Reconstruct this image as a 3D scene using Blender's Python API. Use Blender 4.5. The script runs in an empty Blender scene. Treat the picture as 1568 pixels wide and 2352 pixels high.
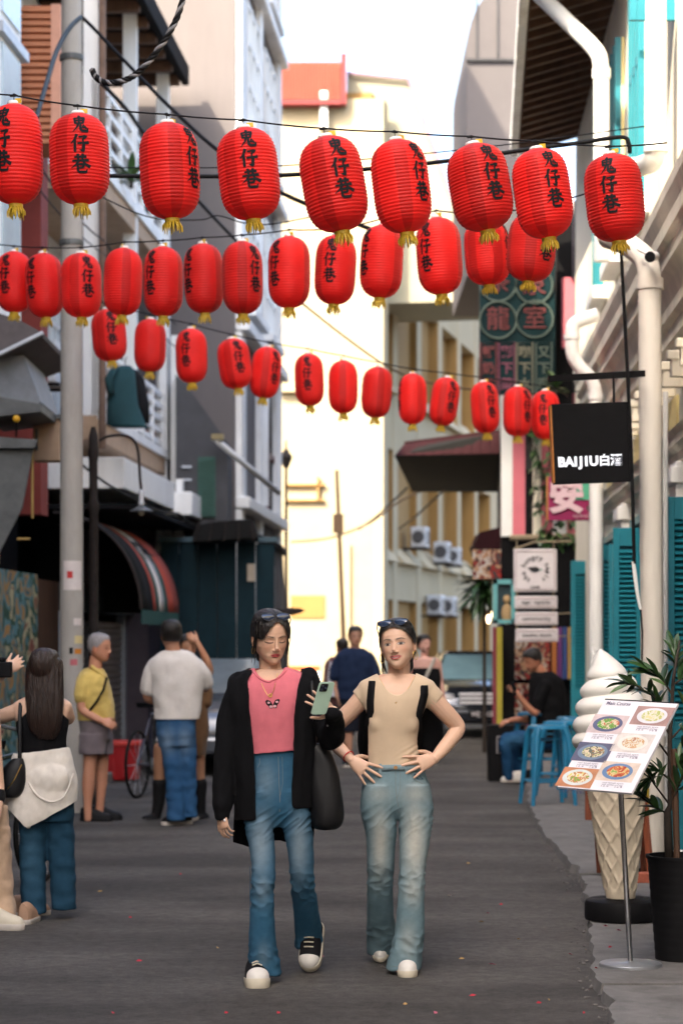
import bpy, bmesh, math, random
import numpy as np
from mathutils import Vector, Matrix, noise as mnoise
random.seed(7)
SC = bpy.context.scene
COL = SC.collection
F = 5000.0          # focal length in units of a 1568 px wide picture
EYE = 1.55          # camera height
HZ = 1478.0         # row of the horizon in that picture
R = math.radians
# ---------------------------------------------------------------- camera
cam = bpy.data.cameras.new('camera')
cam.sensor_fit = 'VERTICAL'; cam.sensor_height = 36.0; cam.sensor_width = 24.0
cam.lens = F / 2352.0 * 36.0
cam.shift_y = (HZ - 1176.0) / 2352.0
cam.clip_start = 0.1; cam.clip_end = 2000
cam.dof.use_dof = True; cam.dof.focus_distance = 9.95; cam.dof.aperture_fstop = 3.0
camo = bpy.data.objects.new('camera', cam); COL.objects.link(camo)
camo.location = (0, 0, EYE); camo.rotation_euler = (R(90), 0, 0)
SC.camera = camo
# ---------------------------------------------------------------- sky and sun
SUN_AZ, SUN_EL = 35.0, 43.0     # sun stands behind the camera to the left
w = bpy.data.worlds.new('World'); SC.world = w; w.use_nodes = True
nt = w.node_tree; bg = nt.nodes['Background']
sky = nt.nodes.new('ShaderNodeTexSky'); sky.sky_type = 'NISHITA'; sky.sun_disc = False
sky.sun_elevation = R(SUN_EL); sky.sun_rotation = R(180 + SUN_AZ)
sky.air_density = 1.0; sky.dust_density = 6.0; sky.ozone_density = 1.0
nt.links.new(sky.outputs[0], bg.inputs[0]); bg.inputs[1].default_value = 0.15
sd = bpy.data.lights.new('sun', 'SUN'); sd.energy = 2.25; sd.angle = R(0.6); sd.color = (1.0, 0.87, 0.67)
so = bpy.data.objects.new('sun', sd); COL.objects.link(so)
ldir = Vector((math.sin(R(SUN_AZ)) * math.cos(R(SUN_EL)), math.cos(R(SUN_AZ)) * math.cos(R(SUN_EL)), -math.sin(R(SUN_EL))))
so.rotation_euler = ldir.to_track_quat('-Z', 'Y').to_euler(); so.location = (-20, -20, 30)
vs = SC.view_settings
vs.view_transform = 'Standard'; vs.look = 'None'; vs.gamma = 1.0; vs.use_curve_mapping = False
vs.exposure = 2.45
SC.cycles.max_bounces = 8; SC.cycles.diffuse_bounces = 5; SC.cycles.use_denoising = True
SC.cycles.sample_clamp_indirect = 6.0; SC.cycles.caustics_reflective = False; SC.cycles.caustics_refractive = False

# ---------------------------------------------------------------- helpers
def at(px, py, Y):
    return Vector(((px - 784) / F * Y, Y, EYE - (py - HZ) / F * Y))
def gnd(px, py):
    Y = EYE * F / (py - HZ); return Vector(((px - 784) / F * Y, Y, 0))

def tag(o, label=None, cat=None, group=None, kind=None):
    if label: o['label'] = label
    if cat: o['category'] = cat
    if group: o['group'] = group
    if kind: o['kind'] = kind
    return o
def thing(name, label, cat, loc=(0, 0, 0), group=None, kind=None):
    o = bpy.data.objects.new(name, None); COL.objects.link(o); o.location = loc
    o.empty_display_size = 0.1
    return tag(o, label, cat, group, kind)
def rootloc(o):
    while o.parent: o = o.parent
    return o.location.copy()
def link(name, me, parent=None):
    o = bpy.data.objects.new(name, me); COL.objects.link(o)
    if parent: o.parent = parent
    return o
def copy_tree(o, parent=None):
    c = o.copy(); COL.objects.link(c); c.parent = parent
    for ch in list(o.children): copy_tree(ch, c)
    return c

# -------- materials
MATS = {}
def mat(name, col, rough=0.7, var=0.12, scale=6.0, bump=0.0, bscale=60.0, metal=0.0, spec=0.4, trans=0.0,
        stain=None, stain_amt=0.0, emit=None, estr=0.0, sheen=0.0, coat=0.0, vc=None, sss=0.0, stretch=None, alpha=1.0):
    if name in MATS: return MATS[name]
    m = bpy.data.materials.new(name); MATS[name] = m; m.use_nodes = True
    n = m.node_tree.nodes; L = m.node_tree.links; b = n['Principled BSDF']
    b.inputs['Roughness'].default_value = rough; b.inputs['Metallic'].default_value = metal
    if col and max(col) < 0.035 and rough > 0.5 and not vc: spec = min(spec, 0.12)
    b.inputs['Specular IOR Level'].default_value = spec
    tc = n.new('ShaderNodeTexCoord'); src = tc.outputs['Object']
    if stretch:
        mp = n.new('ShaderNodeMapping'); mp.inputs['Scale'].default_value = stretch
        L.new(src, mp.inputs['Vector']); src = mp.outputs['Vector']
    base = None
    if vc:
        a = n.new('ShaderNodeVertexColor'); a.layer_name = vc; base = a.outputs['Color']
    nz = n.new('ShaderNodeTexNoise'); nz.inputs['Scale'].default_value = scale; nz.inputs['Detail'].default_value = 6
    nz.inputs['Roughness'].default_value = 0.65
    L.new(src, nz.inputs['Vector'])
    mr = n.new('ShaderNodeMapRange'); mr.inputs[1].default_value = 0.25; mr.inputs[2].default_value = 0.75
    mr.inputs[3].default_value = 1 - var; mr.inputs[4].default_value = 1 + var
    L.new(nz.outputs['Fac'], mr.inputs[0])
    mx = n.new('ShaderNodeMix'); mx.data_type = 'RGBA'; mx.blend_type = 'MULTIPLY'; mx.inputs['Factor'].default_value = 1.0
    if base is not None: L.new(base, mx.inputs['A'])
    else: mx.inputs['A'].default_value = (*col, 1)
    L.new(mr.outputs[0], mx.inputs['B'])
    out = mx.outputs['Result']
    if stain:
        n2 = n.new('ShaderNodeTexNoise'); n2.inputs['Scale'].default_value = scale * 0.35; n2.inputs['Detail'].default_value = 8
        n2.inputs['Roughness'].default_value = 0.7; L.new(src, n2.inputs['Vector'])
        r2 = n.new('ShaderNodeMapRange'); r2.inputs[1].default_value = 0.5; r2.inputs[2].default_value = 0.72
        r2.inputs[3].default_value = 0; r2.inputs[4].default_value = stain_amt; L.new(n2.outputs['Fac'], r2.inputs[0])
        m2 = n.new('ShaderNodeMix'); m2.data_type = 'RGBA'; L.new(r2.outputs[0], m2.inputs['Factor'])
        L.new(out, m2.inputs['A']); m2.inputs['B'].default_value = (*stain, 1); out = m2.outputs['Result']
    L.new(out, b.inputs['Base Color'])
    if bump > 0:
        nb = n.new('ShaderNodeTexNoise'); nb.inputs['Scale'].default_value = bscale; nb.inputs['Detail'].default_value = 5
        L.new(src, nb.inputs['Vector'])
        bp = n.new('ShaderNodeBump'); bp.inputs['Strength'].default_value = bump; bp.inputs['Distance'].default_value = 0.01
        L.new(nb.outputs['Fac'], bp.inputs['Height']); L.new(bp.outputs[0], b.inputs['Normal'])
    if trans: b.inputs['Transmission Weight'].default_value = trans
    if emit:
        b.inputs['Emission Color'].default_value = (*emit, 1); b.inputs['Emission Strength'].default_value = estr
    if sheen: b.inputs['Sheen Weight'].default_value = sheen
    if coat: b.inputs['Coat Weight'].default_value = coat; b.inputs['Coat Roughness'].default_value = 0.08
    if sss:
        b.inputs['Subsurface Weight'].default_value = sss; b.inputs['Subsurface Radius'].default_value = (1, 0.35, 0.2)
        b.inputs['Subsurface Scale'].default_value = 0.006
    if alpha < 1: b.inputs['Alpha'].default_value = alpha
    return m

# -------- mesh builder
class MB:
    def __init__(s): s.v = []; s.f = []
    def add(s, vs, fs):
        o = len(s.v); s.v += [tuple(v) for v in vs]; s.f += [tuple(i + o for i in f) for f in fs]; return s
    def box(s, x0, x1, y0, y1, z0, z1):
        return s.hexa([(x0, y0, z0), (x1, y0, z0), (x1, y1, z0), (x0, y1, z0), (x0, y0, z1), (x1, y0, z1), (x1, y1, z1), (x0, y1, z1)])
    def hexa(s, p):
        return s.add(p, [(0, 3, 2, 1), (4, 5, 6, 7), (0, 1, 5, 4), (1, 2, 6, 5), (2, 3, 7, 6), (3, 0, 4, 7)])
    def obox(s, c, ax, ay, az):
        c, ax, ay, az = map(Vector, (c, ax, ay, az))
        return s.hexa([c - ax - ay - az, c + ax - ay - az, c + ax + ay - az, c - ax + ay - az, c - ax - ay + az, c + ax - ay + az, c + ax + ay + az, c - ax + ay + az])
    def prism(s, poly, ext):
        n = len(poly); ext = Vector(ext); a = [Vector(p) for p in poly]; b = [p + ext for p in a]
        fs = [tuple(range(n - 1, -1, -1)), tuple(range(n, 2 * n))] + [(i, (i + 1) % n, n + (i + 1) % n, n + i) for i in range(n)]
        return s.add(a + b, fs)
    def tube(s, pts, r, n=8, cap=True, flat=1.0, up=None):
        pts = [Vector(p) for p in pts]; k = len(pts)
        rs = r if isinstance(r, (list, tuple)) else [r] * k
        prev = None; vv = []
        for i, p in enumerate(pts):
            t = (pts[min(i + 1, k - 1)] - pts[max(i - 1, 0)])
            if t.length < 1e-9: t = Vector((0, 0, 1))
            t.normalize()
            if prev is None:
                u = Vector(up) if up else (Vector((0, 0, 1)) if abs(t.z) < 0.9 else Vector((1, 0, 0)))
            else: u = prev
            u = (u - t * u.dot(t))
            if u.length < 1e-6: u = t.orthogonal()
            u.normalize(); prev = u; w_ = t.cross(u)
            for j in range(n):
                a = 2 * math.pi * j / n
                vv.append(p + u * (math.cos(a) * rs[i]) + w_ * (math.sin(a) * rs[i] * flat))
        fs = []
        for i in range(k - 1):
            for j in range(n):
                fs.append((i * n + j, i * n + (j + 1) % n, (i + 1) * n + (j + 1) % n, (i + 1) * n + j))
        if cap: fs += [tuple(range(n - 1, -1, -1)), tuple(range((k - 1) * n, k * n))]
        return s.add(vv, fs)
    def lathe(s, prof, n=24, c=(0, 0, 0), cap=True):
        vv = []; k = len(prof)
        for (r, z) in prof:
            for j in range(n):
                a = 2 * math.pi * j / n; vv.append((c[0] + r * math.cos(a), c[1] + r * math.sin(a), c[2] + z))
        fs = [(i * n + j, i * n + (j + 1) % n, (i + 1) * n + (j + 1) % n, (i + 1) * n + j) for i in range(k - 1) for j in range(n)]
        if cap: fs += [tuple(range(n - 1, -1, -1)), tuple(range((k - 1) * n, k * n))]
        return s.add(vv, fs)
    def sphere(s, c, r, nu=16, nv=10):
        r = r if isinstance(r, (list, tuple)) else (r, r, r)
        vv = [(c[0], c[1], c[2] - r[2])]
        for i in range(1, nv):
            t = math.pi * i / nv
            for j in range(nu):
                a = 2 * math.pi * j / nu
                vv.append((c[0] + r[0] * math.sin(t) * math.cos(a), c[1] + r[1] * math.sin(t) * math.sin(a), c[2] - r[2] * math.cos(t)))
        vv.append((c[0], c[1], c[2] + r[2])); last = len(vv) - 1
        fs = [(0, 1 + (j + 1) % nu, 1 + j) for j in range(nu)]
        for i in range(nv - 2):
            for j in range(nu):
                fs.append((1 + i * nu + j, 1 + i * nu + (j + 1) % nu, 1 + (i + 1) * nu + (j + 1) % nu, 1 + (i + 1) * nu + j))
        b = 1 + (nv - 2) * nu
        fs += [(b + j, b + (j + 1) % nu, last) for j in range(nu)]
        return s.add(vv, fs)
    def loft(s, rings, n=24):
        """closed horizontal rings: (cx,cy,cz,rx,ry[,rotz[,power]])"""
        vv = []
        for q in rings:
            cx, cy, cz, rx, ry = q[:5]; rz = q[5] if len(q) > 5 else 0; pw = q[6] if len(q) > 6 else 2.0
            for j in range(n):
                a = 2 * math.pi * j / n; ca, sa = math.cos(a), math.sin(a)
                x = rx * math.copysign(abs(ca) ** (2 / pw), ca); y = ry * math.copysign(abs(sa) ** (2 / pw), sa)
                vv.append((cx + x * math.cos(rz) - y * math.sin(rz), cy + x * math.sin(rz) + y * math.cos(rz), cz))
        k = len(rings)
        fs = [(i * n + j, i * n + (j + 1) % n, (i + 1) * n + (j + 1) % n, (i + 1) * n + j) for i in range(k - 1) for j in range(n)]
        fs += [tuple(range(n - 1, -1, -1)), tuple(range((k - 1) * n, k * n))]
        return s.add(vv, fs)
    def sheet(s, grid):
        r = len(grid); c = len(grid[0])
        return s.add([p for row in grid for p in row], [(i * c + j, i * c + j + 1, (i + 1) * c + j + 1, (i + 1) * c + j) for i in range(r - 1) for j in range(c - 1)])
    def mesh(s, name, material=None, off=(0, 0, 0), smooth=False, normals=True):
        me = bpy.data.meshes.new(name)
        me.from_pydata([(v[0] - off[0], v[1] - off[1], v[2] - off[2]) for v in s.v], [], s.f)
        if normals:
            bm = bmesh.new(); bm.from_mesh(me); bmesh.ops.recalc_face_normals(bm, faces=bm.faces); bm.to_mesh(me); bm.free()
        if material: me.materials.append(material)
        if smooth: me.shade_smooth()
        return me
    def build(s, name, material, parent=None, smooth=False, bevel=0.0, solid=0.0, autosm=None, normals=True):
        off = rootloc(parent) if parent else (0, 0, 0)
        o = link(name, s.mesh(name, material, off, smooth, normals), parent)
        if autosm: o.data.set_sharp_from_angle(angle=R(autosm))
        if solid: q = o.modifiers.new('solid', 'SOLIDIFY'); q.thickness = solid; q.offset = 0
        if bevel:
            q = o.modifiers.new('bevel', 'BEVEL'); q.width = bevel; q.segments = 2; q.limit_method = 'ANGLE'; q.angle_limit = R(40)
        return o

class Frame:
    """a facade line: a runs along it (away from the camera), b towards the street, z up"""
    def __init__(s, x, y, slope, side):
        s.o = Vector((x, y, 0)); s.d = Vector((slope, 1, 0)).normalized(); s.n = Vector((s.d.y, -s.d.x, 0)) * side
    def P(s, a, b, z): return s.o + s.d * a + s.n * b + Vector((0, 0, z))
    def hit(s, px, py, b=0.0):
        k = (px - 784) / F; O = s.o + s.n * b
        a = (k * O.y - O.x) / (s.d.x - k * s.d.y); p = O + s.d * a
        return a, EYE - (py - HZ) / F * p.y
    def box(s, m, a0, a1, b0, b1, z0, z1):
        P = s.P
        return m.hexa([P(a0, b0, z0), P(a1, b0, z0), P(a1, b1, z0), P(a0, b1, z0), P(a0, b0, z1), P(a1, b0, z1), P(a1, b1, z1), P(a0, b1, z1)])
def text_mesh(body, size=1.0, bold=0.0, depth=0.0, align='CENTER', shear=0.0):
    c = bpy.data.curves.new('lettering', 'FONT'); c.body = body; c.size = size; c.resolution_u = 3
    c.align_x = align; c.align_y = 'CENTER'; c.offset = bold; c.extrude = depth; c.shear = shear
    o = bpy.data.objects.new('lettering', c); COL.objects.link(o)
    dg = bpy.context.evaluated_depsgraph_get(); me = bpy.data.meshes.new_from_object(o.evaluated_get(dg))
    bpy.data.objects.remove(o); bpy.data.curves.remove(c)
    return me
def put_text(name, body, size, mtl, parent, pos, xdir, zdir, bold=0.0, depth=0.002, width=None, align='CENTER'):
    """flat lettering lying on a face: xdir reading direction, zdir up"""
    me = text_mesh(body, size, bold, depth, align)
    x = Vector(xdir).normalized(); z = Vector(zdir).normalized(); nrm = x.cross(z)
    k = 1.0
    if width:
        xs = [v.co.x for v in me.vertices]; k = width / (max(xs) - min(xs))
    off = rootloc(parent) if parent else Vector((0, 0, 0))
    for v in me.vertices: v.co = Vector(pos) - off + x * (v.co.x * k) + z * v.co.y + nrm * v.co.z
    me.materials.clear(); me.materials.append(mtl)
    return link(name, me, parent)
# ================================================================ materials of the setting
M_asphalt = mat('asphalt', (0.074, 0.067, 0.061), 0.85, 0.35, 90, 0.9, 260, stain=(0.03, 0.028, 0.03), stain_amt=0.45)
# large worn patches and pale grit on the asphalt
def tune_asphalt():
    m = M_asphalt; n = m.node_tree.nodes; L = m.node_tree.links; b = n['Principled BSDF']
    src = b.inputs['Base Color'].links[0].from_socket
    tc = n.new('ShaderNodeTexCoord')
    v = n.new('ShaderNodeTexNoise'); v.inputs['Scale'].default_value = 160; v.inputs['Detail'].default_value = 2; L.new(tc.outputs['Object'], v.inputs['Vector'])
    r = n.new('ShaderNodeMapRange'); r.inputs[1].default_value = 0.58; r.inputs[2].default_value = 0.72; r.inputs[4].default_value = 0.55
    L.new(v.outputs['Fac'], r.inputs[0])
    x = n.new('ShaderNodeMix'); x.data_type = 'RGBA'; L.new(r.outputs[0], x.inputs['Factor']); L.new(src, x.inputs['A'])
    x.inputs['B'].default_value = (0.15, 0.145, 0.145, 1)
    p = n.new('ShaderNodeTexNoise'); p.inputs['Scale'].default_value = 0.9; p.inputs['Detail'].default_value = 5
    mp = n.new('ShaderNodeMapping'); mp.inputs['Scale'].default_value = (0.6, 1.4, 1); L.new(tc.outputs['Object'], mp.inputs[0]); L.new(mp.outputs[0], p.inputs['Vector'])
    r2 = n.new('ShaderNodeMapRange'); r2.inputs[1].default_value = 0.35; r2.inputs[2].default_value = 0.65; r2.inputs[3].default_value = 0.62; r2.inputs[4].default_value = 1.35
    g1 = n.new('ShaderNodeTexNoise'); g1.inputs['Scale'].default_value = 13; g1.inputs['Detail'].default_value = 8; g1.inputs['Roughness'].default_value = .8; L.new(tc.outputs['Object'], g1.inputs['Vector'])
    r3 = n.new('ShaderNodeMapRange'); r3.inputs[1].default_value = 0.34; r3.inputs[2].default_value = 0.66; r3.inputs[3].default_value = 0.62; r3.inputs[4].default_value = 1.4; L.new(g1.outputs['Fac'], r3.inputs[0])
    L.new(p.outputs['Fac'], r2.inputs[0])
    y = n.new('ShaderNodeMix'); y.data_type = 'RGBA'; y.blend_type = 'MULTIPLY'; y.inputs['Factor'].default_value = 1
    L.new(x.outputs['Result'], y.inputs['A']); L.new(r2.outputs[0], y.inputs['B'])
    y2 = n.new('ShaderNodeMix'); y2.data_type = 'RGBA'; y2.blend_type = 'MULTIPLY'; y2.inputs['Factor'].default_value = 1; L.new(y.outputs['Result'], y2.inputs['A']); L.new(r3.outputs[0], y2.inputs['B']); L.new(y2.outputs['Result'], b.inputs['Base Color'])
tune_asphalt()
M_conc = mat('concrete_slab', (0.15, 0.145, 0.14), 0.9, 0.3, 7, 0.5, 90, stain=(0.07, 0.065, 0.06), stain_amt=0.7)
M_pole = mat('pole_concrete', (0.36, 0.34, 0.31), 0.9, 0.15, 5, 0.3, 60, stain=(0.2, 0.18, 0.16), stain_amt=0.5, stretch=(1, 1, 0.3))
M_white = mat('white_paint', (0.80, 0.80, 0.78), 0.65, 0.07, 3, 0.15, 30, stain=(0.42, 0.38, 0.33), stain_amt=0.6, stretch=(1.6, 1.6, 0.35))
M_cream = mat('cream_render', (0.82, 0.765, 0.63), 0.85, 0.07, 2.5, 0.25, 40, stain=(0.45, 0.40, 0.31), stain_amt=0.65, stretch=(1.6, 1.6, 0.35))
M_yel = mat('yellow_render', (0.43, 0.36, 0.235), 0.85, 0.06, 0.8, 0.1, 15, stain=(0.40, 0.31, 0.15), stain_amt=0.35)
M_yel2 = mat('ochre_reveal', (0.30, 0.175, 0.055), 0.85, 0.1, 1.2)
M_pyel = mat('pale_yellow_paint', (0.78, 0.66, 0.30), 0.7, 0.06, 3)
M_grey = mat('grey_render', (0.135, 0.12, 0.118), 0.9, 0.10, 1.5, 0.2, 30, stain=(0.10, 0.09, 0.09), stain_amt=0.5, stretch=(1.5, 1.5, .4))
M_dgrey = mat('dark_render', (0.07, 0.07, 0.075), 0.9, 0.25, 2, 0.3, 30, stain=(0.05, 0.05, 0.05), stain_amt=0.5)
M_teal = mat('teal_paint', (0.012, 0.19, 0.25), 0.45, 0.10, 9, 0.1, 40, stain=(0.01, 0.11, 0.15), stain_amt=0.5)
M_hoard = mat('blue_green_hoarding', (0.006, 0.022, 0.030), 0.6, 0.3, 3, 0.2, 20)
M_black = mat('black_paint', (0.006, 0.006, 0.007), 0.6, 0.2, 10)
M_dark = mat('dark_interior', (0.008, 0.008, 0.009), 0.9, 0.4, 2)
M_brown = mat('brown_timber', (0.09, 0.045, 0.025), 0.7, 0.3, 8, 0.3, 30, stretch=(1, 1, 0.15))
M_terra = mat('terracotta_louvre', (0.50, 0.19, 0.09), 0.7, 0.15, 5)
M_redroof = mat('red_roof_sheet', (0.44, 0.10, 0.06), 0.6, 0.12, 3)
M_glass = mat('window_glass', (0.10, 0.13, 0.15), 0.08, 0.3, 2, spec=0.8)
M_pglass = mat('pale_glass', (0.45, 0.55, 0.60), 0.12, 0.15, 2, spec=0.8)
M_metal = mat('galvanised_duct', (0.11, 0.115, 0.115), 0.55, 0.3, 6, metal=0.5)
M_ltgrey = mat('light_grey_metal', (0.5, 0.53, 0.57), 0.5, 0.12, 5, metal=0.2)
M_iron = mat('dark_iron', (0.03, 0.024, 0.022), 0.6, 0.3, 20, 0.2, 80)
M_mar = mat('maroon_canvas', (0.022, 0.006, 0.008), 0.85, 0.2, 4)
M_pink = mat('pink_paint', (0.62, 0.16, 0.20), 0.7, 0.08, 4)
M_wire = mat('black_cable', (0.008, 0.008, 0.009), 0.6)
M_tan = mat('tan_board', (0.42, 0.29, 0.19), 0.8, 0.15, 5)

# ================================================================ ground
g = MB(); g.add([(-70, -40, 0), (70, -40, 0), (70, 160, 0), (-70, 160, 0)], [(0, 1, 2, 3)])
road = g.build('road', M_asphalt); tag(road, kind='structure')
# right-hand pavement of worn concrete slabs, ragged edge towards the road
pav = thing('pavement', None, None, (2, 14, 0), kind='structure')
edge = [(1455, 2640), (1400, 2352), (1372, 2285), (1352, 2200), (1347, 2135), (1350, 2085), (1322, 2012), (1262, 1950), (1232, 1905), (1215, 1862), (1207, 1800), (1192, 1755), (1170, 1690), (1158, 1640)]
ep = [gnd(*e) for e in edge]
random.seed(3)
fine = []
for i in range(len(ep) - 1):
    n_ = max(2, int((ep[i + 1] - ep[i]).length / 0.10)); n_ = min(n_, 40)
    for k in range(n_):
        p = ep[i].lerp(ep[i + 1], k / n_); fine.append(Vector((p.x + 0.05 * mnoise.noise(p * 3) + 0.02 * mnoise.noise(p * 11), p.y, 0)))
fine.append(ep[-1])
ys = [7.0, 9.6, 10.35, 11.9, 12.05, 13.6, 14.1, 16.2, 18.4, 20.8, 24.0, 29.0, 40.0]
def edge_x(y):
    for a_, b_ in zip(fine, fine[1:]):
        if a_.y <= y <= b_.y: return a_.x + (b_.x - a_.x) * (y - a_.y) / (b_.y - a_.y + 1e-9)
    return fine[0].x if y < fine[0].y else fine[-1].x
for i in range(len(ys) - 1):
    y0, y1 = ys[i] + 0.012, ys[i + 1] - 0.012
    yy = np.linspace(y0, y1, max(3, int((y1 - y0) / 0.08)))
    h = [0.045, 0.05, 0.04, 0.03, 0.055, 0.05, 0.06, 0.05, 0.05, 0.05, 0.05, 0.05][i]
    left = [(edge_x(y) + random.uniform(-.006, .006), y, 0) for y in yy]
    m = MB(); nn = len(left)
    top = [(x + 0.015, y, h) for x, y, _ in left]; rt = [(6.0, y, h) for y in yy]
    m.add([(x, y, -0.02) for x, y, _ in left] + top + rt, [(j, j + 1, nn + j + 1, nn + j) for j in range(nn - 1)] + [(nn + j, nn + j + 1, 2 * nn + j + 1, 2 * nn + j) for j in range(nn - 1)] + [(0, nn, 2 * nn), (nn - 1, 3 * nn - 1, 2 * nn - 1)])
    m.build('slab', M_conc, pav, normals=True)
# left kerb and pavement strip
LF = Frame(-3.4, 20, 0.0646, 1)
lp = thing('pavement', None, None, (-3.2, 22, 0), kind='structure')
for i in range(9):
    m = MB(); LF.box(m, -14 + i * 3.0, -14 + i * 3.0 + 2.98, -1.0, 0.55, -0.02, 0.11); m.build('slab', M_conc, lp, bevel=0.012)

# ================================================================ left row of buildings
# near block, mostly out of the frame, its end shows at the left edge
lb = thing('shop_building', 'tall old shop building at the left edge with white corner pier and terracotta louvre box', 'building', (-5, 18, 0))
m = MB(); LF.box(m, -45, 0.9, -7, -0.05, 0, 15.9); m.build('wall', M_dgrey, lb)
a0, _ = LF.hit(0, 0, 0.1)
m = MB(); LF.box(m, 1.0, 2.1, -0.3, 0.02, 4.6, 12.0); m.build('pier', M_white, lb, bevel=0.02)
for k in range(5):
    m = MB(); LF.box(m, 1.15, 1.95, 0.02, 0.045, 5.0 + k * 1.35, 6.05 + k * 1.35); m.build('panel', M_pglass, lb)
    m = MB(); LF.box(m, 0.95, 2.15, 0.0, 0.09, 6.1 + k * 1.35, 6.2 + k * 1.35); m.build('ledge', M_ltgrey, lb)
# recessed dark upper front between pier and balcony house
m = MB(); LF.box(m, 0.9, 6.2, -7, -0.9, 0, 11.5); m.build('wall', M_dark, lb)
m = MB(); LF.box(m, 4.4, 4.8, -0.9, -0.25, 3.0, 8.5); m.build('pilaster', mat('faded_red_paint', (0.22, 0.04, 0.03), .8), lb)
for (z0, z1) in ((4.2, 5.4), (5.9, 7.0)):
    m = MB(); LF.box(m, 2.7, 3.9, -0.89, -0.84, z0, z1); wn = m.build('window', M_glass, lb)
    m = MB()
    for q in (2.7, 3.3, 3.86): LF.box(m, q, q + 0.06, -0.84, -0.80, z0, z1)
    m.build('frame', M_ltgrey, wn)
# terracotta louvre box
p0, p1 = at(48, 12, 23.6), at(140, 330, 23.6)
tb = MB(); tb.box(p0.x + 0.02, p1.x, 23.62, 24.3, p1.z, p0.z); tb.build('louvre_box', M_terra, lb)
sl = MB(); sl.box(p0.x, p1.x - 0.10, 23.56, 23.63, 0, 0.045); slme = sl.mesh('slat', M_terra, (0, 0, 0))
k = 0
while p1.z + k * 0.075 < p0.z - 0.05:
    o = link('slat', slme, lb); o.location = Vector((0, 0, p1.z + k * 0.075)) - lb.location; k += 1
tb = MB(); tb.box(p1.x - 0.10, p1.x + 0.004, 23.55, 23.7, p1.z, p0.z); tb.build('louvre_frame', mat('terracotta_pale', (0.6, 0.3, 0.2), .7), lb)
# shop front of the near block: mural panel, brown pillar, yellow strip
def noise_palette(name, cols, scale=3.0):
    m = mat(name, cols[0], 0.7); n = m.node_tree.nodes; L = m.node_tree.links
    tc = n.new('ShaderNodeTexCoord'); nz = n.new('ShaderNodeTexNoise'); nz.inputs['Scale'].default_value = scale; nz.inputs['Detail'].default_value = 3; nz.inputs['Distortion'].default_value = 1.2
    L.new(tc.outputs['Object'], nz.inputs['Vector'])
    cr = n.new('ShaderNodeValToRGB'); cr.color_ramp.interpolation = 'CONSTANT'; L.new(nz.outputs['Fac'], cr.inputs[0])
    el = cr.color_ramp.elements
    while len(el) < len(cols): el.new(0.5)
    for i, c in enumerate(cols): el[i].position = 0.30 + 0.42 * i / len(cols) if i else 0.0; el[i].color = (*c, 1)
    L.new(cr.outputs[0], n['Principled BSDF'].inputs['Base Color']); return m
M_mural = noise_palette('mural_paint', [(0.05, 0.12, 0.14), (0.35, 0.20, 0.07), (0.10, 0.22, 0.24), (0.03, 0.08, 0.05), (0.40, 0.36, 0.22), (0.20, 0.06, 0.04)], 2.2)
m = MB(); LF.box(m, 2.4, 5.2, -0.9, -0.45, 0.15, 2.35); m.build('mural_panel', M_mural, lb)
m = MB(); LF.box(m, 5.2, 6.45, -0.9, -0.45, 0.11, 2.3); m.build('brown_pillar', M_brown, lb)
m = MB(); LF.box(m, 2.4, 3.2, -0.7, -0.45, 2.4, 2.95); m.build('sign_strip', M_tan, lb)
# canopies jutting out over the shop
def sloped(px0, py0, px1, py1, Y0, Y1, drop, th, mtl, name, parent):
    a = at(px0, py0, Y0); b = at(px1, py1, Y0); c = b + Vector((0, Y1 - Y0, 0.0)); d = a + Vector((0, Y1 - Y0, 0.0))
    m = MB(); e = Vector((0, 0, th)); m.hexa([a, b, c, d, a + e, b + e, c + e, d + e]); return m.build(name, mtl, parent, bevel=0.01)
c1 = thing('metal_canopy', 'grey pitched metal canopy high up at the left edge', 'canopy', at(40, 770, 20.5))
m = MB(); P = [at(-60, 700, 20), at(45, 735, 20), at(100, 765, 20), at(98, 775, 20), at(0, 812, 20), at(-60, 812, 20)]
m.prism(P, (0, 2.2, 0.0)); m.build('roof_sheet', mat('weathered_sheet', (0.10, 0.085, 0.085), .8, .25, 6), c1)
m = MB(); m.tube([at(100, 764, 19.98), at(-5, 815, 19.98)], 0.02, 6); m.build('gutter', M_ltgrey, c1)
m = MB(); LF.box(m, 0.5, 2.6, -0.6, -0.1, 4.5, 4.62); m.build('bracket', M_iron, c1)
c2 = thing('metal_canopy', 'white and grey folded metal hood above the duct at the left edge', 'canopy', at(40, 870, 20.5))
m = MB(); m.prism([at(-40, 820, 20.3), at(55, 815, 20.3), at(95, 925, 20.3), at(60, 940, 20.3), at(-40, 915, 20.3)], (0, 1.4, 0)); m.build('hood', mat('dull_zinc', (.20, .215, .235), .55, .25, 5, metal=.2), c2, bevel=0.01)
m = MB(); m.prism([at(-40, 905, 20.25), at(95, 928, 20.25), at(95, 945, 20.25), at(-40, 960, 20.25)], (0, 1.3, 0)); m.build('rim', M_metal, c2)
dk = thing('kitchen_duct', 'dark grey sheet metal duct bending down at the left edge', 'duct', at(30, 1240, 20.6))
m = MB(); m.hexa([at(-40, 1030, 20.4), at(80, 1030, 20.4), at(80, 1030, 21.2), at(-40, 1030, 21.2), at(-40, 1000, 20.4), at(88, 1010, 20.4), at(88, 1010, 21.2), at(-40, 1000, 21.2)]); m.build('flange', M_metal, dk, bevel=0.008)
m = MB(); m.hexa([at(-40, 1175, 20.5), at(52, 1170, 20.5), at(52, 1170, 21.1), at(-40, 1175, 21.1), at(-40, 1030, 20.5), at(78, 1030, 20.5), at(78, 1030, 21.1), at(-40, 1030, 21.1)]); m.build('duct_body', M_metal, dk, bevel=0.01)
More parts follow.
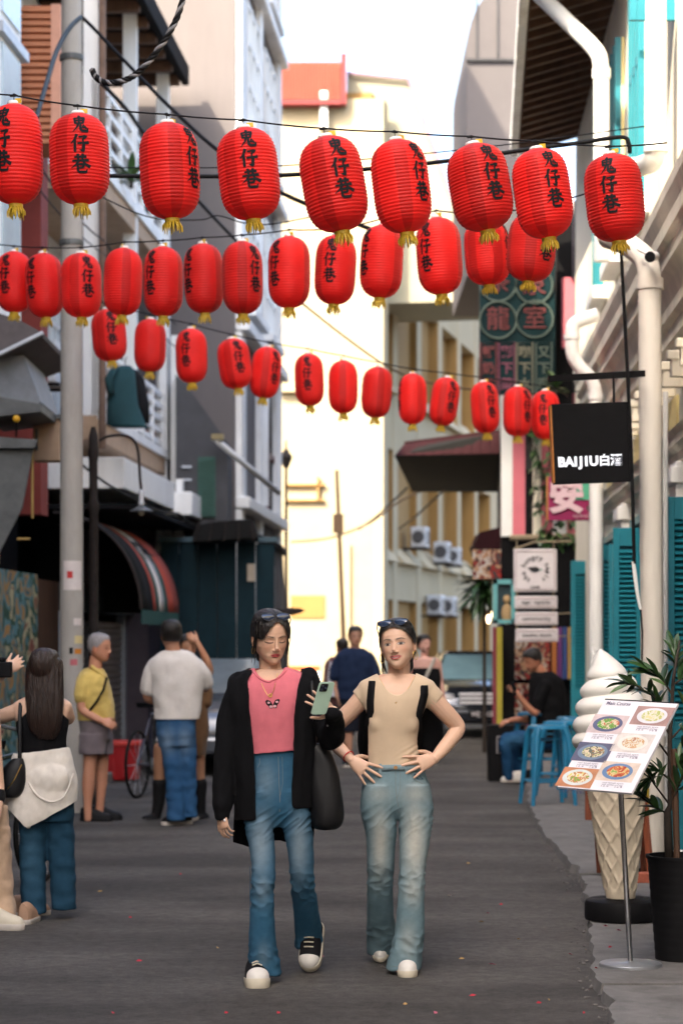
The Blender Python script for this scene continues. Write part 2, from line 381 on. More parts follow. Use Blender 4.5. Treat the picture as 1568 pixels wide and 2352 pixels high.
m = MB(); m.hexa([at(-60, 1260, 20.5), at(0, 1270, 20.5), at(0, 1270, 21.1), at(-60, 1260, 21.1), at(-40, 1172, 20.5), at(52, 1168, 20.5), at(52, 1168, 21.1), at(-40, 1172, 21.1)]); m.build('elbow', M_metal, dk, bevel=0.01)
m = MB(); m.tube([at(75, 1040, 20.6), at(75, 1190, 20.6)], 0.012, 6); m.tube([at(40, 1238, 20.6), at(70, 1238, 20.6)], 0.012, 6); m.build('hanger', mat('brass_strap', (0.35, 0.22, 0.06), .5), dk)
bx = thing('junction_box', 'tan electrical box fixed beside the concrete pole', 'box', at(107, 1060, 21.3))
m = MB(); A, B = at(76, 962, 21.3), at(138, 1058, 21.3); m.box(A.x, B.x, 21.3, 21.55, B.z, A.z); m.build('cabinet', M_tan, bx, bevel=0.008)
m = MB(); m.box(A.x - 0.02, B.x + 0.03, 21.27, 21.6, A.z, A.z + 0.04); m.box(A.x + 0.03, A.x + 0.05, 21.28, 21.3, B.z + 0.1, A.z - 0.1); m.build('lid', M_metal, bx)
yl = thing('work_lamp', 'small round yellow lamp beside the metal hood', 'lamp', at(38, 965, 20.9))
m = MB(); m.sphere(at(38, 962, 20.2), 0.035); m.build('lamp_glass', mat('amber_glass', (0.6, 0.32, 0.02), .3), yl, smooth=True)
m = MB(); m.tube([at(38, 968, 20.2), at(38, 1002, 20.35)], 0.012, 6); m.build('stem', M_iron, yl)

# balcony house
bh = thing('balcony_house', 'old balcony house with white railings behind the concrete pole', 'building', (-4, 28, 0))
m = MB(); LF.box(m, 6.2, 12.6, -7, -1.15, 0, 10.0); m.build('wall', M_white, bh)
m = MB(); LF.box(m, 6.15, 12.7, -7, 0.25, 10.0, 10.14); LF.box(m, 6.15, 12.7, 0.2, 0.3, 9.92, 10.2); m.build('roof_eave', M_dark, bh)
for q in range(9):
    m = MB(); LF.box(m, 6.3 + q * 0.75, 6.42 + q * 0.75, -1.1, 0.2, 9.84, 9.99); m.build('rafter', M_brown, bh)
def balcony(z, a0, a1, top, mtl_slab):
    m = MB(); LF.box(m, a0, a1, -1.14, 0.05, z - 0.30, z); m.build('balcony_slab', mtl_slab, bh, bevel=0.01)
    m = MB(); LF.box(m, a0, a1, 0.05, 0.09, z - 0.06, z + 0.05); m.build('slab_edge', M_white, bh)
    nr = 5
    for r_ in range(nr):
        m = MB(); zz = z + 0.14 + (top - 0.14) * r_ / (nr - 1); LF.box(m, a0, a1, 0.0, 0.04, zz - 0.035, zz + 0.035); m.build('rail', M_white, bh)
    q = a0
    while q <= a1:
        m = MB(); LF.box(m, q, q + 0.07, -0.02, 0.05, z, z + top + 0.04); m.build('baluster_post', M_white, bh); q += 0.9
balcony(7.35, 6.3, 12.5, 1.05, M_tan)
balcony(4.32, 6.3, 12.2, 0.85, M_tan)
for (a_, w_) in ((6.3, .16), (9.2, .14), (12.2, .18)):
    m = MB(); LF.box(m, a_, a_ + w_, -0.12, 0.06, 4.3, 10.0); m.build('column', M_white, bh)
for zf in (7.4, 4.4):
    for a_ in (6.9, 8.6, 10.3):
        m = MB(); LF.box(m, a_, a_ + 1.1, -1.14, -1.08, zf + 0.1, zf + 2.0); wn = m.build('window', M_pglass, bh)
        m = MB()
        for q in (0, .36, .72, 1.05): LF.box(m, a_ + q, a_ + q + 0.05, -1.08, -1.03, zf + 0.1, zf + 2.0)
        LF.box(m, a_, a_ + 1.1, -1.08, -1.03, zf + 1.4, zf + 1.46); m.build('frame', M_white, wn)
# posters tied behind the lower railing
M_post = noise_palette('poster_print', [(0.55, 0.5, 0.45), (0.5, 0.15, 0.08), (0.2, 0.35, 0.45), (0.6, 0.55, 0.5), (0.55, 0.3, 0.15)], 5)
for q in range(5):
    m = MB(); LF.box(m, 6.6 + q * 1.05, 7.4 + q * 1.05, -0.05, -0.03, 4.45, 5.1); m.build('poster', M_post, bh)
# white fascia box and lower canopy
m = MB(); LF.box(m, 6.3, 10.6, -1.1, 0.38, 3.42, 3.8); m.build('fascia', M_white, bh, bevel=0.015)
m = MB(); LF.box(m, 10.6, 12.2, -1.1, 0.62, 3.35, 3.68); m.build('fascia', M_white, bh, bevel=0.015)
m = MB(); LF.box(m, 6.3, 12.2, -1.1, 0.55, 3.18, 3.24); m.build('canopy', M_dark, bh)
# ground floor: dark interior, pilasters, roller shutter
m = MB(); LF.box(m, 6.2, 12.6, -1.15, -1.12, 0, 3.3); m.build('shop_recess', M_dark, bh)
m = MB(); LF.box(m, 11.3, 12.5, -1.12, -0.1, 0.1, 3.18); m.build('pillar', mat('mauve_render', (0.16, 0.13, 0.15), .9, .2, 3), bh)
rs = thing('roller_shutter', 'grey corrugated roller shutter behind the man in yellow', 'shutter', LF.P(8.8, -0.55, 0.1))
M_rs = mat('shutter_steel', (0.30, 0.26, 0.24), 0.5, 0.2, 4, metal=0.35)
slm = MB(); q0, q1 = LF.P(6.6, -0.5, 0), LF.P(11.2, -0.5, 0); nn = LF.n * 0.03
slm.add([q0, q1, q1 + nn + Vector((0, 0, .02)), q0 + nn + Vector((0, 0, .02)), q1 + nn + Vector((0, 0, .06)), q0 + nn + Vector((0, 0, .06)), q1 + Vector((0, 0, .088)), q0 + Vector((0, 0, .088))], [(0, 1, 2, 3), (3, 2, 4, 5), (5, 4, 6, 7)])
slme = slm.mesh('slat', M_rs, rs.location)
for i in range(21):
    o = link('slat', slme, rs); o.location = (0, 0, i * 0.088)
m = MB(); LF.box(m, 6.5, 11.3, -0.62, -0.3, 1.95, 2.3); m.build('shutter_box', M_metal, rs)
for a_ in (6.5, 11.2):
    m = MB(); LF.box(m, a_, a_ + 0.12, -0.55, -0.42, 0.1, 1.95); m.build('guide_rail', M_ltgrey, rs)
# curved striped awning
aw = thing('striped_awning', 'rounded shop awning with dark green, white and red bands at left', 'awning', LF.P(7.5, 0.2, 2.0))
M_awr = mat('awning_red', (0.32, 0.05, 0.03), .8); M_awg = mat('awning_green', (0.015, 0.07, 0.06), .8); M_aww = mat('awning_white', (0.55, 0.52, 0.5), .8); M_awk = mat('awning_black', (0.012, 0.012, 0.012), .9)
bands = [(5.6, 6.5, M_awk), (6.5, 6.75, M_awr), (6.75, 7.0, M_awg), (7.0, 7.45, M_aww), (7.45, 7.75, M_awg), (7.75, 8.7, M_awr)]
for (b0, b1, mt) in bands:
    g_ = []
    for q in range(13):
        t = math.pi / 2 * q / 12
        g_.append([LF.P(b0, -0.35 + 1.05 * math.sin(t), 1.95 + 1.15 * math.cos(t)), LF.P(b1 - 0.003, -0.35 + 1.05 * math.sin(t), 1.95 + 1.15 * math.cos(t))])
    m = MB(); m.sheet(g_); m.build('stripe', mt, aw, smooth=True, solid=0.01)
for b_ in (5.6, 8.7):
    m = MB(); m.tube([LF.P(b_, -0.35 + 1.04 * math.sin(math.pi / 2 * q / 12), 1.95 + 1.14 * math.cos(math.pi / 2 * q / 12)) for q in range(13)], 0.018, 6); m.build('hoop', M_iron, aw)
m = MB(); m.prism([LF.P(8.68, -0.35, 1.95)] + [LF.P(8.68, -0.35 + 1.03 * math.sin(math.pi / 2 * q / 12), 1.95 + 1.13 * math.cos(math.pi / 2 * q / 12)) for q in range(13)], LF.d * 0.01); m.build('end_panel', M_awk, aw)
g_ = [[LF.P(5.6, 0.7, 1.95), LF.P(8.7, 0.7, 1.95)], [LF.P(5.6, 0.7, 1.78), LF.P(8.7, 0.7, 1.78)]]
m = MB(); m.sheet(g_); m.build('valance', M_awg, aw, solid=0.008)
put_text('lettering', 'CAFE', 0.34, M_awk, aw, LF.P(7.2, 0.47, 2.72), LF.d, (LF.n * -0.75 + Vector((0, 0, 0.66))), 0.012)

# ================================================================ grey corner building
gb = thing('grey_corner_building', 'tall grey building with white pilasters and an arched window at the bend', 'building', (-2.5, 36, 0))
GX = -1.61
GF = Frame(GX, 33.0, 0.0646, 1)
m = MB(); GF.box(m, 0, 6.6, -3.4, 0, 0, 18.4); m.build('wall', M_grey, gb)
for (a_, w_) in ((0.03, 0.45), (2.9, 0.35), (6.15, 0.5)):
    m = MB(); GF.box(m, a_, a_ + w_, 0.0, 0.10, 0, 15.5); m.build('pilaster', M_white, gb, bevel=0.01)
for z_ in (3.6, 6.3, 9.2, 12.0):
    m = MB(); GF.box(m, -0.0, 6.7, 0.0, 0.22, z_, z_ + 0.18); m.build('string_course', M_white, gb, bevel=0.02)
for z_ in (9.6, 6.75, 12.4):
    for a_ in (0.75, 3.55):
        m = MB(); GF.box(m, a_, a_ + 1.9, 0.004, 0.03, z_, z_ + 1.95); wn = m.build('window', M_pglass, gb)
        m = MB()
        for q in (0, .6, 1.2, 1.82): GF.box(m, a_ + q, a_ + q + 0.08, 0.03, 0.12, z_, z_ + 1.95)
        for q in (0, .65, 1.3, 1.88): GF.box(m, a_, a_ + 1.9, 0.03, 0.11, z_ + q, z_ + q + 0.07)
        m.build('frame', M_white, wn)
        m = MB(); GF.box(m, a_ - 0.1, a_ + 2.0, 0.0, 0.25, z_ - 0.12, z_); m.build('sill', M_white, wn)
# arched window
def arch(a0, a1, z0, zs, b0, b1, inner=None):
    c = (a0 + a1) / 2; r_ = (a1 - a0) / 2
    pts = [(a0, z0), (a1, z0)] + [(c + r_ * math.cos(t), zs + 1.6 * r_ * math.sin(t)) for t in np.linspace(0, math.pi, 13)]
    m = MB(); m.prism([GF.P(a, b0, z) for a, z in pts], GF.n * (b1 - b0)); return m
arch(3.5, 5.6, 3.85, 4.9, 0.003, 0.03).build('arched_window', M_dark, gb)
m = MB()
pts = [(3.45, 3.85)] + [(4.55 + 1.12 * math.cos(t), 4.9 + 1.7 * math.sin(t)) for t in np.linspace(math.pi, 0, 15)] + [(5.65, 3.85)]
m.tube([GF.P(a, 0.06, z) for a, z in pts], 0.11, 6); m.build('arch_surround', M_white, gb)
m = MB(); GF.box(m, 4.5, 4.6, 0.03, 0.07, 3.85, 6.3); GF.box(m, 3.5, 5.6, 0.03, 0.07, 4.75, 4.85); m.build('glazing_bar', mat('dark_red_frame', (.12, .02, .02), .6), gb)
# low annexe in front with sloped top, green shutter, slanted white pipe
ax = thing('lean_to_annexe', 'low dark grey annexe with sloping top in front of the grey building', 'annexe', (-2.3, 32, 0))
YA = 31.6
P = [at(404, 1260, YA), at(404, 860, YA), at(425, 880, YA), at(522, 1015, YA), at(522, 1260, YA)]
m = MB(); m.prism(P, (0, 1.3, 0)); m.build('wall', M_dgrey, ax)
A, B = at(455, 1050, YA), at(495, 1188, YA)
m = MB(); m.box(A.x, B.x, YA - 0.05, YA, B.z, A.z); gs = m.build('shutter', mat('green_shutter', (0.03, 0.09, 0.07), .6, .2, 9), ax)
z = B.z + 0.03
while z < A.z - 0.03:
    m = MB(); m.box(A.x + 0.02, B.x - 0.02, YA - 0.07, YA - 0.05, z, z + 0.022); m.build('slat', MATS['green_shutter'], gs); z += 0.055
for (y0_, y1_) in ((1070, 1075), (1100, 1105), (1130, 1136)):
    A, B = at(418, y0_, YA), at(440, y1_, YA); m = MB(); m.box(A.x, B.x, YA - 0.04, YA, B.z, A.z); m.build('vent_slat', M_ltgrey, ax)
for (x0, x1) in ((365, 383), (392, 415)):
    A, B = at(x0, 770, 31.9), at(x1, 1110, 31.9); m = MB(); m.box(A.x, B.x, 31.9, 32.1, B.z, A.z); m.build('pilaster', M_white, ax, bevel=0.01)
A, B = at(404, 1100, 31.3), at(420, 1260, 31.3)
m = MB(); m.box(A.x, B.x, 31.3, 31.55, B.z, A.z); A, B = at(358, 1150, 31.3), at(420, 1195, 31.3)
for q in (358, 378, 400): A, B = at(q, 1190, 31.2), at(q + 17, 1270, 31.2); m.box(A.x, B.x, 31.2, 31.3, B.z, A.z)
m.build('lattice_panel', M_white, ax)
pp = thing('drain_pipe', 'slanted white drain pipe crossing the grey building', 'pipe', at(570, 1080, 31))
m = MB(); m.tube([at(493, 1005, 31.2), at(505, 1018, 31.2), at(640, 1132, 33.0)], 0.045, 8); m.build('pipe', M_white, pp, smooth=True)
m = MB(); A, B = at(486, 997, 31.15), at(513, 1010, 31.15); m.box(A.x, B.x, 31.1, 31.3, B.z, A.z); m.build('hopper', mat('hopper_ochre', (.25, .2, .1), .7), pp)
# hoarding with dark awning above
hd = thing('hoarding', 'dark blue-green hoarding wall behind the walking people', 'hoarding', (-1.9, 30.6, 0))
A, B = at(368, 1245, 30.6), at(632, 1700, 30.6)
n_ = 6
for i in range(n_):
    x0 = A.x + (B.x - A.x) * i / n_; x1 = A.x + (B.x - A.x) * (i + 1) / n_ - 0.012
    m = MB(); m.box(x0, x1, 30.6, 30.68, 0.05, A.z - (0.03 if i == n_ - 1 else 0)); m.build('panel', M_hoard, hd, bevel=0.006)
m = MB(); m.box(A.x - 0.03, B.x + 0.03, 30.55, 30.72, A.z, A.z + 0.07); m.build('capping', mat('hoarding_cap', (0.05, 0.09, 0.11), .6), hd)
m = MB(); A, B = at(568, 1295, 30.55), at(586, 1335, 30.55); m.box(A.x, B.x, 30.55, 30.59, B.z, A.z); m.build('notice', mat('notice_paper', (.5, .42, .32), .8), hd)
da = thing('dark_awning', 'black canvas awning above the hoarding', 'awning', at(515, 1240, 30.3))
m = MB(); P = [at(440, 1246, 30), at(452, 1205, 30), at(500, 1196, 30), at(580, 1192, 30), at(592, 1236, 30)]; m.prism(P, (0, 0.9, 0.0)); m.build('canvas', M_awk, da, bevel=0.02)
for q in range(5):
    m = MB(); m.tube([at(446 + q * 34, 1244, 29.98), at(458 + q * 30, 1200, 29.98)], 0.012, 5); m.build('rib', M_iron, da)
sw = thing('dark_shed', 'dark timber shed end at the right of the hoarding', 'shed', at(615, 1500, 32))
m = MB(); A, B = at(596, 1235, 31.0), at(668, 1480, 31.0); m.prism([at(592, 1230, 31), at(640, 1258, 31), at(648, 1470, 31), at(640, 1700, 31), at(592, 1700, 31)], (0, 2.2, 0)); m.build('wall', M_dgrey, sw)
m = MB(); m.prism([at(586, 1222, 30.9), at(648, 1252, 30.9), at(648, 1264, 30.9), at(586, 1236, 30.9)], (0, 2.4, 0)); m.build('roof', M_awk, sw)
for (x_, y0_, y1_) in ((606, 1290, 1400), (622, 1300, 1420)):
    A, B = at(x_, y0_, 30.95), at(x_ + 10, y1_, 30.95); m = MB(); m.box(A.x, B.x, 30.95, 31.0, B.z, A.z); m.build('board', mat('grey_board', (.2, .19, .2), .8), sw)
# ================================================================ yellow building at the end
yb = thing('yellow_building', 'large pale yellow building with deep window bays closing the street', 'building', (3, 55, 0))
YF = Frame(0.76, 50.0, 0.213, 1)
L_ = 24.0
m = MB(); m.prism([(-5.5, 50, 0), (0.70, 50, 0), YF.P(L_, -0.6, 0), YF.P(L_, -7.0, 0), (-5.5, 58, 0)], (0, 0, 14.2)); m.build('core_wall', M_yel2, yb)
m = MB(); m.box(-5.5, 0.72, 49.75, 49.998, 0, 14.0); m.build('front_wall', M_yel, yb)
# side facade: piers, spandrels, sloping sills
bays = [(0.35, 2.3), (2.9, 5.6), (6.2, 8.9), (9.5, 12.2), (12.8, 15.5), (16.1, 18.8)]
rows = [(-0.2, 2.6), (4.0, 6.2), (8.0, 10.2)]
prev = -0.25
for (b0, b1) in bays + [(L_, L_)]:
    m = MB(); YF.box(m, prev, b0, -0.6, 0.0 if b0 != 0.35 else 0.25, 0, 14.0); m.build('pier', M_yel, yb); prev = b1
for (b0, b1) in bays:
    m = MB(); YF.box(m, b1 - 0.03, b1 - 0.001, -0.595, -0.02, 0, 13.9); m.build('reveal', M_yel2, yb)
    zprev = 0
    for (z0, z1) in rows + [(14.0, 14.0)]:
        if z0 - zprev > 0.3:
            m = MB(); P = YF.P
            zz = z0 if z0 == 14.0 else z0 - 0.5
            YF.box(m, b0, b1 + .001, -0.598, -0.015, zprev, zz)
            if z0 != 14.0:
                m.hexa([P(b0, -.59, zz), P(b1 + .001, -.59, zz), P(b1 + .001, 0.18, zz), P(b0, 0.18, zz), P(b0, -.59, z0), P(b1 + .001, -.59, z0), P(b1 + .001, -0.25, z0), P(b0, -0.25, z0)])
            m.build('spandrel', M_yel, yb)
        zprev = z1
        if z0 > 0 and z0 < 14:
            m = MB(); YF.box(m, b0 + 0.1, b1 - 0.1, -0.598, -0.55, z0, z1); wn = m.build('window', M_glass, yb)
            m = MB(); nb = 4
            for q in range(nb + 1):
                aa = b0 + 0.1 + (b1 - b0 - 0.2 - 0.06) * q / nb; YF.box(m, aa, aa + 0.06, -0.55, -0.5, z0, z1)
            YF.box(m, b0 + 0.1, b1 - 0.1, -0.55, -0.5, z0 + 1.3, z0 + 1.36); m.build('frame', M_tan, wn)
# front wall features
def ff(px0, py0, px1, py1, d, name, mtl, Y=49.75):
    A, B = at(px0, py0, Y), at(px1, py1, Y); m = MB(); m.box(A.x, B.x, Y - d, Y - 0.003, B.z, A.z); return m.build(name, mtl, yb)
ff(640, 868, 692, 902, 0.2, 'ledge', M_yel); ff(668, 1368, 745, 1420, 0.03, 'panel', M_yel2); ff(655, 1112, 745, 1117, 0.12, 'sign_bar', M_yel2); ff(655, 1148, 745, 1152, 0.12, 'sign_bar', M_yel2)
ff(728, 1096, 733, 1152, 0.12, 'sign_bar', M_yel2); ff(735, 215, 752, 300, 0.25, 'vent_pipe', M_white); ff(800, 1250, 804, 1650, 0.08, 'downpipe', M_yel)
# roof sheets
A, B = at(628, 130, 49.6), at(783, 232, 49.6)
m = MB(); N = 24; front = []
for i in range(N * 4 + 1):
    x = A.x + (B.x - A.x) * i / (N * 4); y = 49.6 - (0.16 if (i % 4) in (1, 2) else 0.0); front.append((x, y))
m.add([(x, y, B.z) for x, y in front] + [(x, y + 0.5, A.z) for x, y in front], [(i, i + 1, N * 4 + 2 + i, N * 4 + 1 + i) for i in range(N * 4)]); m.build('roof_sheet', M_redroof, yb)
m = MB(); m.box(B.x, B.x + 0.12, 49.5, 58, B.z - 0.1, A.z + 0.05); m.box(A.x, B.x, 49.4, 50.2, B.z - 0.12, B.z - 0.02); m.build('roof_edge', mat('dark_red_trim', (.2, .03, .03), .7), yb)
m = MB(); P = [at(790, 700, 50.6), at(797, 170, 50.6), at(938, 184, 50.6), at(1010, 385, 50.6), at(1120, 690, 50.6)]
m.prism(P, (0.4, 3.0, 0)); m.build('gable_wall', mat('pale_lime_render', (0.36, 0.335, 0.24), .85, .08, .8), yb)
m = MB(); m.tube([at(797, 168, 50.5), at(938, 182, 50.5), at(1012, 388, 50.5), at(1122, 692, 50.5)], 0.05, 6); m.build('coping', mat('mauve_trim', (.25, .17, .22), .7), yb)
# air conditioners on the yellow building
def aircon(a, z, w_, h_, label, parent_frame=YF, b=0.2):
    t = thing('air_conditioner', label, 'air conditioner', parent_frame.P(a, b, z), 'air conditioners on the yellow building')
    m = MB(); w_ *= .6; h_ *= .68; parent_frame.box(m, a - w_ / 2, a + w_ / 2, b - 0.15, b + 0.25, z, z + h_); c = m.build('casing', M_ltgrey, t, bevel=0.03)
    m = MB(); 
    for q in range(6): parent_frame.box(m, a - w_ / 2 + 0.08, a + w_ / 2 - 0.08, b + 0.25, b + 0.265, z + 0.08 + q * (h_ - 0.16) / 6, z + 0.08 + (q + 0.55) * (h_ - 0.16) / 6)
    m.build('grille', M_dgrey, c)
    m = MB(); cc = parent_frame.P(a - w_ / 2 - 0.004, b + 0.05, z + h_ / 2)
    m.tube([cc, cc - parent_frame.d * 0.03], 0.15 * h_ / 0.5, 16); m.build('fan', M_dgrey, c)
    m = MB(); parent_frame.box(m, a - w_ / 2, a + w_ / 2, b - 0.4, b + 0.3, z - 0.06, z - 0.01); m.build('bracket', M_iron, t)
aircon(4.6, 3.95, 0.9, 0.75, 'air conditioner in the second bay of the yellow building, nearest of the upper three')
aircon(8.0, 3.7, 0.9, 0.8, 'air conditioner in the third bay of the yellow building, middle of the upper three')
aircon(9.9, 3.7, 0.7, 0.7, 'air conditioner farthest right of the upper three on the yellow building')
aircon(7.0, 2.3, 1.0, 0.75, 'air conditioner on the low ledge of the yellow building, left of the lower pair')
aircon(9.0, 2.3, 1.0, 0.75, 'air conditioner on the low ledge of the yellow building, right of the lower pair')
# buildings far behind, to the right of the yellow one
fb = thing('far_building', 'pale distant building seen beyond the yellow facade', 'building', (12, 85, 0))
m = MB(); m.box(4.2, 16, 84, 92, 0, 9.5); m.build('wall', M_cream, fb)
for i in range(4):
    for j in range(2):
        m = MB(); m.box(4.6 + i * 1.5, 5.5 + i * 1.5, 83.9, 83.99, 1.5 + j * 3, 3.0 + j * 3); m.build('window', M_glass, fb)

fi = thing('iron_finial', 'black iron arrow-shaped bracket jutting from the dark shed behind the woman in pink', 'bracket', at(640, 1400, 31))
m = MB(); m.tube([at(590, 1404, 31.0), at(650, 1406, 31.0), at(672, 1404, 31.0), at(680, 1403, 31.0), at(700, 1402, 31.0)], [.02, .05, .06, .03, .005], 6); m.build('arrow', M_iron, fi)
m = MB(); m.prism([at(678, 1396, 30.98), at(690, 1397, 30.98), at(700, 1402, 30.98), at(690, 1408, 30.98), at(676, 1412, 30.98), at(682, 1403, 30.98)], (0, .05, 0)); m.build('tip', M_iron, fi)

# crumbled bits along the broken pavement edge
rnd = random.Random(31); mm = MB()
for k in range(90):
    y_ = rnd.uniform(8.9, 17.5); x_ = edge_x(y_) - abs(rnd.gauss(0, .05)) + .01; r_ = rnd.uniform(.004, .011)
    mm.sphere((x_, y_, r_ * .4), (r_ * rnd.uniform(.7, 1.4), r_ * rnd.uniform(.7, 1.4), r_ * .6), 6, 4)
o = mm.build('rubble', mat('crumbled_cement', (.13, .12, .115), .95, .3, 30)); tag(o, 'crumbled grey cement bits along the broken pavement edge', 'rubble', kind='stuff')
# ================================================================ right row: white shophouse with cornice
RF = Frame(2.5, 16.0, 0.045, -1)
rb = thing('white_shophouse', 'white shophouse with stepped cornice and teal shutters along the right side', 'building', (4, 20, 0))
m = MB(); RF.box(m, -40, 12.6, -8, 0, 0, 8.1); m.build('wall', M_cream, rb)
# stepped cornice
prof = [(0.0, 4.42), (0.06, 4.45), (0.06, 4.56), (0.12, 4.60), (0.12, 4.70), (0.2, 4.74), (0.2, 4.82), (0.26, 4.93), (0.36, 5.0), (0.36, 5.1), (0.44, 5.14), (0.44, 5.24), (0.5, 5.34), (0.5, 5.42), (0.0, 5.52)]
def cornice(pr, a0, a1, name='cornice', mtl=None):
    m = MB(); m.prism([RF.P(a0, b - 0.001, z) for b, z in pr], RF.d * (a1 - a0)); return m.build(name, mtl or M_cream, rb)
prof = [(b * .55, z - 0.8) for b, z in prof]
cornice(prof, -25, 8.6)
cornice([(0, 2.86), (0.05, 2.88), (0.05, 2.94), (0.10, 2.98), (0.10, 3.04), (0.13, 3.08), (0, 3.11)], -25, 8.6, 'string_course')
for i in range(16):
    a_ = -2.0 + i * 0.62; m = MB(); RF.box(m, a_, a_ + 0.10, 0.0, 0.16, 3.42, 3.60); RF.box(m, a_ - 0.015, a_ + 0.115, 0.0, 0.19, 3.54, 3.605); m.build('corbel', M_cream, rb, bevel=0.01)
for (a_, w_) in ((0.2, 1.0), (2.2, 1.6), (5.2, 1.8)):
    m = MB(); RF.box(m, a_, a_ + w_, 0.0, 0.02, 3.13, 3.40); m.build('yellow_panel', M_pyel, rb)
for a_ in (-6.4, -4.4, -2.4, -0.4, 1.55, 4.3, 7.6):
    m = MB(); RF.box(m, a_, a_ + 0.42, 0.0, 0.09, 0.05, 2.86); m.build('pilaster', M_white, rb, bevel=0.01)
    m = MB(); RF.box(m, a_ - 0.04, a_ + 0.46, 0.0, 0.13, 2.70, 2.82); m.build('capital', M_white, rb, bevel=0.01)
    m = MB(); RF.box(m, a_ - 0.03, a_ + 0.45, 0.0, 0.13, 0.05, 0.5); m.build('plinth', M_white, rb, bevel=0.01)
for (a_, w_) in ((-5.8, 1.2), (-3.8, 1.2), (-1.8, 1.2), (0.3, 1.1), (2.3, 1.5), (5.2, 1.9)):
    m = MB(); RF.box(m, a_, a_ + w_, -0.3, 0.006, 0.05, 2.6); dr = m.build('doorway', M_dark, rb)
    m = MB(); RF.box(m, a_ - 0.07, a_, 0.0, 0.05, 0.05, 2.67); RF.box(m, a_ + w_, a_ + w_ + 0.07, 0.0, 0.05, 0.05, 2.67); RF.box(m, a_, a_ + w_, 0.0, 0.05, 2.6, 2.67); m.build('frame', M_teal, dr)
# upper windows
for a_ in (2.6, 5.0, 7.2):
    m = MB(); RF.box(m, a_, a_ + 0.95, 0.0, 0.03, 5.35, 7.4); wn = m.build('window', M_pyel, rb)
    m = MB()
    for q in (0, .3, .6, .9): RF.box(m, a_ + q, a_ + q + 0.06, 0.03, 0.09, 5.35, 7.4)
    RF.box(m, a_, a_ + .96, 0.03, 0.08, 6.55, 6.62); m.build('frame', M_teal, wn)
    m = MB(); RF.box(m, a_ - 0.1, a_ + 1.06, 0.0, 0.16, 5.22, 5.35); m.build('sill', M_white, wn)
# eave
EF = Frame(2.27, 28.0, 0.0646, -1)
m = MB(); m.hexa([EF.P(-8.0, 0, 8.0), EF.P(0.4, 0, 8.0), EF.P(0.4, -1.6, 8.45), EF.P(-8.0, -1.6, 8.45), EF.P(-8.0, 0, 8.10), EF.P(0.4, 0, 8.10), EF.P(0.4, -1.6, 8.6), EF.P(-8, -1.6, 8.6)]); m.build('roof_eave', M_brown, rb)
for i in range(22):
    a_ = -7.8 + i * 0.38; m = MB(); m.hexa([EF.P(a_, -0.02, 7.90), EF.P(a_ + .09, -0.02, 7.90), EF.P(a_ + .09, -1.4, 8.28), EF.P(a_, -1.4, 8.28), EF.P(a_, -0.02, 7.995), EF.P(a_ + .09, -0.02, 7.995), EF.P(a_ + .09, -1.4, 8.39), EF.P(a_, -1.4, 8.39)]); m.build('rafter', M_brown, rb)
for i in range(7):
    m = MB(); EF.box(m, -8 + i * 1.2, -8 + i * 1.2 + 1.18, 0.0, 0.10, 7.9, 8.12); m.build('gutter', M_white, rb, bevel=0.02)
# end gable between the eave and the lower houses
# ---- pipes
def pipe(name, label, pts, r_, cat='pipe', mtl=None, joints=()):
    t = thing(name, label, cat, pts[-1])
    m = MB(); m.tube(pts, r_, 14); m.build('pipe', mtl or M_white, t, smooth=True, autosm=50)
    for j in joints:
        m = MB(); p, q = Vector(j[0]), Vector(j[1]); m.tube([p, q], r_ * 1.16, 14); m.build('collar', mtl or M_white, t, smooth=True, autosm=40)
    return t
def bend(pts, r_=0.10, k=5):
    out = [Vector(pts[0])]
    for i in range(1, len(pts) - 1):
        a, b, c = map(Vector, pts[i - 1:i + 2]); d1 = min(r_, (b - a).length * .45); d2 = min(r_, (c - b).length * .45)
        p = b + (a - b).normalized() * d1; q = b + (c - b).normalized() * d2
        for t in range(k + 1):
            u = t / k; out.append(p * (1 - u) ** 2 + b * 2 * u * (1 - u) + q * u * u)
    out.append(Vector(pts[-1])); return out
Yp = 14.6
pt = pipe('downpipe', 'thick white downpipe standing on the pavement behind the ice cream cone', bend([at(1395, 545, 15.2), at(1440, 560, 14.9), at(1490, 600, Yp), at(1500, 2010, Yp) + Vector((0, 0, -0.05))], 0.12), 0.078,
     mtl=mat('worn_white_pipe', (0.66, 0.62, 0.55), .6, .08, 4, stain=(.25, .22, .18), stain_amt=.6, stretch=(2, 2, .25)), joints=[(at(1492, 640, Yp), at(1492, 665, Yp)), (at(1497, 1690, Yp), at(1497, 1712, Yp))])
pipe('downpipe', 'thin white pipe running down the wall right of the thick downpipe', [at(1527, 900, 15.25), at(1527, 1960, 15.25)], 0.018)
pipe('downpipe', 'white downpipe with elbow at the top right above the cornice', bend([at(1505, -20, 16.2), at(1505, 370, 16.2), at(1462, 385, 16.6), at(1440, 385, 17.0)], 0.16), 0.078, joints=[(at(1505, 330, 16.2), at(1505, 350, 16.2))])
pipe('downpipe', 'slanted white pipe leaving the roof gutter and dropping down the upper wall', bend([at(1235, -15, 21.0), at(1372, 118, 20.4), at(1380, 150, 20.4), at(1380, 600, 20.4)], 0.2), 0.075, joints=[(at(1380, 158, 20.4), at(1380, 180, 20.4))])
pipe('downpipe', 'white elbowed drain pipe under the cornice beside the dark hanging sign', bend([at(1372, 722, 21.5), at(1318, 740, 21.5), at(1312, 760, 21.5), at(1312, 825, 21.5), at(1368, 880, 21.5), at(1368, 1825, 21.5)], 0.14), 0.068, joints=[(at(1312, 768, 21.5), at(1312, 780, 21.5)), (at(1368, 905, 21.5), at(1368, 918, 21.5))])
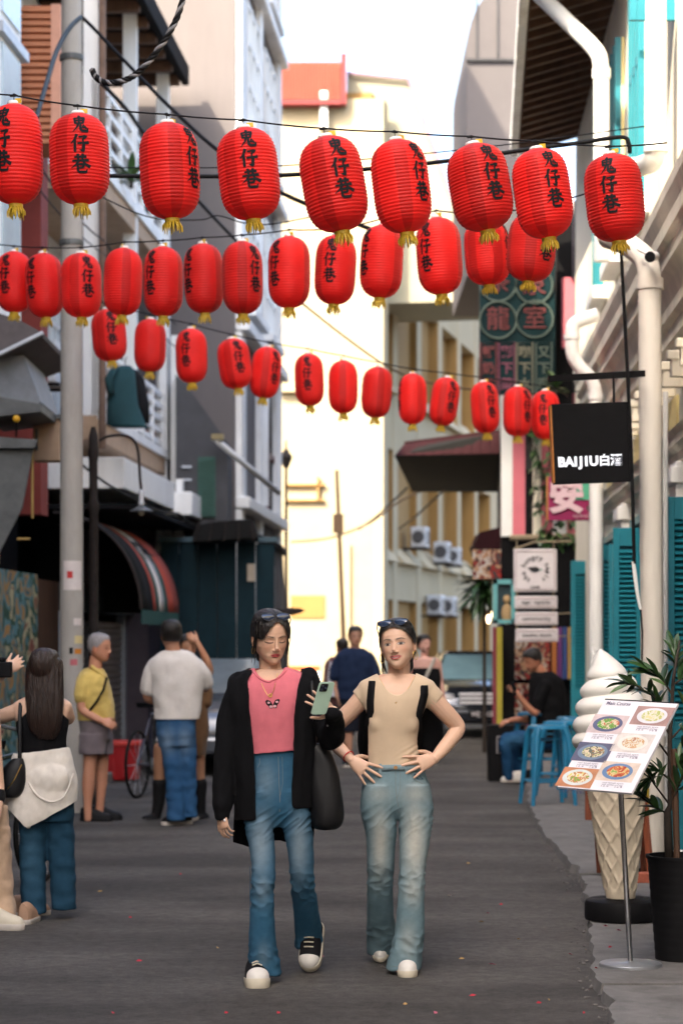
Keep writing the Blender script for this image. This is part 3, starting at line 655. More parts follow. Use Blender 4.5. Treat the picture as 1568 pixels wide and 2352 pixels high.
# ---- teal shutters standing open across the wall
def leaf(name, label, x0, x1, Y, z0, z1, rot=0.0, nsl=None):
    t = thing(name, label, 'shutter', ((x0 + x1) / 2, Y, z0), 'teal louvred shutters on the right')
    W = x1 - x0; fr = 0.055 if W > .25 else 0.035; zm = z0 + (z1 - z0) * 0.34
    m = MB(); m.box(x0, x0 + fr, Y - .02, Y + .02, z0, z1); m.box(x1 - fr, x1, Y - .02, Y + .02, z0, z1)
    m.box(x0 + fr, x1 - fr, Y - .018, Y + .018, z1 - .16, z1); m.box(x0 + fr, x1 - fr, Y - .018, Y + .018, zm - .06, zm + .06); m.box(x0 + fr, x1 - fr, Y - .018, Y + .018, z0, z0 + .14)
    m.build('stile_frame', M_teal, t, bevel=0.004)
    m = MB(); m.box(x0 + fr, x1 - fr, Y - .004, Y + .008, z0 + .14, zm - .06); pn = m.build('lower_panel', M_teal, t)
    m = MB(); m.box(x0 + fr + .03, x1 - fr - .03, Y - .014, Y - .004, z0 + .19, zm - .11); m.build('raised_field', M_teal, pn, bevel=0.006)
    sm = MB(); sm.obox((0, 0, 0), ((W - 2 * fr) / 2, 0, 0), (0, 0.016, 0.012), (0, -0.002, 0.003)); me = sm.mesh('slat', M_teal)
    z = zm + .085
    while z < z1 - .175:
        o = link('slat', me, t); o.location = Vector(((x0 + x1) / 2, Y, z)) - t.location; z += 0.043
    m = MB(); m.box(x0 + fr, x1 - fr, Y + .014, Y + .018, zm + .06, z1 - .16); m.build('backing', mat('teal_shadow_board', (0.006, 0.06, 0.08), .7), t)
    for zz in (z0 + .3, z1 - .3):
        m = MB(); m.box(x1 - 0.01, x1 + .035, Y - .03, Y - .02, zz, zz + .07); m.build('hinge', M_iron, t)
    return t
leaf('shutter_leaf', 'teal louvred shutter leaf farthest right, right of the thick downpipe', 2.28, 2.68, 15.3, 0.1, 2.58)
leaf('shutter_leaf', 'teal louvred shutter leaf just left of the thick downpipe', 2.365, 2.62, 19.0, 0.1, 2.56)
leaf('shutter_leaf', 'narrow teal shutter leaf second from the left behind the soft ice cone', 2.63, 2.80, 22.4, 0.1, 2.56)
leaf('shutter_leaf', 'teal shutter leaf farthest left beside the hanging white signs', 2.80, 3.12, 26.6, 0.1, 2.56)
leaf('shutter_leaf', 'dark folded shutter leaf between two teal leaves', 2.55, 2.68, 20.8, 0.1, 2.5)
leaf('shutter_leaf', 'teal shutter leaf cut off at the top right corner', 2.18, 2.62, 16.5, 6.27, 8.0)
# ---- cctv camera
cc = thing('security_camera', 'small white security camera on the downpipe below the last big lantern', 'camera', at(1490, 585, 14.4))
m = MB(); c_ = at(1492, 590, 14.3); m.tube([c_ + Vector((0.05, 0.14, 0.03)), c_], [0.032, 0.038], 14); m.build('housing', M_white, cc, smooth=True, autosm=40)
m = MB(); m.tube([c_ + Vector((-0.001, -0.002, 0)), c_ + Vector((-0.004, -0.014, -0.002))], [0.037, 0.033], 14); m.build('lens', M_black, cc)
m = MB(); m.tube([c_ + Vector((0.03, .1, 0.02)), c_ + Vector((-0.05, .2, 0.09))], 0.014, 8); m.build('arm', M_white, cc)
# ---- BAIJIU hanging sign
bs = thing('hanging_sign', 'black square hanging sign reading BAIJIU in white letters', 'sign', at(1358, 1110, 14.3))
Ys = 14.3
c0, c1_ = at(1265, 935, Ys), at(1449, 1108, Ys)
xd = Vector((1, 0.10, 0.045)).normalized(); zd = Vector((0.03, 0, 1)); zd = (zd - xd * zd.dot(xd)).normalized(); yd = zd.cross(xd)
ctr = at(1358, 1018, Ys); hw = 0.264; hh = 0.262
m = MB(); m.obox(ctr, xd * hw, yd * 0.035, zd * hh); m.build('panel', M_black, bs, bevel=0.004)
m = MB(); m.obox(ctr - xd * (hw + 0.004), xd * 0.004, yd * 0.034, zd * (hh - 0.01)); m.build('side_edge', mat('orange_edge', (.55, .2, .04), .5), bs)  # plain orange strip along the left side of the panel
M_let = mat('white_letters', (0.85, 0.85, 0.9), 0.5, 0.02, emit=(0.85, 0.9, 1.0), estr=0.2)
for ch, xo in zip('BAIJIU', (-0.214, -0.162, -0.120, -0.085, -0.050, 0.000)):
    put_text('letter', ch, 0.086, M_let, bs, ctr - zd * 0.122 + xd * xo - yd * 0.037, xd, zd, 0.0032, 0.002)
for ch, xo in zip('白酒', (0.062, 0.140)):
    put_text('letter', ch, 0.080, M_let, bs, ctr - zd * 0.122 + xd * (xo + 0.010) - yd * 0.037, xd, zd, 0.0014, 0.002)
br = thing('sign_bracket', 'black steel bracket arm carrying the square hanging sign', 'bracket', at(1470, 860, Ys))
A, B = at(1258, 870, Ys), at(1480, 858, Ys + 0.1)
m = MB(); m.obox((A + B) / 2, (B - A) / 2, Vector((0, 0.02, 0)), Vector((0, 0, 0.02))); m.build('arm', M_black, br)
for q in (1408, 1443):
    m = MB(); m.tube([at(q, 864, Ys), at(q + 1, 938, Ys)], 0.008, 6); m.build('hanger_rod', M_black, br)
ca = thing('cable', 'dark cable hanging past the square sign with its end wrapped in white tape', 'cable', at(1460, 1400, 14.2))
m = MB(); m.tube([at(1425, 575, 14.2), at(1432, 700, 14.2), at(1440, 860, 14.2), at(1447, 1000, 14.2), at(1452, 1150, 14.2), at(1455, 1295, 14.2)], 0.012, 7); m.build('cable', M_wire, ca)
m = MB(); m.tube([at(1453, 1290, 14.2), at(1457, 1320, 14.2), at(1462, 1360, 14.2), at(1470, 1400, 14.2)], [0.011, .014, .012, .009], 7); m.build('tape', M_white, ca)
m = MB(); m.tube([at(1470, 1398, 14.2), at(1474, 1450, 14.3), at(1473, 1540, 14.3)], 0.006, 6); m.build('bare_wire', M_iron, ca)

# ================================================================ right row, second house: striped pink return wall
r2 = thing('pink_striped_shop', 'dark cafe front with pink and white striped upper wall on the right', 'building', (3.2, 32, 0))
SF = Frame(2.2, 29.8, 0.0646, -1)
m = MB(); m.prism([SF.P(0.01, -0.02, 0), SF.P(14, -0.02, 0), SF.P(14, -6, 0), SF.P(0.01, -6, 0)], (0, 0, 7.6)); m.build('wall', M_dgrey, r2)
# striped return
xs = [(1150, 1176, M_white), (1176, 1205, M_pink), (1205, 1222, M_dark), (1222, 1242, M_cream), (1242, 1268, M_pink), (1268, 1300, M_white), (1300, 1345, M_pink)]
for (x0, x1, mt) in xs:
    A, B = at(x0, 1005 if mt is not M_dark else 1080, 29.72), at(x1 - 0.5, 1232, 29.72); m = MB(); m.box(A.x, B.x, 29.66, 29.79, B.z, A.z + (0.6 if mt is not M_dark else 0)); m.build('stripe_panel', mt, r2)
A, B = at(1274, 560, 29.5), at(1312, 960, 29.5); m = MB(); m.box(A.x, B.x, 29.4, 29.78, B.z, A.z + 0.5); m.build('dark_pier', M_black, r2)
A, B = at(1290, 640, 29.3), at(1318, 800, 29.3); m = MB(); m.box(A.x, B.x, 29.2, 29.39, B.z, A.z); m.build('pink_pier', M_pink, r2)
A, B = at(1230, 440, 29.6), at(1282, 700, 29.6); m = MB(); m.box(A.x, B.x + .2, 29.6, 29.77, B.z, A.z); m.build('upper_wall', mat('dusty_pink', (.55, .42, .4), .8), r2)
# ground floor shop front: dark with red and amber bits
m = MB(); A, B = at(1150, 1232, 29.7), at(1345, 1760, 29.7); m.box(A.x, B.x, 29.7, 29.79, 0.05, A.z - 0.01); m.build('shop_front', M_dark, r2)
M_menu = noise_palette('menu_poster', [(0.02, 0.015, 0.015), (0.28, 0.03, 0.025), (0.05, 0.04, 0.04), (0.35, 0.2, 0.12), (0.4, 0.38, 0.35), (0.12, 0.02, 0.02)], 7)
for (x0, y0_, x1, y1_) in ((1182, 1468, 1262, 1560), (1182, 1570, 1222, 1680), (1085, 1262, 1150, 1330)):
    A, B = at(x0, y0_, 29.62), at(x1, y1_, 29.62); m = MB(); m.box(A.x, B.x, 29.62, 29.66, B.z, A.z); m.build('menu_poster', M_menu, r2)
A, B = at(1140, 1440, 29.5), at(1152, 1690, 29.5); m = MB(); m.box(A.x, B.x, 29.45, 29.55, 0.05, A.z); m.build('yellow_post', mat('yellow_post_paint', (.4, .34, .04), .6), r2)
A, B = at(1131, 1440, 29.5), at(1139, 1690, 29.5); m = MB(); m.box(A.x, B.x, 29.47, 29.55, 0.05, A.z); m.build('red_post', mat('red_post_paint', (.22, .03, .05), .6), r2)
for i, c in enumerate([(.35, .12, .03), (.12, .03, .14), (.03, .06, .2), (.4, .24, .06)]):
    A, B = at(1268 + i * 12, 1440, 29.5), at(1278 + i * 12, 1560, 29.5); m = MB(); m.box(A.x, B.x, 29.55, 29.62, B.z, A.z); m.build('book_spine', mat('spine_%d' % i, c, .7), r2)
# canopy ledge with pipes
m = MB(); m.tube([at(1178, 1262, 27.6), at(1225, 1245, 27.6), at(1312, 1243, 27.6)], 0.012, 6); m.build('sign_arm', mat('rusty_bar', (.25, .2, .13), .7), r2); m = MB(); m.tube([at(1170, 1235, 29.6), at(1330, 1232, 29.6)], 0.04, 6); m.build('canopy_bar', mat('rusty_bar', (.25, .2, .13), .7), r2)
# maroon awning
ma = thing('maroon_awning', 'maroon awning with black underside jutting over the street on the right', 'awning', (2.2, 36, 4.4))
n0, n1 = at(906, 1047, 34), at(1147, 1042, 34); f0, f1 = at(946, 1130, 42), at(1142, 1130, 42)
t0, t1 = at(928, 1020, 34.4), at(1147, 992, 34); u0, u1 = f0 + Vector((.15, 0, .3)), f1 + Vector((0, 0, .6))
m = MB(); m.hexa([n0, n1, f1, f0, t0, t1, u1, u0]); m.build('underside', M_awk, ma)
nseg = 11
for i in range(nseg):
    a, b = i / nseg, (i + 1) / nseg - 0.006; dy = Vector((0, -0.03, 0))
    m = MB(); m.hexa([n0.lerp(n1, a) + dy * 2, n0.lerp(n1, b) + dy * 2, n0.lerp(n1, b) + dy, n0.lerp(n1, a) + dy, t0.lerp(t1, a) + dy * 1.6, t0.lerp(t1, b) + dy * 1.6, t0.lerp(t1, b) + dy, t0.lerp(t1, a) + dy]); m.build('valance_panel', M_mar, ma)
m = MB(); m.hexa([t0 + Vector((0, 0, .01)), t1 + Vector((0, 0, .01)), u1 + Vector((0, 0, .01)), u0 + Vector((0, 0, .01)), t0 + Vector((0, 0, .04)), t1 + Vector((0, 0, .04)), u1 + Vector((0, 0, .04)), u0 + Vector((0, 0, .04))]); m.build('top_sheet', M_mar, ma)
for (x, y) in ((920, 1140), (1010, 1140)):
    m = MB(); m.tube([at(x + 15, 1120, 41), at(x - 60, 1190, 43), at(x - 95, 1215, 44)], 0.02, 5); m.build('stay', M_iron, ma)
a2 = thing('maroon_awning', 'small low maroon awning beyond the striped wall', 'awning', at(1115, 1262, 31.5))
m = MB(); m.prism([at(1088, 1252, 31), at(1102, 1222, 31), at(1150, 1210, 31), at(1150, 1262, 31), at(1092, 1262, 31)], (0, 1.2, 0)); m.build('canvas', M_mar, a2)
m = MB(); m.prism([at(1092, 1263, 30.98), at(1150, 1263, 30.98), at(1150, 1280, 30.98), at(1096, 1274, 30.98)], (0, 1.2, 0)); m.build('valance', M_awk, a2)
# grey tall panel with rounded shoulder, farther back
gp = thing('rounded_gable_wall', 'tall grey wall with a rounded shoulder against the sky on the right', 'wall', (2.9, 40, 0))
q0 = at(1071, 345, 40); q1 = at(1235, 0, 40)
rr = 0.95; zt = at(0, -60, 40).z
pts = [(q0.x, 7.5), (q1.x, 7.5), (q1.x, zt)] + [(q0.x + rr - rr * math.sin(t), zt - rr * 2.0 + rr * 2.0 * math.cos(t)) for t in np.linspace(0, math.pi / 2, 10)]
pts = [(q0.x, 8.3), (q1.x, 8.3), (q1.x, at(0, -45, 40).z)] + [(q0.x + rr * 0.95 * (1 - math.sin(t)), at(0, 115, 40).z + (at(0, -45, 40).z - at(0, 115, 40).z) * math.cos(t)) for t in np.linspace(0, math.pi / 2, 12)]
m = MB(); m.prism([(x, 40, z) for x, z in pts], (0, 5, 0)); m.build('wall', mat('slate_render', (0.115, 0.105, 0.107), .9, .1, 1.5), gp)
for x in (1092, 1140):
    A, B = at(x, 0, 39.98), at(x + 4, 130, 39.98); m = MB(); m.box(A.x, B.x, 39.96, 39.999, B.z, A.z + 1); m.build('joint_rib', M_dgrey, gp)
A, B = at(1071, 132, 39.9), at(1210, 138, 39.9); m = MB(); m.box(A.x, B.x, 39.93, 39.999, B.z, A.z); m.build('joint_rib', M_dgrey, gp)
m = MB(); m.prism([SF.P(4, -0.3, 7.6), SF.P(14, -0.3, 7.6), SF.P(14, -5, 7.6), SF.P(4, -5, 7.6)], (0, 0, 0.7)); m.build('parapet', M_grey, r2)
# ================================================================ lanterns
M_lan = mat('lantern_fabric', (0.86, 0.024, 0.020), 0.5, 0.10, 5, spec=0.3, sheen=0.15)
def tune_lantern():
    m = M_lan; n = m.node_tree.nodes; L = m.node_tree.links; b = n['Principled BSDF']; out = n['Material Output']
    src = b.inputs['Base Color'].links[0].from_socket
    tc = n.new('ShaderNodeTexCoord'); sp = n.new('ShaderNodeSeparateXYZ'); L.new(tc.outputs['Object'], sp.inputs[0])
    an = n.new('ShaderNodeMath'); an.operation = 'ARCTAN2'; L.new(sp.outputs[1], an.inputs[0]); L.new(sp.outputs[0], an.inputs[1])
    mu = n.new('ShaderNodeMath'); mu.operation = 'MULTIPLY'; mu.inputs[1].default_value = 2.5; L.new(an.outputs[0], mu.inputs[0])
    ad = n.new('ShaderNodeMath'); ad.operation = 'ADD'; ad.inputs[1].default_value = 0.9; L.new(mu.outputs[0], ad.inputs[0])
    co = n.new('ShaderNodeMath'); co.operation = 'SINE'; L.new(ad.outputs[0], co.inputs[0])
    mr = n.new('ShaderNodeMapRange'); mr.inputs[1].default_value = 0.80; mr.inputs[2].default_value = 0.86; mr.inputs[3].default_value = 1.0; mr.inputs[4].default_value = 0.72
    L.new(co.outputs[0], mr.inputs[0])
    oi = n.new('ShaderNodeObjectInfo')
    x = n.new('ShaderNodeMix'); x.data_type = 'RGBA'; x.blend_type = 'MULTIPLY'; x.inputs['Factor'].default_value = 1
    L.new(src, x.inputs['A']); L.new(mr.outputs[0], x.inputs['B'])
    hs = n.new('ShaderNodeHueSaturation'); r2 = n.new('ShaderNodeMapRange'); r2.inputs[3].default_value = 0.9; r2.inputs[4].default_value = 1.12
    L.new(oi.outputs['Random'], r2.inputs[0]); L.new(r2.outputs[0], hs.inputs['Value']); L.new(x.outputs['Result'], hs.inputs['Color'])
    L.new(hs.outputs[0], b.inputs['Base Color'])
    tr = n.new('ShaderNodeBsdfTranslucent'); L.new(hs.outputs[0], tr.inputs['Color'])
    ms = n.new('ShaderNodeMixShader'); ms.inputs[0].default_value = 0.45; L.new(b.outputs[0], ms.inputs[1]); L.new(tr.outputs[0], ms.inputs[2]); L.new(ms.outputs[0], out.inputs['Surface'])
tune_lantern()
M_gold = mat('gold_fringe', (0.62, 0.42, 0.03), 0.5, 0.2, 30, spec=0.5)
M_cap = mat('white_cap', (0.7, 0.7, 0.68), 0.4)
M_ink = mat('black_ink', (0.010, 0.010, 0.012), 0.7)
LH, LR = 0.46, 0.145
def lan_r(z):      # z from 0 (top of body) down to -LH
    t = abs((z + LH / 2) / (LH / 2)); return max(0.033, LR * max(0.0, 1 - t ** 4.2) ** 0.5)
def lantern_proto():
    root = thing('paper_lantern', 'x', 'lantern')
    top = -0.035
    m = MB(); N = 48; rows_ = []; nr = 27
    for i in range(nr * 4 + 1):
        u = i / (nr * 4); z = -LH * u
        r_ = lan_r(z) * (1.0, 0.982, 0.968, 0.982)[i % 4]
        rows_.append([(r_ * (1 + 0.004 * math.cos(10 * a)) * math.cos(a), r_ * (1 + 0.004 * math.cos(10 * a)) * math.sin(a), top + z) for a in (2 * math.pi * j / N for j in range(N + 1))])
    m.sheet(rows_); o = m.build('shade', M_lan, root, smooth=True)
    m = MB(); m.lathe([(0.034, top - LH + 0.006), (0.037, top - LH), (0.036, top - LH - 0.013), (0.031, top - LH - 0.016)], 18); m.build('collar', M_gold, root, smooth=True, autosm=40)
    m = MB(); rnd = random.Random(5)
    for k in range(34):
        a = 2 * math.pi * k / 34; r0 = 0.031; r1 = 0.038 + rnd.uniform(-.006, .012); z1 = top - LH - 0.056 + rnd.uniform(-.014, .010)
        a2 = a + rnd.uniform(-.12, .12)
        m.tube([(r0 * math.cos(a), r0 * math.sin(a), top - LH - .013), (r1 * .95 * math.cos(a2), r1 * .95 * math.sin(a2), (top - LH - .015 + z1) / 2), (r1 * math.cos(a2), r1 * math.sin(a2), z1)], [0.0034, 0.0036, 0.0018], 5)
    m.build('tassel', M_gold, root); root.children[-1]['kind'] = 'stuff'
    m = MB(); m.lathe([(0.034, top - 0.006), (0.036, top + 0.004), (0.030, top + 0.014), (0.010, top + 0.016)], 16); m.build('cap', M_cap, root, smooth=True, autosm=40)
    m = MB(); m.obox((0.030, -0.012, top + 0.012), (0.016, 0, 0), (0, 0.004, 0), (0, 0, 0.011)); m.build('tag', M_gold, root)
    m = MB(); m.tube([(0, 0, top + 0.014), (0, 0, 0.002), (0.004, 0, 0.010), (0, 0, 0.014)], 0.0025, 5); m.build('hook', M_iron, root)
    m = MB(); m.tube([(-0.022, 0, 0.004), (0, 0, 0.008), (0.022, 0, 0.004)], [0.003, 0.009, 0.003], 6); m.build('clip', M_wire, root)
    # brush characters
    gui = [([(52, 99), (43, 86)], (9, 4)), ([(27, 84), (31, 53)], (7, 7)), ([(27, 84), (52, 85), (73, 86), (68, 54)], (6, 7, 10, 6)), ([(31, 70), (68, 71)], (6, 6)), ([(32, 55), (67, 56)], (6, 6)), ([(50, 86), (49, 55)], (6, 6)),
           ([(46, 55), (40, 36), (18, 10)], (8, 6, 2)), ([(57, 54), (55, 26), (63, 14), (88, 12), (93, 28)], (6, 8, 9, 9, 3)), ([(72, 46), (65, 31), (81, 31)], (6, 5, 5)), ([(77, 39), (85, 26)], (4, 7))]
    zai = [([(35, 97), (25, 72), (7, 53)], (10, 7, 3)), ([(25, 70), (25, 8)], (8, 8)), ([(46, 85), (64, 86), (81, 88), (64, 70)], (6, 7, 10, 5)), ([(64, 70), (69, 44), (65, 12), (49, 19)], (5, 9, 10, 3)), ([(40, 52), (66, 53), (93, 56)], (6, 7, 10))]
    xiang = [([(22, 83), (79, 86)], (6, 9)), ([(38, 98), (40, 66)], (9, 6)), ([(62, 98), (60, 66)], (9, 6)), ([(11, 64), (90, 67)], (6, 9)), ([(42, 64), (29, 46), (5, 29)], (9, 6, 2)), ([(60, 64), (74, 47), (97, 34)], (5, 8, 11)),
             ([(36, 45), (65, 46), (62, 28)], (6, 8, 6)), ([(38, 28), (62, 29)], (6, 6)), ([(36, 45), (36, 14), (44, 7), (76, 7), (82, 20)], (7, 7, 8, 8, 3))]
    m = MB()
    for char, zc in ((gui, -0.085), (zai, -0.185), (xiang, -0.285)):
        for pts, ws in char:
            P_ = [Vector((x, y, 0)) for x, y in pts]; S_ = []
            for i in range(len(P_) - 1):
                n_ = max(2, int((P_[i + 1] - P_[i]).length / 5))
                for k in range(n_): S_.append((P_[i].lerp(P_[i + 1], k / n_), ws[i] + (ws[i + 1] - ws[i]) * k / n_))
            S_.append((P_[-1], ws[-1]))
            d0 = (S_[1][0] - S_[0][0]).normalized(); d1 = (S_[-1][0] - S_[-2][0]).normalized()
            S_ = [(S_[0][0] - d0 * 2.5, S_[0][1] * 0.5)] + S_ + [(S_[-1][0] + d1 * 2.0, S_[-1][1] * 0.5)]
            L2, R2 = [], []
            for i, (p, w_) in enumerate(S_):
                t = (S_[min(i + 1, len(S_) - 1)][0] - S_[max(i - 1, 0)][0]).normalized(); nn = Vector((-t.y, t.x, 0))
                for lst, sg in ((L2, 1), (R2, -1)):
                    q = p + nn * (sg * w_ * 0.86); zz = zc + (q.y - 50) / 100 * 0.098; rr = lan_r(zz) + 0.0014; a = (q.x - 50) / 100 * 0.097 / rr
                    lst.append((rr * math.sin(a), -rr * math.cos(a), -0.035 + zz))
            m.sheet([L2, R2])
    m.build('lettering', M_ink, root); root.children[-1]['kind'] = 'stuff'
    return root
proto = lantern_proto(); bpy.context.view_layer.update()
row1 = [(35, 240, 470, 130, 1, -20), (183, 262, 470, 138, 2, 10), (390, 283, 503, 138, 3, 57), (571, 295, 505, 140, 6, 6), (766, 315, 532, 146, 10, 20), (921, 322, 535, 132, 7, 44), (1102, 332, 530, 142, 10, 27), (1245, 343, 547, 132, 8, 20), (1410, 355, 555, 135, 6, -20)]
row2 = [(33, 578, 718, 84, 0, -17), (103, 582, 730, 88, 3, -28), (187, 582, 730, 95, 1, 20), (283, 570, 725, 90, -2, -60), (375, 567, 727, 92, 0, -28), (468, 560, 720, 92, 2, -35), (557, 555, 722, 95, 1, 31), (664, 543, 708, 98, 0, -34), (770, 540, 700, 96, -3, -14), (876, 517, 685, 100, -3, -90), (1008, 500, 677, 105, 4, -90), (1118, 505, 655, 105, 4, 47), (1220, 490, 647, 112, -5, 30)]
row3 = [(251, 710, 830, 80, 5, 10), (345, 733, 855, 74, -1, -90), (440, 755, 880, 74, 1, -12), (539, 778, 893, 76, 8, 12), (610, 797, 915, 70, -6, 22), (710, 812, 933, 68, 2, -5), (788, 828, 950, 68, 0, -90), (865, 843, 960, 70, -4, 90), (947, 858, 975, 66, 0, -90), (1020, 867, 978, 66, -8, 14), (1113, 877, 995, 66, 4, 13), (1188, 888, 1003, 68, 0, 20), (1252, 897, 1010, 66, 1, -10)]
ORD = ['first', 'second', 'third', 'fourth', 'fifth', 'sixth', 'seventh', 'eighth', 'ninth', 'tenth', 'eleventh', 'twelfth', 'last']
first_used = False
hooks = {}
for rn, (rowname, row, yfun) in enumerate((('nearest', row1, lambda x: 10.7), ('middle', row2, lambda x: 16.6 - 3.0 * (x - 33) / 1190), ('farthest', row3, lambda x: 19.3 + 2.2 * (x - 251) / 1000))):
    hk = []
    for i, (cx, t_, b_, w_, tilt, off) in enumerate(row):
        Y = yfun(cx); s_ = F / Y
        r_ = proto if not first_used else copy_tree(proto); first_used = True
        sx = w_ / s_ / (2 * LR); sz = (b_ - t_) / s_ / LH / max(0.9, math.cos(R(tilt)))
        r_.rotation_mode = 'ZYX'
        cen = at(cx, (t_ + b_) / 2, Y); hgt = (LH / 2 + 0.035) * sz
        hang = cen + Vector((-math.sin(R(tilt)) * hgt, 0, math.cos(R(tilt)) * hgt))
        r_.location = hang; r_.scale = (sx, sx, sz)
        an = max(-1, min(1, off / (w_ / 2.0))) if abs(off) < 90 else None
        r_.rotation_euler = (0, R(-tilt), math.asin(an) if an is not None else R(150 + 17 * i))
        o_ = 'last' if i == len(row) - 1 else ORD[i]
        r_['label'] = 'red lantern, %s from the left in the %s row' % (o_, rowname) if o_ != 'last' else 'red lantern at the right end of the %s row' % rowname
        r_['group'] = 'red lanterns in the %s row' % rowname
        hk.append(hang + Vector((0, 0, 0.008)))
    hooks[rn] = hk
def sagged(pts, sag=0.03, k=6):
    out = []
    for a, b in zip(pts, pts[1:]):
        for t in range(k):
            u = t / k; p = a.lerp(b, u); p.z -= sag * 4 * u * (1 - u) * (a - b).length; out.append(p)
    out.append(pts[-1]); return out
def wire(label, pts, r_, mtl=None, name='cable', sag=0.0, cat='cable'):
    pts = [Vector(p) for p in pts]; pts = sagged(pts, sag) if sag else pts
    m = MB(); m.tube(pts, r_, 6); t = m.build(name, mtl or M_wire, smooth=True); tag(t, label, cat); return t
wire('black string wire carrying the nearest row of red lanterns', [at(-80, 208, 10.7)] + hooks[0] + [at(1530, 328, 10.8)], 0.0042, name='string_wire', sag=0.012)
wire('black string wire carrying the middle row of red lanterns', [at(-60, 553, 16.8)] + hooks[1] + [at(1420, 420, 13.0)], 0.005, name='string_wire', sag=0.012)
wire('black string wire carrying the farthest row of red lanterns', [at(165, 650, 19.2)] + hooks[2] + [at(1330, 900, 21.8)], 0.0055, name='string_wire', sag=0.012)
# ---- overhead cables
def curve(pxs, Y, k=6):
    P_ = [at(x, y, Y if not isinstance(Y, (list, tuple)) else Y[i]) for i, (x, y) in enumerate(pxs)]
    out = []
    for i in range(len(P_) - 1):
        p0 = P_[max(i - 1, 0)]; p1 = P_[i]; p2 = P_[i + 1]; p3 = P_[min(i + 2, len(P_) - 1)]
        for t in range(k):
            u = t / k; out.append(0.5 * ((2 * p1) + (p2 - p0) * u + (2 * p0 - 5 * p1 + 4 * p2 - p3) * u * u + (3 * p1 - p0 - 3 * p2 + p3) * u ** 3))
    out.append(P_[-1]); return out
wire('thick black cable slanting down from the pole top to the right', curve([(188, 38), (225, 75), (325, 180), (400, 255), (500, 345), (640, 440), (860, 530)], [19.8, 19.6, 19, 18.5, 18, 17.5, 17]), 0.018)
wire('second black cable slanting down from the railing hook', curve([(215, 172), (290, 250), (330, 305), (455, 460), (545, 555)], [20, 21, 22, 24, 26]), 0.020)
wire('thick black cable running level behind the nearest lanterns', curve([(130, 400), (250, 404), (455, 405), (640, 403), (880, 385), (1040, 368), (1200, 345), (1330, 328), (1425, 315), (1443, 330), (1445, 352)], 13.0), 0.013)
wire('thin wire loop hanging behind the nearest lanterns', curve([(180, 420), (260, 465), (350, 500), (460, 505), (500, 495), (560, 512), (620, 515), (720, 497)], 16.0), 0.005)
wire('thin pale wire running level across the street', curve([(250, 385), (600, 383), (900, 360), (1180, 330), (1480, 290)], 14.0), 0.004)
wire('blue grey cable hanging down beside the concrete pole', curve([(188, 38), (160, 65), (130, 120), (105, 200), (84, 272)], 19.2), 0.022, mat('blue_grey_cable', (0.06, 0.09, 0.13), .6))
wire('brown cable slanting down behind the farthest lanterns', curve([(640, 655), (700, 702), (780, 765), (870, 830), (930, 862), (990, 880), (1150, 905)], [24, 25, 26, 27, 28, 29, 30]), 0.014, mat('brown_cable', (0.10, 0.06, 0.03), .7))
wire('thin cable sagging across the yellow building', curve([(668, 1245), (760, 1235), (850, 1200), (920, 1150), (1010, 1110)], 44), 0.02, MATS['brown_cable'])
# twisted rope
rp = thing('twisted_rope', 'thick twisted grey rope hanging from the top edge at left', 'rope', at(290, 185, 11.5))
ctr_ = curve([(425, -20), (405, 45), (370, 105), (325, 160), (285, 185), (245, 190), (222, 178), (212, 160)], 11.5, 12)
for k, mt in ((0, M_wire), (1, mat('grey_rope', (0.18, 0.18, 0.19), .8)), (2, M_wire)):
    pts = []
    for i, p in enumerate(ctr_):
        t = (ctr_[min(i + 1, len(ctr_) - 1)] - ctr_[max(i - 1, 0)]).normalized(); u = t.cross(Vector((0, 1, 0))).normalized(); v = t.cross(u)
        a = i * 0.75 + k * 2 * math.pi / 3; pts.append(p + (u * math.cos(a) + v * math.sin(a)) * 0.0085)
    m = MB(); m.tube(pts, 0.0095, 6); m.build('strand', mt, rp, smooth=True)

# ================================================================ poles at left
cp = thing('concrete_pole', 'round concrete utility pole with stickers at left', 'pole', (-2.48, 20, 0))
m = MB(); c0 = at(165, 1478, 20); zt = at(0, -60, 20).z
m.lathe([(0.112, 0), (0.108, 1.5), (0.100, 5), (0.093, zt)], 24, (c0.x, 20, 0)); m.build('shaft', M_pole, cp, smooth=True, autosm=60)
def sticker(px0, py0, px1, py1, mtl, name='sticker'):
    A, B = at(px0, py0, 19.9), at(px1, py1, 19.9); rr = 0.110
    g_ = []
    for zz in (A.z, B.z):
        row = []
        for q in range(7):
            x = A.x + (B.x - A.x) * q / 6 - c0.x; x = max(-rr * .98, min(rr * .98, x)); row.append((c0.x + x, 20 - math.sqrt(rr * rr - x * x), zz))
        g_.append(row)
    m = MB(); m.sheet(g_); return m.build(name, mtl, cp)
sticker(146, 1288, 186, 1355, mat('sticker_white', (.62, .56, .54), .6)); sticker(155, 1312, 168, 1328, mat('sticker_red', (.5, .03, .03), .6), 'red_dot'); root_children = cp
sticker(170, 1420, 186, 1436, MATS['sticker_white']); sticker(172, 1460, 188, 1478, mat('sticker_cream', (.6, .5, .25), .6)); sticker(172, 1490, 186, 1502, mat('sticker_orange', (.5, .18, .02), .6)); sticker(160, 1487, 168, 1502, M_black); sticker(162, 1514, 178, 1528, mat('sticker_pink', (.45, .12, .14), .6))
for z_ in (5.2, 6.9):
    m = MB(); m.lathe([(0.108, z_), (0.112, z_ + .005), (0.112, z_ + .05), (0.108, z_ + .055)], 20, (c0.x, 20, 0)); m.build('band', M_metal, cp)
lpst = thing('street_lamp', 'dark iron street lamp with curved arm and hanging shade at left', 'street lamp', (-2.4, 21, 0))
x0 = at(215, 0, 21).x
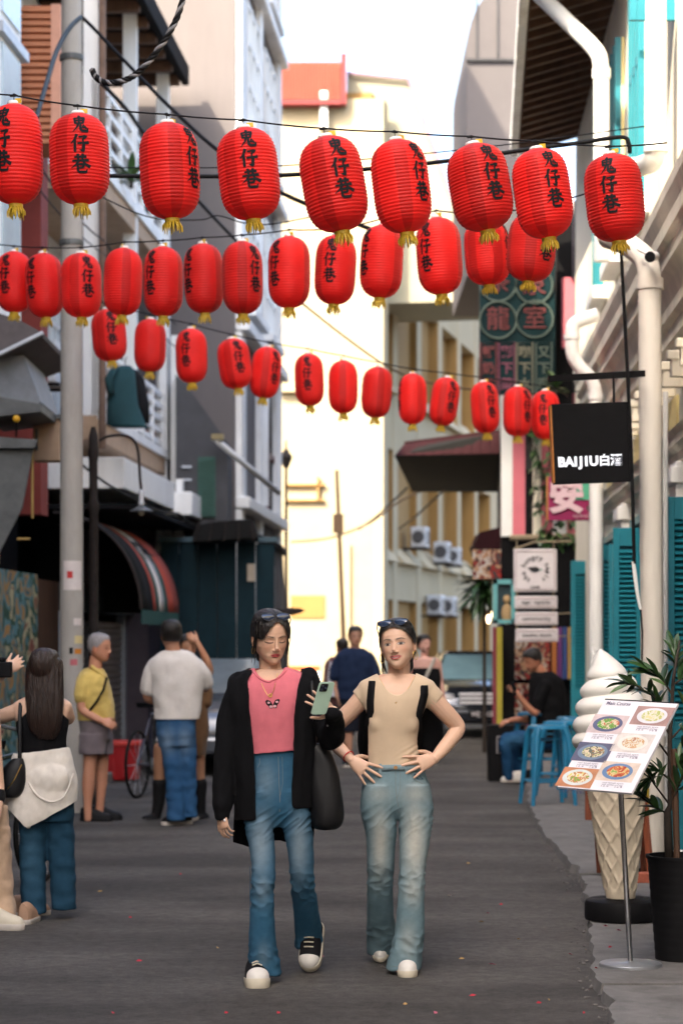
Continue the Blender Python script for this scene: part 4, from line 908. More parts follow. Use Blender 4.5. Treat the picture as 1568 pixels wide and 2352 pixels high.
m = MB(); m.lathe([(0.11, 0), (0.11, .1), (0.07, .15), (0.06, .9), (0.05, 1.0), (0.045, 2.8), (0.055, 2.84), (0.055, 2.9), (0.042, 2.95), (0.042, 3.3), (0.05, 3.34), (0.05, 3.42), (0.044, 3.45), (0.044, 3.55), (0.02, 3.64)], 16, (x0, 21, 0)); m.build('post', M_iron, lpst, smooth=True, autosm=40)
arm = curve([(228, 1012), (250, 1002), (285, 1000), (308, 1012), (318, 1040), (322, 1100), (325, 1125)], 20.95)
m = MB(); m.tube(arm, 0.014, 8); m.build('arm', M_iron, lpst, smooth=True)
e = arm[-1]
m = MB(); m.lathe([(0.02, 0), (0.028, -.02), (0.022, -.09), (0.03, -.12), (0.032, -.16)], 12, tuple(e)); m.build('lamp_holder', M_ltgrey, lpst, smooth=True)
m = MB(); m.lathe([(0.03, -.155), (0.06, -.175), (0.115, -.20), (0.118, -.207), (0.02, -.195)], 20, tuple(e)); m.build('lamp_shade', M_metal, lpst, smooth=True, autosm=40)
m = MB(); m.sphere((e.x, e.y, e.z - .215), (.03, .03, .035)); m.build('bulb', mat('dull_bulb', (.5, .45, .35), .3), lpst, smooth=True)
# distant lamp post and leaning pole
dl = thing('street_lamp', 'slim distant lamp post with pointed lantern beside the yellow wall', 'street lamp', (at(657, 0, 43).x, 43, 0))
xx = at(657, 0, 43).x; zz = at(0, 1075, 43).z
m = MB(); m.tube([(xx, 43, 0), (xx, 43, zz)], [0.05, 0.03], 8); m.build('post', M_iron, dl)
m = MB(); m.lathe([(0.05, zz), (0.13, zz + .22), (0.10, zz + .26), (0.02, zz + .40), (0.015, zz + .55)], 6, (xx, 43, 0)); m.build('lantern_head', M_iron, dl)
lp2 = thing('utility_pole', 'thin brown leaning pole in front of the yellow wall', 'pole', at(795, 1633, 46))
A, B = at(773, 1080, 46), at(796, 1640, 46); m = MB(); m.tube([Vector((B.x, 46, 0)), A], [0.06, 0.04], 8); m.build('shaft', MATS['brown_cable'], lp2)
m = MB(); q = A.lerp(B, .2); m.box(q.x - .12, q.x + .1, 45.9, 46.05, q.z - .3, q.z + .1); m.build('switch_box', MATS['brown_cable'], lp2)
# clothes on the balcony rail
hc = thing('hanging_jacket', 'dark green jacket hung out from the lower balcony', 'jacket', at(285, 980, 25.6))
m = MB(); Yc = 25.6
def cring(px, py, hw, d=.09, Y=25.6): p = at(px, py, Y); return (p.x, p.y, p.z, hw / F * Y, d)
m.loft([cring(300, 982, 40), cring(290, 975, 45), cring(282, 930, 36), cring(280, 880, 33), cring(284, 850, 26, .07), cring(288, 840, 12, .04)], 20); m.build('body', mat('dark_teal_cloth', (.012, .05, .06), .9), hc, smooth=True)
m = MB(); m.loft([cring(330, 972, 14, .07, 25.75), cring(328, 930, 15, .07, 25.75), cring(318, 870, 14, .06, 25.75), cring(305, 850, 10, .05, 25.75)], 14); m.build('sleeve', mat('black_cloth', (.012, .012, .014), .9), hc, smooth=True)
m = MB(); m.loft([cring(255, 905, 9, .05, 25.5), cring(250, 870, 10, .05, 25.5), cring(264, 846, 10, .05, 25.5)], 12); m.build('sleeve', MATS['dark_teal_cloth'], hc, smooth=True)
m = MB(); m.tube([at(288, 838, 25.6), at(288, 825, 25.6), at(292, 820, 25.6)], .006, 5); m.build('hanger', M_iron, hc)
# ================================================================ soft ice cream cone figure
ic = thing('ice_cream_figure', 'giant soft ice cream cone figure with white swirl on a black drum', 'figure', (at(1418, 0, 11.9).x, 11.9, 0.045))
Yi = 11.9; si = F / Yi
M_ice = mat('glossy_cream', (0.80, 0.78, 0.73), 0.45, 0.04, 3)
M_waf = mat('waffle_cream', (0.60, 0.52, 0.40), 0.6, 0.08, 6, stain=(0.40, 0.33, 0.22), stain_amt=.5)
b0 = at(1424, 2062, Yi); b1 = at(1412, 1730, Yi)
m = MB(); m.lathe([(0.205, 0.045), (0.208, 0.06), (0.208, b0.z - 0.03), (0.200, b0.z - 0.012), (0.19, b0.z - 0.006), (0.0, b0.z - 0.006)], 40, (b0.x + .012, Yi, 0)); m.build('drum', M_black, ic, smooth=True, autosm=35)
rows_ = []; NU, NV = 96, 90
for i in range(NV + 1):
    v = i / NV; c = b0.lerp(b1, v); r_ = 0.072 + (0.178 - 0.072) * v ** 0.92; row = []
    for j in range(NU + 1):
        a = 2 * math.pi * j / NU
        u1 = (a / (2 * math.pi) * 9 + v * 5.2) % 1.0; u2 = (a / (2 * math.pi) * 9 - v * 5.2) % 1.0
        d = min(min(u1, 1 - u1), min(u2, 1 - u2)); h = 0.011 * math.exp(-(d / 0.085) ** 2)
        if v < 0.06: h = 0.006
        row.append((c.x + (r_ + h) * math.cos(a), c.y + (r_ + h) * math.sin(a), c.z))
    rows_.append(row)
m = MB(); m.sheet(rows_); m.build('waffle_cone', M_waf, ic, smooth=True)
# swirl
rows_ = []; NV, NU = 150, 72
zA = at(0, 1745, Yi).z; zB = at(0, 1490, Yi).z
env = [(0.0, 0.170), (0.08, 0.200), (0.2, 0.212), (0.35, 0.203), (0.5, 0.188), (0.62, 0.165), (0.74, 0.135), (0.82, 0.098), (0.90, 0.062), (0.96, 0.032), (1.0, 0.004)]
def ev(t):
    for (a, x), (b, y) in zip(env, env[1:]):
        if t <= b: return x + (y - x) * (t - a) / (b - a)
    return env[-1][1]
for i in range(NV + 1):
    v = i / NV; row = []
    for j in range(NU + 1):
        a = 2 * math.pi * j / NU
        vv = min(1.0, v); r_ = ev(vv); ph = (vv * 6.3 - a / (2 * math.pi) * 1.0) % 1.0
        lob = math.sin(math.pi * ph) ** 0.8
        amp = 0.030 * (1 - max(0, (vv - 0.72) / 0.14)) if vv > 0.72 else 0.030
        amp = max(0.0, amp)
        r2_ = r_ - amp * (1 - lob)
        lean = -0.055 * max(0, (vv - 0.7) / 0.3) ** 1.5
        cx = b1.x - 0.028 + lean; row.append((cx + r2_ * math.cos(a), Yi + r2_ * math.sin(a), zA + (zB - zA) * vv))
    rows_.append(row)
m = MB(); m.sheet(rows_); m.build('soft_ice_swirl', M_ice, ic, smooth=True)

# ================================================================ menu stand
ms = thing('menu_stand', 'tilted restaurant menu board with dish photographs on a chrome stand', 'menu stand', gnd(1447, 2243) + Vector((0, 0, 0.045)))
bl = at(1279, 1807, 9.95); U = Vector((0.306, -0.25, -0.012)); V = Vector((0.255, 0.31, 0.392)); Nn = U.cross(V).normalized()
if Nn.y > 0: Nn = -Nn
M_paper = mat('menu_print_white', (0.72, 0.70, 0.74), 0.35, 0.04, 4)
m = MB(); m.hexa([bl, bl + U, bl + U + V, bl + V, bl - Nn * .012, bl + U - Nn * .012, bl + U + V - Nn * .012, bl + V - Nn * .012]); m.build('board', M_paper, ms)
m = MB(); m.tube([bl + V * 1.0 - Nn * .004, bl + U + V - Nn * .004], .006, 6); m.build('top_clip', M_black, ms)
def dec(name, us, vs_, du, dv, mtl, lift, seg=26, ell=True):
    P_ = []
    if ell:
        for q in range(seg):
            a = 2 * math.pi * q / seg; P_.append(bl + U * (us + du * math.cos(a)) + V * (vs_ + dv * math.sin(a)) + Nn * lift)
    else:
        P_ = [bl + U * (us + sx * du) + V * (vs_ + sy * dv) + Nn * lift for sx, sy in ((-1, -1), (1, -1), (1, 1), (-1, 1))]
    m = MB(); m.add(P_, [tuple(range(len(P_)))]); return m.build(name, mtl, ms)
foods = [noise_palette('dish_print_%d' % i, c, 34) for i, c in enumerate([
    [(.35, .25, .12), (.12, .3, .05), (.6, .5, .35), (.45, .12, .05)], [(.6, .55, .3), (.65, .6, .5), (.4, .45, .15), (.6, .4, .2)], [(.65, .6, .5), (.5, .3, .15), (.6, .55, .45), (.35, .15, .08)],
    [(.2, .3, .06), (.6, .5, .35), (.1, .12, .1), (.4, .2, .08)], [(.15, .35, .06), (.45, .2, .08), (.65, .6, .45), (.6, .5, .1)], [(.35, .06, .03), (.5, .15, .05), (.55, .45, .2), (.2, .35, .08)]])]
M_ptable = [mat('print_table_%d' % i, c, .4, .2, 20) for i, c in enumerate([(.55, .45, .45), (.35, .22, .2), (.6, .55, .52), (.10, .10, .16), (.45, .2, .1), (.6, .5, .42)])]
M_plate = [mat('print_plate_%d' % i, c, .4, .1, 20) for i, c in enumerate([(.10, .11, .2), (.62, .62, .66), (.66, .64, .6), (.16, .22, .3), (.55, .6, .6), (.12, .2, .35)])]
for i, (u, v) in enumerate([(.22, .72), (.75, .84), (.68, .53), (.22, .40), (.2, .115), (.68, .21)]):
    dec('dish_photo', u, v, .24 if u < .5 else .25, .105, M_ptable[i], .0012, ell=False)
    dec('dish_plate', u, v, .20, .088, M_plate[i], .0022); dec('dish_food', u + .01, v, .15, .062, foods[i], .0032)
    for q in range(3):
        put_text('menu_text', ['nasi lemak ayam', 'with sambal and egg', '12.9    14.9'][q], 0.012, mat('menu_ink', (.08, .07, .14), .6), ms, bl + U * (u + .02) + V * (v - .125 - q * .02) + Nn * .002, U, V, 0, 0, 0.11)
put_text('menu_text', 'Main Course', 0.03, MATS['menu_ink'], ms, bl + U * .22 + V * .955 + Nn * .002, U, V, 0.0004, 0, 0.13)
bpos = ms.location.copy(); topc = bl + U * .93 + V * .02 - Nn * .02
m = MB(); m.tube([bpos + Vector((0, 0, .012)), at(1424, 1812, 10.05), bl + U * .72 + V * .35 - Nn * .016], 0.0125, 12); m.build('stem', mat('brushed_chrome', (.55, .53, .5), .25, .1, 40, metal=1.0), ms, smooth=True)
m = MB(); m.lathe([(0.142, 0.0), (0.146, 0.004), (0.146, 0.016), (0.142, 0.020), (0.03, 0.024), (0.016, 0.03)], 40, tuple(bpos)); m.build('base_disc', mat('brushed_disc', (.42, .44, .47), .35, .08, 30, metal=.8), ms, smooth=True, autosm=30)

# ================================================================ potted tree
def leaf_mesh(L_=0.13, W=0.030, fold=0.35, droop=0.25):
    m = MB(); n = 6; A, B, C = [], [], []
    for i in range(n + 1):
        t = i / n; w_ = W * math.sin(math.pi * min(1, t * 0.96 + 0.04)) ** 0.8; z = -droop * L_ * t * t
        A.append((-w_, L_ * t, z + w_ * fold)); B.append((0, L_ * t, z)); C.append((w_, L_ * t, z + w_ * fold))
    m.sheet([A, B, C]); return m
M_leaf = [mat('leaf_%d' % i, c, 0.42, 0.25, 14, spec=.5) for i, c in enumerate([(0.020, 0.055, 0.014), (0.032, 0.080, 0.020), (0.07, 0.13, 0.04), (0.014, 0.036, 0.012)])]
for m_ in M_leaf:
    pass
lm = [leaf_mesh(0.135, 0.017, .35, .25).mesh('leaf', M_leaf[k], smooth=True) for k in range(4)]
pt_ = thing('potted_tree', 'young leafy tree in a ribbed black pot at the right edge', 'potted plant', (at(1562, 0, 10.35).x, 10.35, 0.045))
px_, py_ = pt_.location.x, pt_.location.y
m = MB(); prof_ = []
for i in range(12):
    z = 0.0 + 0.455 * i / 11; r_ = 0.118 + 0.036 * i / 11; prof_ += [(r_, 0.045 + z), (r_ + .003, 0.045 + z + .012), (r_ + .003, 0.045 + z + 0.030)]
prof_ += [(0.166, .53), (0.166, .545), (0.150, .545), (0.146, .50), (0.0, .50)]
m.lathe(prof_, 36, (px_, py_, 0)); m.build('pot', mat('black_plastic_pot', (.007, .007, .008), .55, .2, 8), pt_, smooth=True, autosm=30)
m = MB(); m.lathe([(0.144, .505), (0.09, .52), (0, .525)], 20, (px_, py_, 0)); m.build('soil', mat('soil', (.03, .02, .015), .95, .4, 40, .8, 80), pt_)
rnd = random.Random(11)
tr = [Vector((px_ - .055, py_, .5)), Vector((px_ - .062, py_, .75)), at(1538, 1850, 10.35), at(1537, 1700, 10.35), at(1545, 1560, 10.35), at(1560, 1470, 10.35)]
m = MB(); m.tube(tr, [.022, .018, .013, .011, .008, .005], 8); m.build('trunk', mat('dark_bark', (.035, .026, .02), .9, .3, 20, .4, 60), pt_, smooth=True)
m = MB(); m.tube([Vector((px_ - .02, py_ - .02, .5)), Vector((px_ - .035, py_ - .015, 1.05))], .016, 6); m.build('stake', M_brown, pt_)
branches = [[(1538, 1850), (1500, 1800), (1478, 1760), (1470, 1730)], [(1538, 1850), (1560, 1800), (1575, 1760)], [(1537, 1740), (1500, 1690), (1470, 1650)], [(1537, 1700), (1575, 1660), (1590, 1610)], [(1540, 1640), (1500, 1600), (1460, 1575), (1430, 1570)], [(1545, 1600), (1520, 1560), (1480, 1535)], [(1548, 1570), (1580, 1550)], [(1537, 1790), (1510, 1770), (1488, 1800)], [(1537, 1760), (1570, 1730), (1590, 1700)], [(1545, 1560), (1550, 1520), (1545, 1490)], [(1538, 1690), (1515, 1650), (1505, 1610)], [(1538, 1870), (1512, 1860), (1470, 1830)]]
lc = 0
for bi, br_ in enumerate(branches):
    dy = rnd.uniform(-.14, .14); P_ = [at(x, y, 10.35 + dy * i / max(1, len(br_) - 1)) for i, (x, y) in enumerate(br_)]
    m = MB(); m.tube(P_, [.006] + [.004] * (len(P_) - 1), 5); m.build('branch', MATS['dark_bark'], pt_)
    tot = 18 if len(br_) > 2 else 14
    for k in range(tot):
        t = 0.25 + 0.75 * (k + rnd.random() * .6) / tot; q = t * (len(P_) - 1); i = min(int(q), len(P_) - 2); p = P_[i].lerp(P_[i + 1], q - i)
        d = (P_[i + 1] - P_[i]).normalized(); d = (d + Vector((rnd.uniform(-1, 1), rnd.uniform(-1, 1), rnd.uniform(-.5, .9))) * 0.95).normalized()
        o = link('leaf', lm[rnd.choice([0, 0, 1, 1, 2, 3])], pt_); o.location = p - pt_.location
        o.rotation_euler = d.to_track_quat('Y', 'Z').to_euler(); o.rotation_euler.rotate_axis('Y', rnd.uniform(-.9, .9)); s_ = rnd.uniform(.6, 1.05); o.scale = (s_, s_, s_); lc += 1

# ================================================================ teal-blue metal stools
M_stool = mat('blue_stool_paint', (0.012, 0.16, 0.30), 0.4, 0.08, 6, coat=.2)
def stool_proto():
    t = thing('bar_stool', 'x', 'stool'); h = 0.74
    m = MB(); m.loft([(0, 0, h - .035, .165, .165, 0, 5), (0, 0, h - .012, .160, .160, 0, 5), (0, 0, h, .145, .145, 0, 5)], 32); m.build('seat', M_stool, t, smooth=True, autosm=40)
    for sx in (-1, 1):
        for sy in (-1, 1):
            m = MB(); m.tube([(sx * .125, sy * .125, h - .02), (sx * .15, sy * .15, h - .1), (sx * .205, sy * .205, 0.0)], [.034, .032, .019], 8, up=(1, 0, 0)); m.build('leg', M_stool, t, smooth=True, autosm=50)
    for a in range(4):
        c, s = math.cos(a * math.pi / 2), math.sin(a * math.pi / 2); q = .183
        m = MB(); P_ = [(-q, -q), (q, -q)]; P_ = [(x * c - y * s, x * s + y * c, .22) for x, y in P_]; m.tube(P_, .011, 6); m.build('footrest', M_stool, t)
    for a in range(2):
        m = MB(); P_ = [(-.16, -.16, .6), (.16, .16, .6)] if a == 0 else [(-.16, .16, .61), (.16, -.16, .61)]; m.tube(P_, .008, 6); m.build('brace', M_stool, t)
    return t
sp_ = stool_proto()
spots = [(1257, 20.3, 12, 'blue metal bar stool standing nearest in front of the seated man'), (1297, 21.4, 40, 'blue metal bar stool behind the nearest one, beside the ice cream swirl'), (1318, 22.6, 5, 'blue metal bar stool against the teal shutters'), (1232, 24.2, 30, 'blue metal bar stool under the seated man in black')]
for i, (px, Y, rz, lab) in enumerate(spots):
    o = sp_ if i == 0 else copy_tree(sp_); p = at(px, 0, Y); o.location = (p.x, Y, 0.05); o.rotation_euler = (0, 0, R(rz)); o['label'] = lab; o['group'] = 'blue metal bar stools'
# wooden folding sign behind the cone
wf = thing('wooden_easel', 'reddish wooden folding easel behind the ice cream cone', 'easel', (at(1430, 0, 13.9).x, 13.9, .05))
M_redw = mat('reddish_wood', (0.20, 0.055, 0.025), .55, .25, 12, stretch=(1, 1, .2))
for (x0, x1) in ((1382, 1362), (1484, 1470)):
    for dy in (-.22, .25):
        m = MB(); A = at(x0 + (6 if dy > 0 else 0), 0, 13.9); B = at(x1, 0, 13.9); m.tube([Vector((A.x, 13.9 + dy, .05)), Vector((B.x, 13.9, .78))], .022, 4); m.build('leg', M_redw, wf)
m = MB(); A = at(1346, 1790, 13.7); B = at(1376, 1885, 13.7); m.box(A.x, at(1480, 0, 13.7).x, 13.75, 13.80, B.z, A.z); m.build('panel', M_redw, wf)
yp = thing('yellow_post', 'thin yellow post behind the ice cream cone', 'post', (at(1483, 0, 14.2).x, 14.2, .05))
m = MB(); x_ = yp.location.x; m.lathe([(.02, .05), (.02, .95), (.012, 1.0)], 10, (x_, 14.2, 0)); m.build('shaft', mat('yellow_post2', (.5, .36, .03), .5), yp, smooth=True)
m = MB(); m.lathe([(.05, .05), (.05, .08), (.022, .1)], 12, (x_, 14.2, 0)); m.build('foot', M_black, yp)
bk = MB(); p = gnd(1480, 2048); bk.box(p.x - .05, p.x + .09, p.y, p.y + .1, .05, .115); o = bk.build('loose_brick', mat('brick_red', (.35, .1, .06), .9, .2, 20, .4, 60), bevel=.005); tag(o, 'loose red brick on the pavement beside the black drum', 'brick')
wp = thing('pipe_elbow', 'short white plastic pipe elbow beside the black plant pot', 'pipe', gnd(1540, 2090))
m = MB(); m.tube(bend([at(1568, 1965, 13.2), at(1536, 1968, 13.2), at(1533, 2060, 13.2)], .12), .035, 12); m.build('pipe', M_white, wp, smooth=True)

# ================================================================ signs at right
ts = thing('neon_sign', 'tall dark green neon sign board with red characters in circles on the right', 'sign', at(1188, 905, 29))
A, B = at(1101, 560, 29), at(1274, 905, 29)
m = MB(); m.box(A.x, B.x, 29.0, 29.14, B.z, A.z); m.build('board', mat('dark_green_board', (0.003, 0.017, 0.021), .6, .3, 3), ts)
M_nr = mat('dull_red_neon', (.10, .017, .02), .6); M_ng = mat('dull_green_neon', (.055, .08, .068), .6); M_np = mat('dull_purple_neon', (.12, .03, .06), .5); M_ny = mat('dull_grey_neon', (.11, .11, .08), .5)
def ring(px, py, r_, mtl):
    m = MB(); c = at(px, py, 28.97); rr = r_ / F * 29; m.tube([c + Vector((rr * math.cos(a), 0, rr * math.sin(a))) for a in np.linspace(0, 2 * math.pi, 33)], .014, 6); m.build('neon_ring', mtl, ts)
for (x, y, ch) in ((1143, 735, '龍'), (1227, 733, '室'), (1143, 650, '茶'), (1226, 655, '泉')):
    ring(x, y, 42, M_ng)
    put_text('character', ch, 0.33, M_nr, ts, at(x, y, 28.985), (1, 0, 0), (0, 0, 1), 0.001, .006)
for i, (x, mt, chs) in enumerate(((1121, M_nr, '鮮奶茶'), (1163, M_np, '彩下菜'), (1204, M_ny, '咖下水'), (1248, M_ng, '又下园'))):
    m = MB(); w_ = 18
    m.tube([at(x - w_, 905, 28.98), at(x - w_, 788, 28.98), at(x + w_, 786, 28.98), at(x + w_, 905, 28.98)], .012, 5); m.build('neon_border', mt, ts)
    for k, ch in enumerate(chs): put_text('character', ch, 0.17, mt, ts, at(x, 810 + k * 37, 28.985), (1, 0, 0), (0, 0, 1), 0.004, .005)
mg = thing('magenta_sign', 'magenta sign board with a large white character below the black sign', 'sign', at(1308, 1195, 25))
A, B = at(1258, 1095, 25), at(1356, 1195, 25)
m = MB(); m.box(A.x, B.x, 25, 25.08, B.z, A.z); m.build('board', mat('magenta_paint', (.28, .01, .09), .5, .2, 5), mg, bevel=.004)
m = MB(); m.box(A.x - .015, A.x - .001, 24.99, 25.09, B.z, A.z); m.build('edge', MATS['orange_edge'], mg)
C_, D_ = at(1318, 1098, 25), at(1354, 1148, 25); m = MB(); m.box(C_.x, D_.x, 24.985, 24.998, D_.z, C_.z); m.build('green_field', mat('mint_print', (.08, .4, .25), .5), mg)
put_text('character', '安', 0.40, mat('pale_pink_letters', (.7, .5, .55), .5), mg, at(1300, 1145, 24.975), (1, 0, 0), (0, 0, 1), 0.018, .004)
put_text('lettering', 'kopi & toast', 0.05, MATS['pale_pink_letters'], mg, at(1335, 1185, 24.98), (1, 0, 0), (0, 0, 1), 0, .002, .2)
ht = thing('hanging_signs', 'white square cafe sign with round lettering and three small plates hanging below', 'sign', at(1230, 1475, 27))
Yh = 27.0; M_sw = mat('sign_white', (.66, .62, .64), .55, .06, 6); M_si = mat('sign_ink', (.03, .03, .035), .6); M_sg = mat('sign_brown_line', (.3, .2, .19), .6)
def plate(x0, y0_, x1, y1_, name):
    A, B = at(x0, y0_, Yh), at(x1, y1_, Yh); m = MB(); m.box(A.x, B.x, Yh, Yh + .03, B.z, A.z); o = m.build(name, M_sw, ht, bevel=.012)
    m = MB(); e = .028; zz = Yh - .004
    m.tube([(A.x + e, zz, A.z - e), (B.x - e, zz, A.z - e), (B.x - e, zz, B.z + e), (A.x + e, zz, B.z + e), (A.x + e, zz, A.z - e)], .004, 4); m.build('border_line', M_sg, o); return A, B
plate(1179, 1261, 1278, 1359, 'sign_plate')
cc_ = at(1229, 1309, Yh - .003)
def ring_text(txt, r_, a0, a1, size):
    for i, ch in enumerate(txt):
        if ch == ' ': continue
        a = R(a0 + (a1 - a0) * i / (len(txt) - 1)); d = Vector((math.cos(a), 0, math.sin(a))); put_text('letter', ch, size, M_si, ht, cc_ + d * r_, Vector((math.sin(a), 0, -math.cos(a))), d, .002, .002)
ring_text('the hungry tapir', .155, 235, -50, .085)
m = MB(); m.sphere((cc_.x - .01, cc_.y - .004, cc_.z + .005), (.06, .006, .035), 16, 8); m.sphere((cc_.x - .06, cc_.y - .004, cc_.z + .02), (.035, .005, .016), 12, 8); m.build('tapir_emblem', M_si, ht); ht.children[-1]['kind'] = 'stuff'
m = MB(); m.sphere((cc_.x + .065, cc_.y - .004, cc_.z + .005), (.013, .005, .013), 10, 6); m.build('green_dot', mat('dot_green', (.03, .3, .22), .5), ht)
put_text('lettering', 'CAFE', .05, M_si, ht, at(1228, 1350, Yh - .003), (1, 0, 0), (0, 0, 1), .002, .002)
for (y0_, y1_, tx, x0) in ((1369, 1398, 'vegan · vegetarian', 1181), (1406, 1436, 'community', 1182), (1444, 1474, 'smoothies | desserts', 1183)):
    A, B = plate(x0, y0_, x0 + 98, y1_, 'sign_plate'); c = (A + B) / 2; put_text('lettering', tx, .07, M_si, ht, Vector((c.x, Yh - .003, c.z)), (1, 0, 0), (0, 0, 1), 0.001, .002, .36)
for x in (1186, 1270):
    for (y0_, y1_) in ((1240, 1262), (1358, 1370), (1397, 1407), (1435, 1445)):
        m = MB(); m.tube([at(x, y0_, Yh), at(x, y1_, Yh)], .008, 5); m.build('chain_link', MATS['rusty_bar'], ht)
for y in (1410, 1462):
    m = MB(); m.tube([at(1278, y, Yh + .02), at(1312, y - 2, Yh + .02)], .008, 5); m.build('stay_rod', MATS['rusty_bar'], ht)
fr = thing('framed_picture', 'pale teal framed glass case with a small tan figure beside the hanging signs', 'display case', at(1155, 1432, 28.4))
A, B = at(1131, 1331, 28.4), at(1182, 1432, 28.4); m = MB(); m.box(A.x, B.x, 28.45, 28.55, B.z, A.z); m.build('back', mat('case_dark', (.02, .05, .06), .4), fr)
for (xa, xb, za, zb) in ((A.x, A.x + .06, B.z, A.z), (B.x - .05, B.x, B.z, A.z), (A.x, B.x, A.z - .06, A.z), (A.x, B.x, B.z, B.z + .05)):
    m = MB(); m.box(xa, xb, 28.38, 28.45, za, zb); m.build('frame', mat('pale_teal_frame', (.12, .36, .38), .5), fr)
m = MB(); c = at(1163, 1410, 28.42); m.sphere((c.x, c.y, c.z), (.07, .03, .14), 14, 10); m.sphere((c.x, c.y, c.z + .19), (.05, .03, .06), 12, 8); m.build('figure', mat('tan_figure', (.35, .24, .12), .8), fr, smooth=True); fr.children[-1]['kind'] = 'stuff'
# small lit lamps beyond
for i, (x, y) in enumerate(((1121, 1422), (1132, 1412))):
    t = thing('bulb_lamp', ['left', 'right'][i] + ' bulb of the two glowing bulbs under the palm leaves', 'lamp', at(x, y, 30), 'glowing bulbs')
    m = MB(); m.sphere(at(x, y, 30), (.028, .028, .06), 12, 8); m.build('bulb', mat('glowing_bulb', (1, .8, .5), .4, emit=(1, .72, .4), estr=2.0), t, smooth=True)
    m = MB(); m.tube([at(x, y - 10, 30), at(x, y - 24, 30)], .012, 6); m.build('holder', M_iron, t)
# black stand and sandwich box by the seated man
bb = thing('menu_box', 'black cabinet with a pale outline on its front beside the seated man', 'cabinet', gnd(1160, 1795))
p = gnd(1122, 1795); Yb = p.y; A, B = at(1122, 1665, Yb), at(1205, 1795, Yb)
m = MB(); m.box(A.x, B.x, Yb, Yb + .35, 0.0, A.z); m.build('body', M_black, bb, bevel=.01)
m = MB(); m.tube([at(1141, 1692, Yb - .01), at(1141, 1730, Yb - .01), at(1158, 1730, Yb - .01), at(1158, 1692, Yb - .01), at(1141, 1692, Yb - .01)], .008, 4); m.build('outline', mat('pale_outline', (.35, .33, .33), .6), bb)
# palm-like plant, creeper, hedge plants
def strap_plant(name, label, base, n, L_, W, cols, seed, trunk=None, spread=1.0, up=0.4):
    rnd = random.Random(seed); t = thing(name, label, 'plant', base)
    mm = [leaf_mesh(L_, W, .25, .45).mesh('leaf', M_leaf[c], smooth=True) for c in cols]
    top = Vector(base) + Vector((0, 0, trunk or 0))
    if trunk: m = MB(); m.tube([Vector(base), top], [.03, .022], 8); m.build('trunk', MATS['dark_bark'], t)
    for k in range(n):
        d = Vector((rnd.uniform(-1, 1) * spread, rnd.uniform(-1, 1) * spread, rnd.uniform(-.6, 1) + up)).normalized()
        o = link('leaf', rnd.choice(mm), t); o.location = top - t.location + Vector((0, 0, rnd.uniform(-.25, .15) * L_)); o.rotation_euler = d.to_track_quat('Y', 'Z').to_euler(); s_ = rnd.uniform(.7, 1.1); o.scale = (s_, s_, s_)
    return t
strap_plant('palm_plant', 'spiky palm plant on the right in front of the yellow building', (at(1112, 0, 31).x, 31, 0), 110, .50, .045, [0, 0, 1, 3], 4, 2.35, 1.0, .05)
strap_plant('green_shrub', 'broad leaved green plant behind the man in the yellow shirt', (at(150, 0, 20.6).x, 20.6, 0.1), 26, .62, .09, [1, 1, 2], 5, .45, .7, .9)
strap_plant('green_shrub', 'low dark shrub against the blue-green hoarding', (at(505, 0, 29.6).x, 29.6, 0), 70, .45, .035, [0, 3, 1], 6, .75, 1.2, .3)
strap_plant('green_shrub', 'second dark shrub at the right end of the hoarding', (at(560, 0, 29.8).x, 29.8, 0), 60, .42, .035, [0, 3, 3], 9, .8, 1.1, .4)
cr = thing('creeper', 'green creeper hanging over the pink striped wall', 'plant', at(1245, 1000, 29.3))
rnd = random.Random(8); cm = [leaf_mesh(.16, .05, .2, .3).mesh('leaf', M_leaf[c], smooth=True) for c in (0, 1, 2, 0)]
for s_ in range(5):
    x = 1225 + s_ * 14; P_ = [at(x + rnd.uniform(-12, 12), 930 + k * 42 + rnd.uniform(-10, 10), 29.4) for k in range(7)]
    m = MB(); m.tube(P_, .008, 4); m.build('stem', MATS['dark_bark'], cr)
    for k in range(26):
        i = rnd.randrange(6); p = P_[i].lerp(P_[i + 1], rnd.random()); d = Vector((rnd.uniform(-1, 1), rnd.uniform(-1, .2), rnd.uniform(-1, .3))).normalized()
        o = link('leaf', rnd.choice(cm), cr); o.location = p - cr.location; o.rotation_euler = d.to_track_quat('Y', 'Z').to_euler(); q = rnd.uniform(.6, 1.2); o.scale = (q, q, q)
for k in range(70):
    p = at(1240 + rnd.uniform(0, 110), 1195 + rnd.uniform(-5, 55), 28.6); d = Vector((rnd.uniform(-1, 1), rnd.uniform(-1, .2), rnd.uniform(-1, .6))).normalized()
    o = link('leaf', rnd.choice(cm), cr); o.location = p - cr.location; o.rotation_euler = d.to_track_quat('Y', 'Z').to_euler()
bp_ = strap_plant('balcony_plant', 'small bright green plant on the upper balcony behind the lanterns', at(302, 432, 28), 22, .3, .05, [2, 2, 1], 12, .1, .8, .5)
strap_plant('ledge_plant', 'small green plant on the sign board ledge near the farthest lanterns', at(1275, 905, 28), 22, .22, .05, [2, 1], 13, .08, .8, .4)
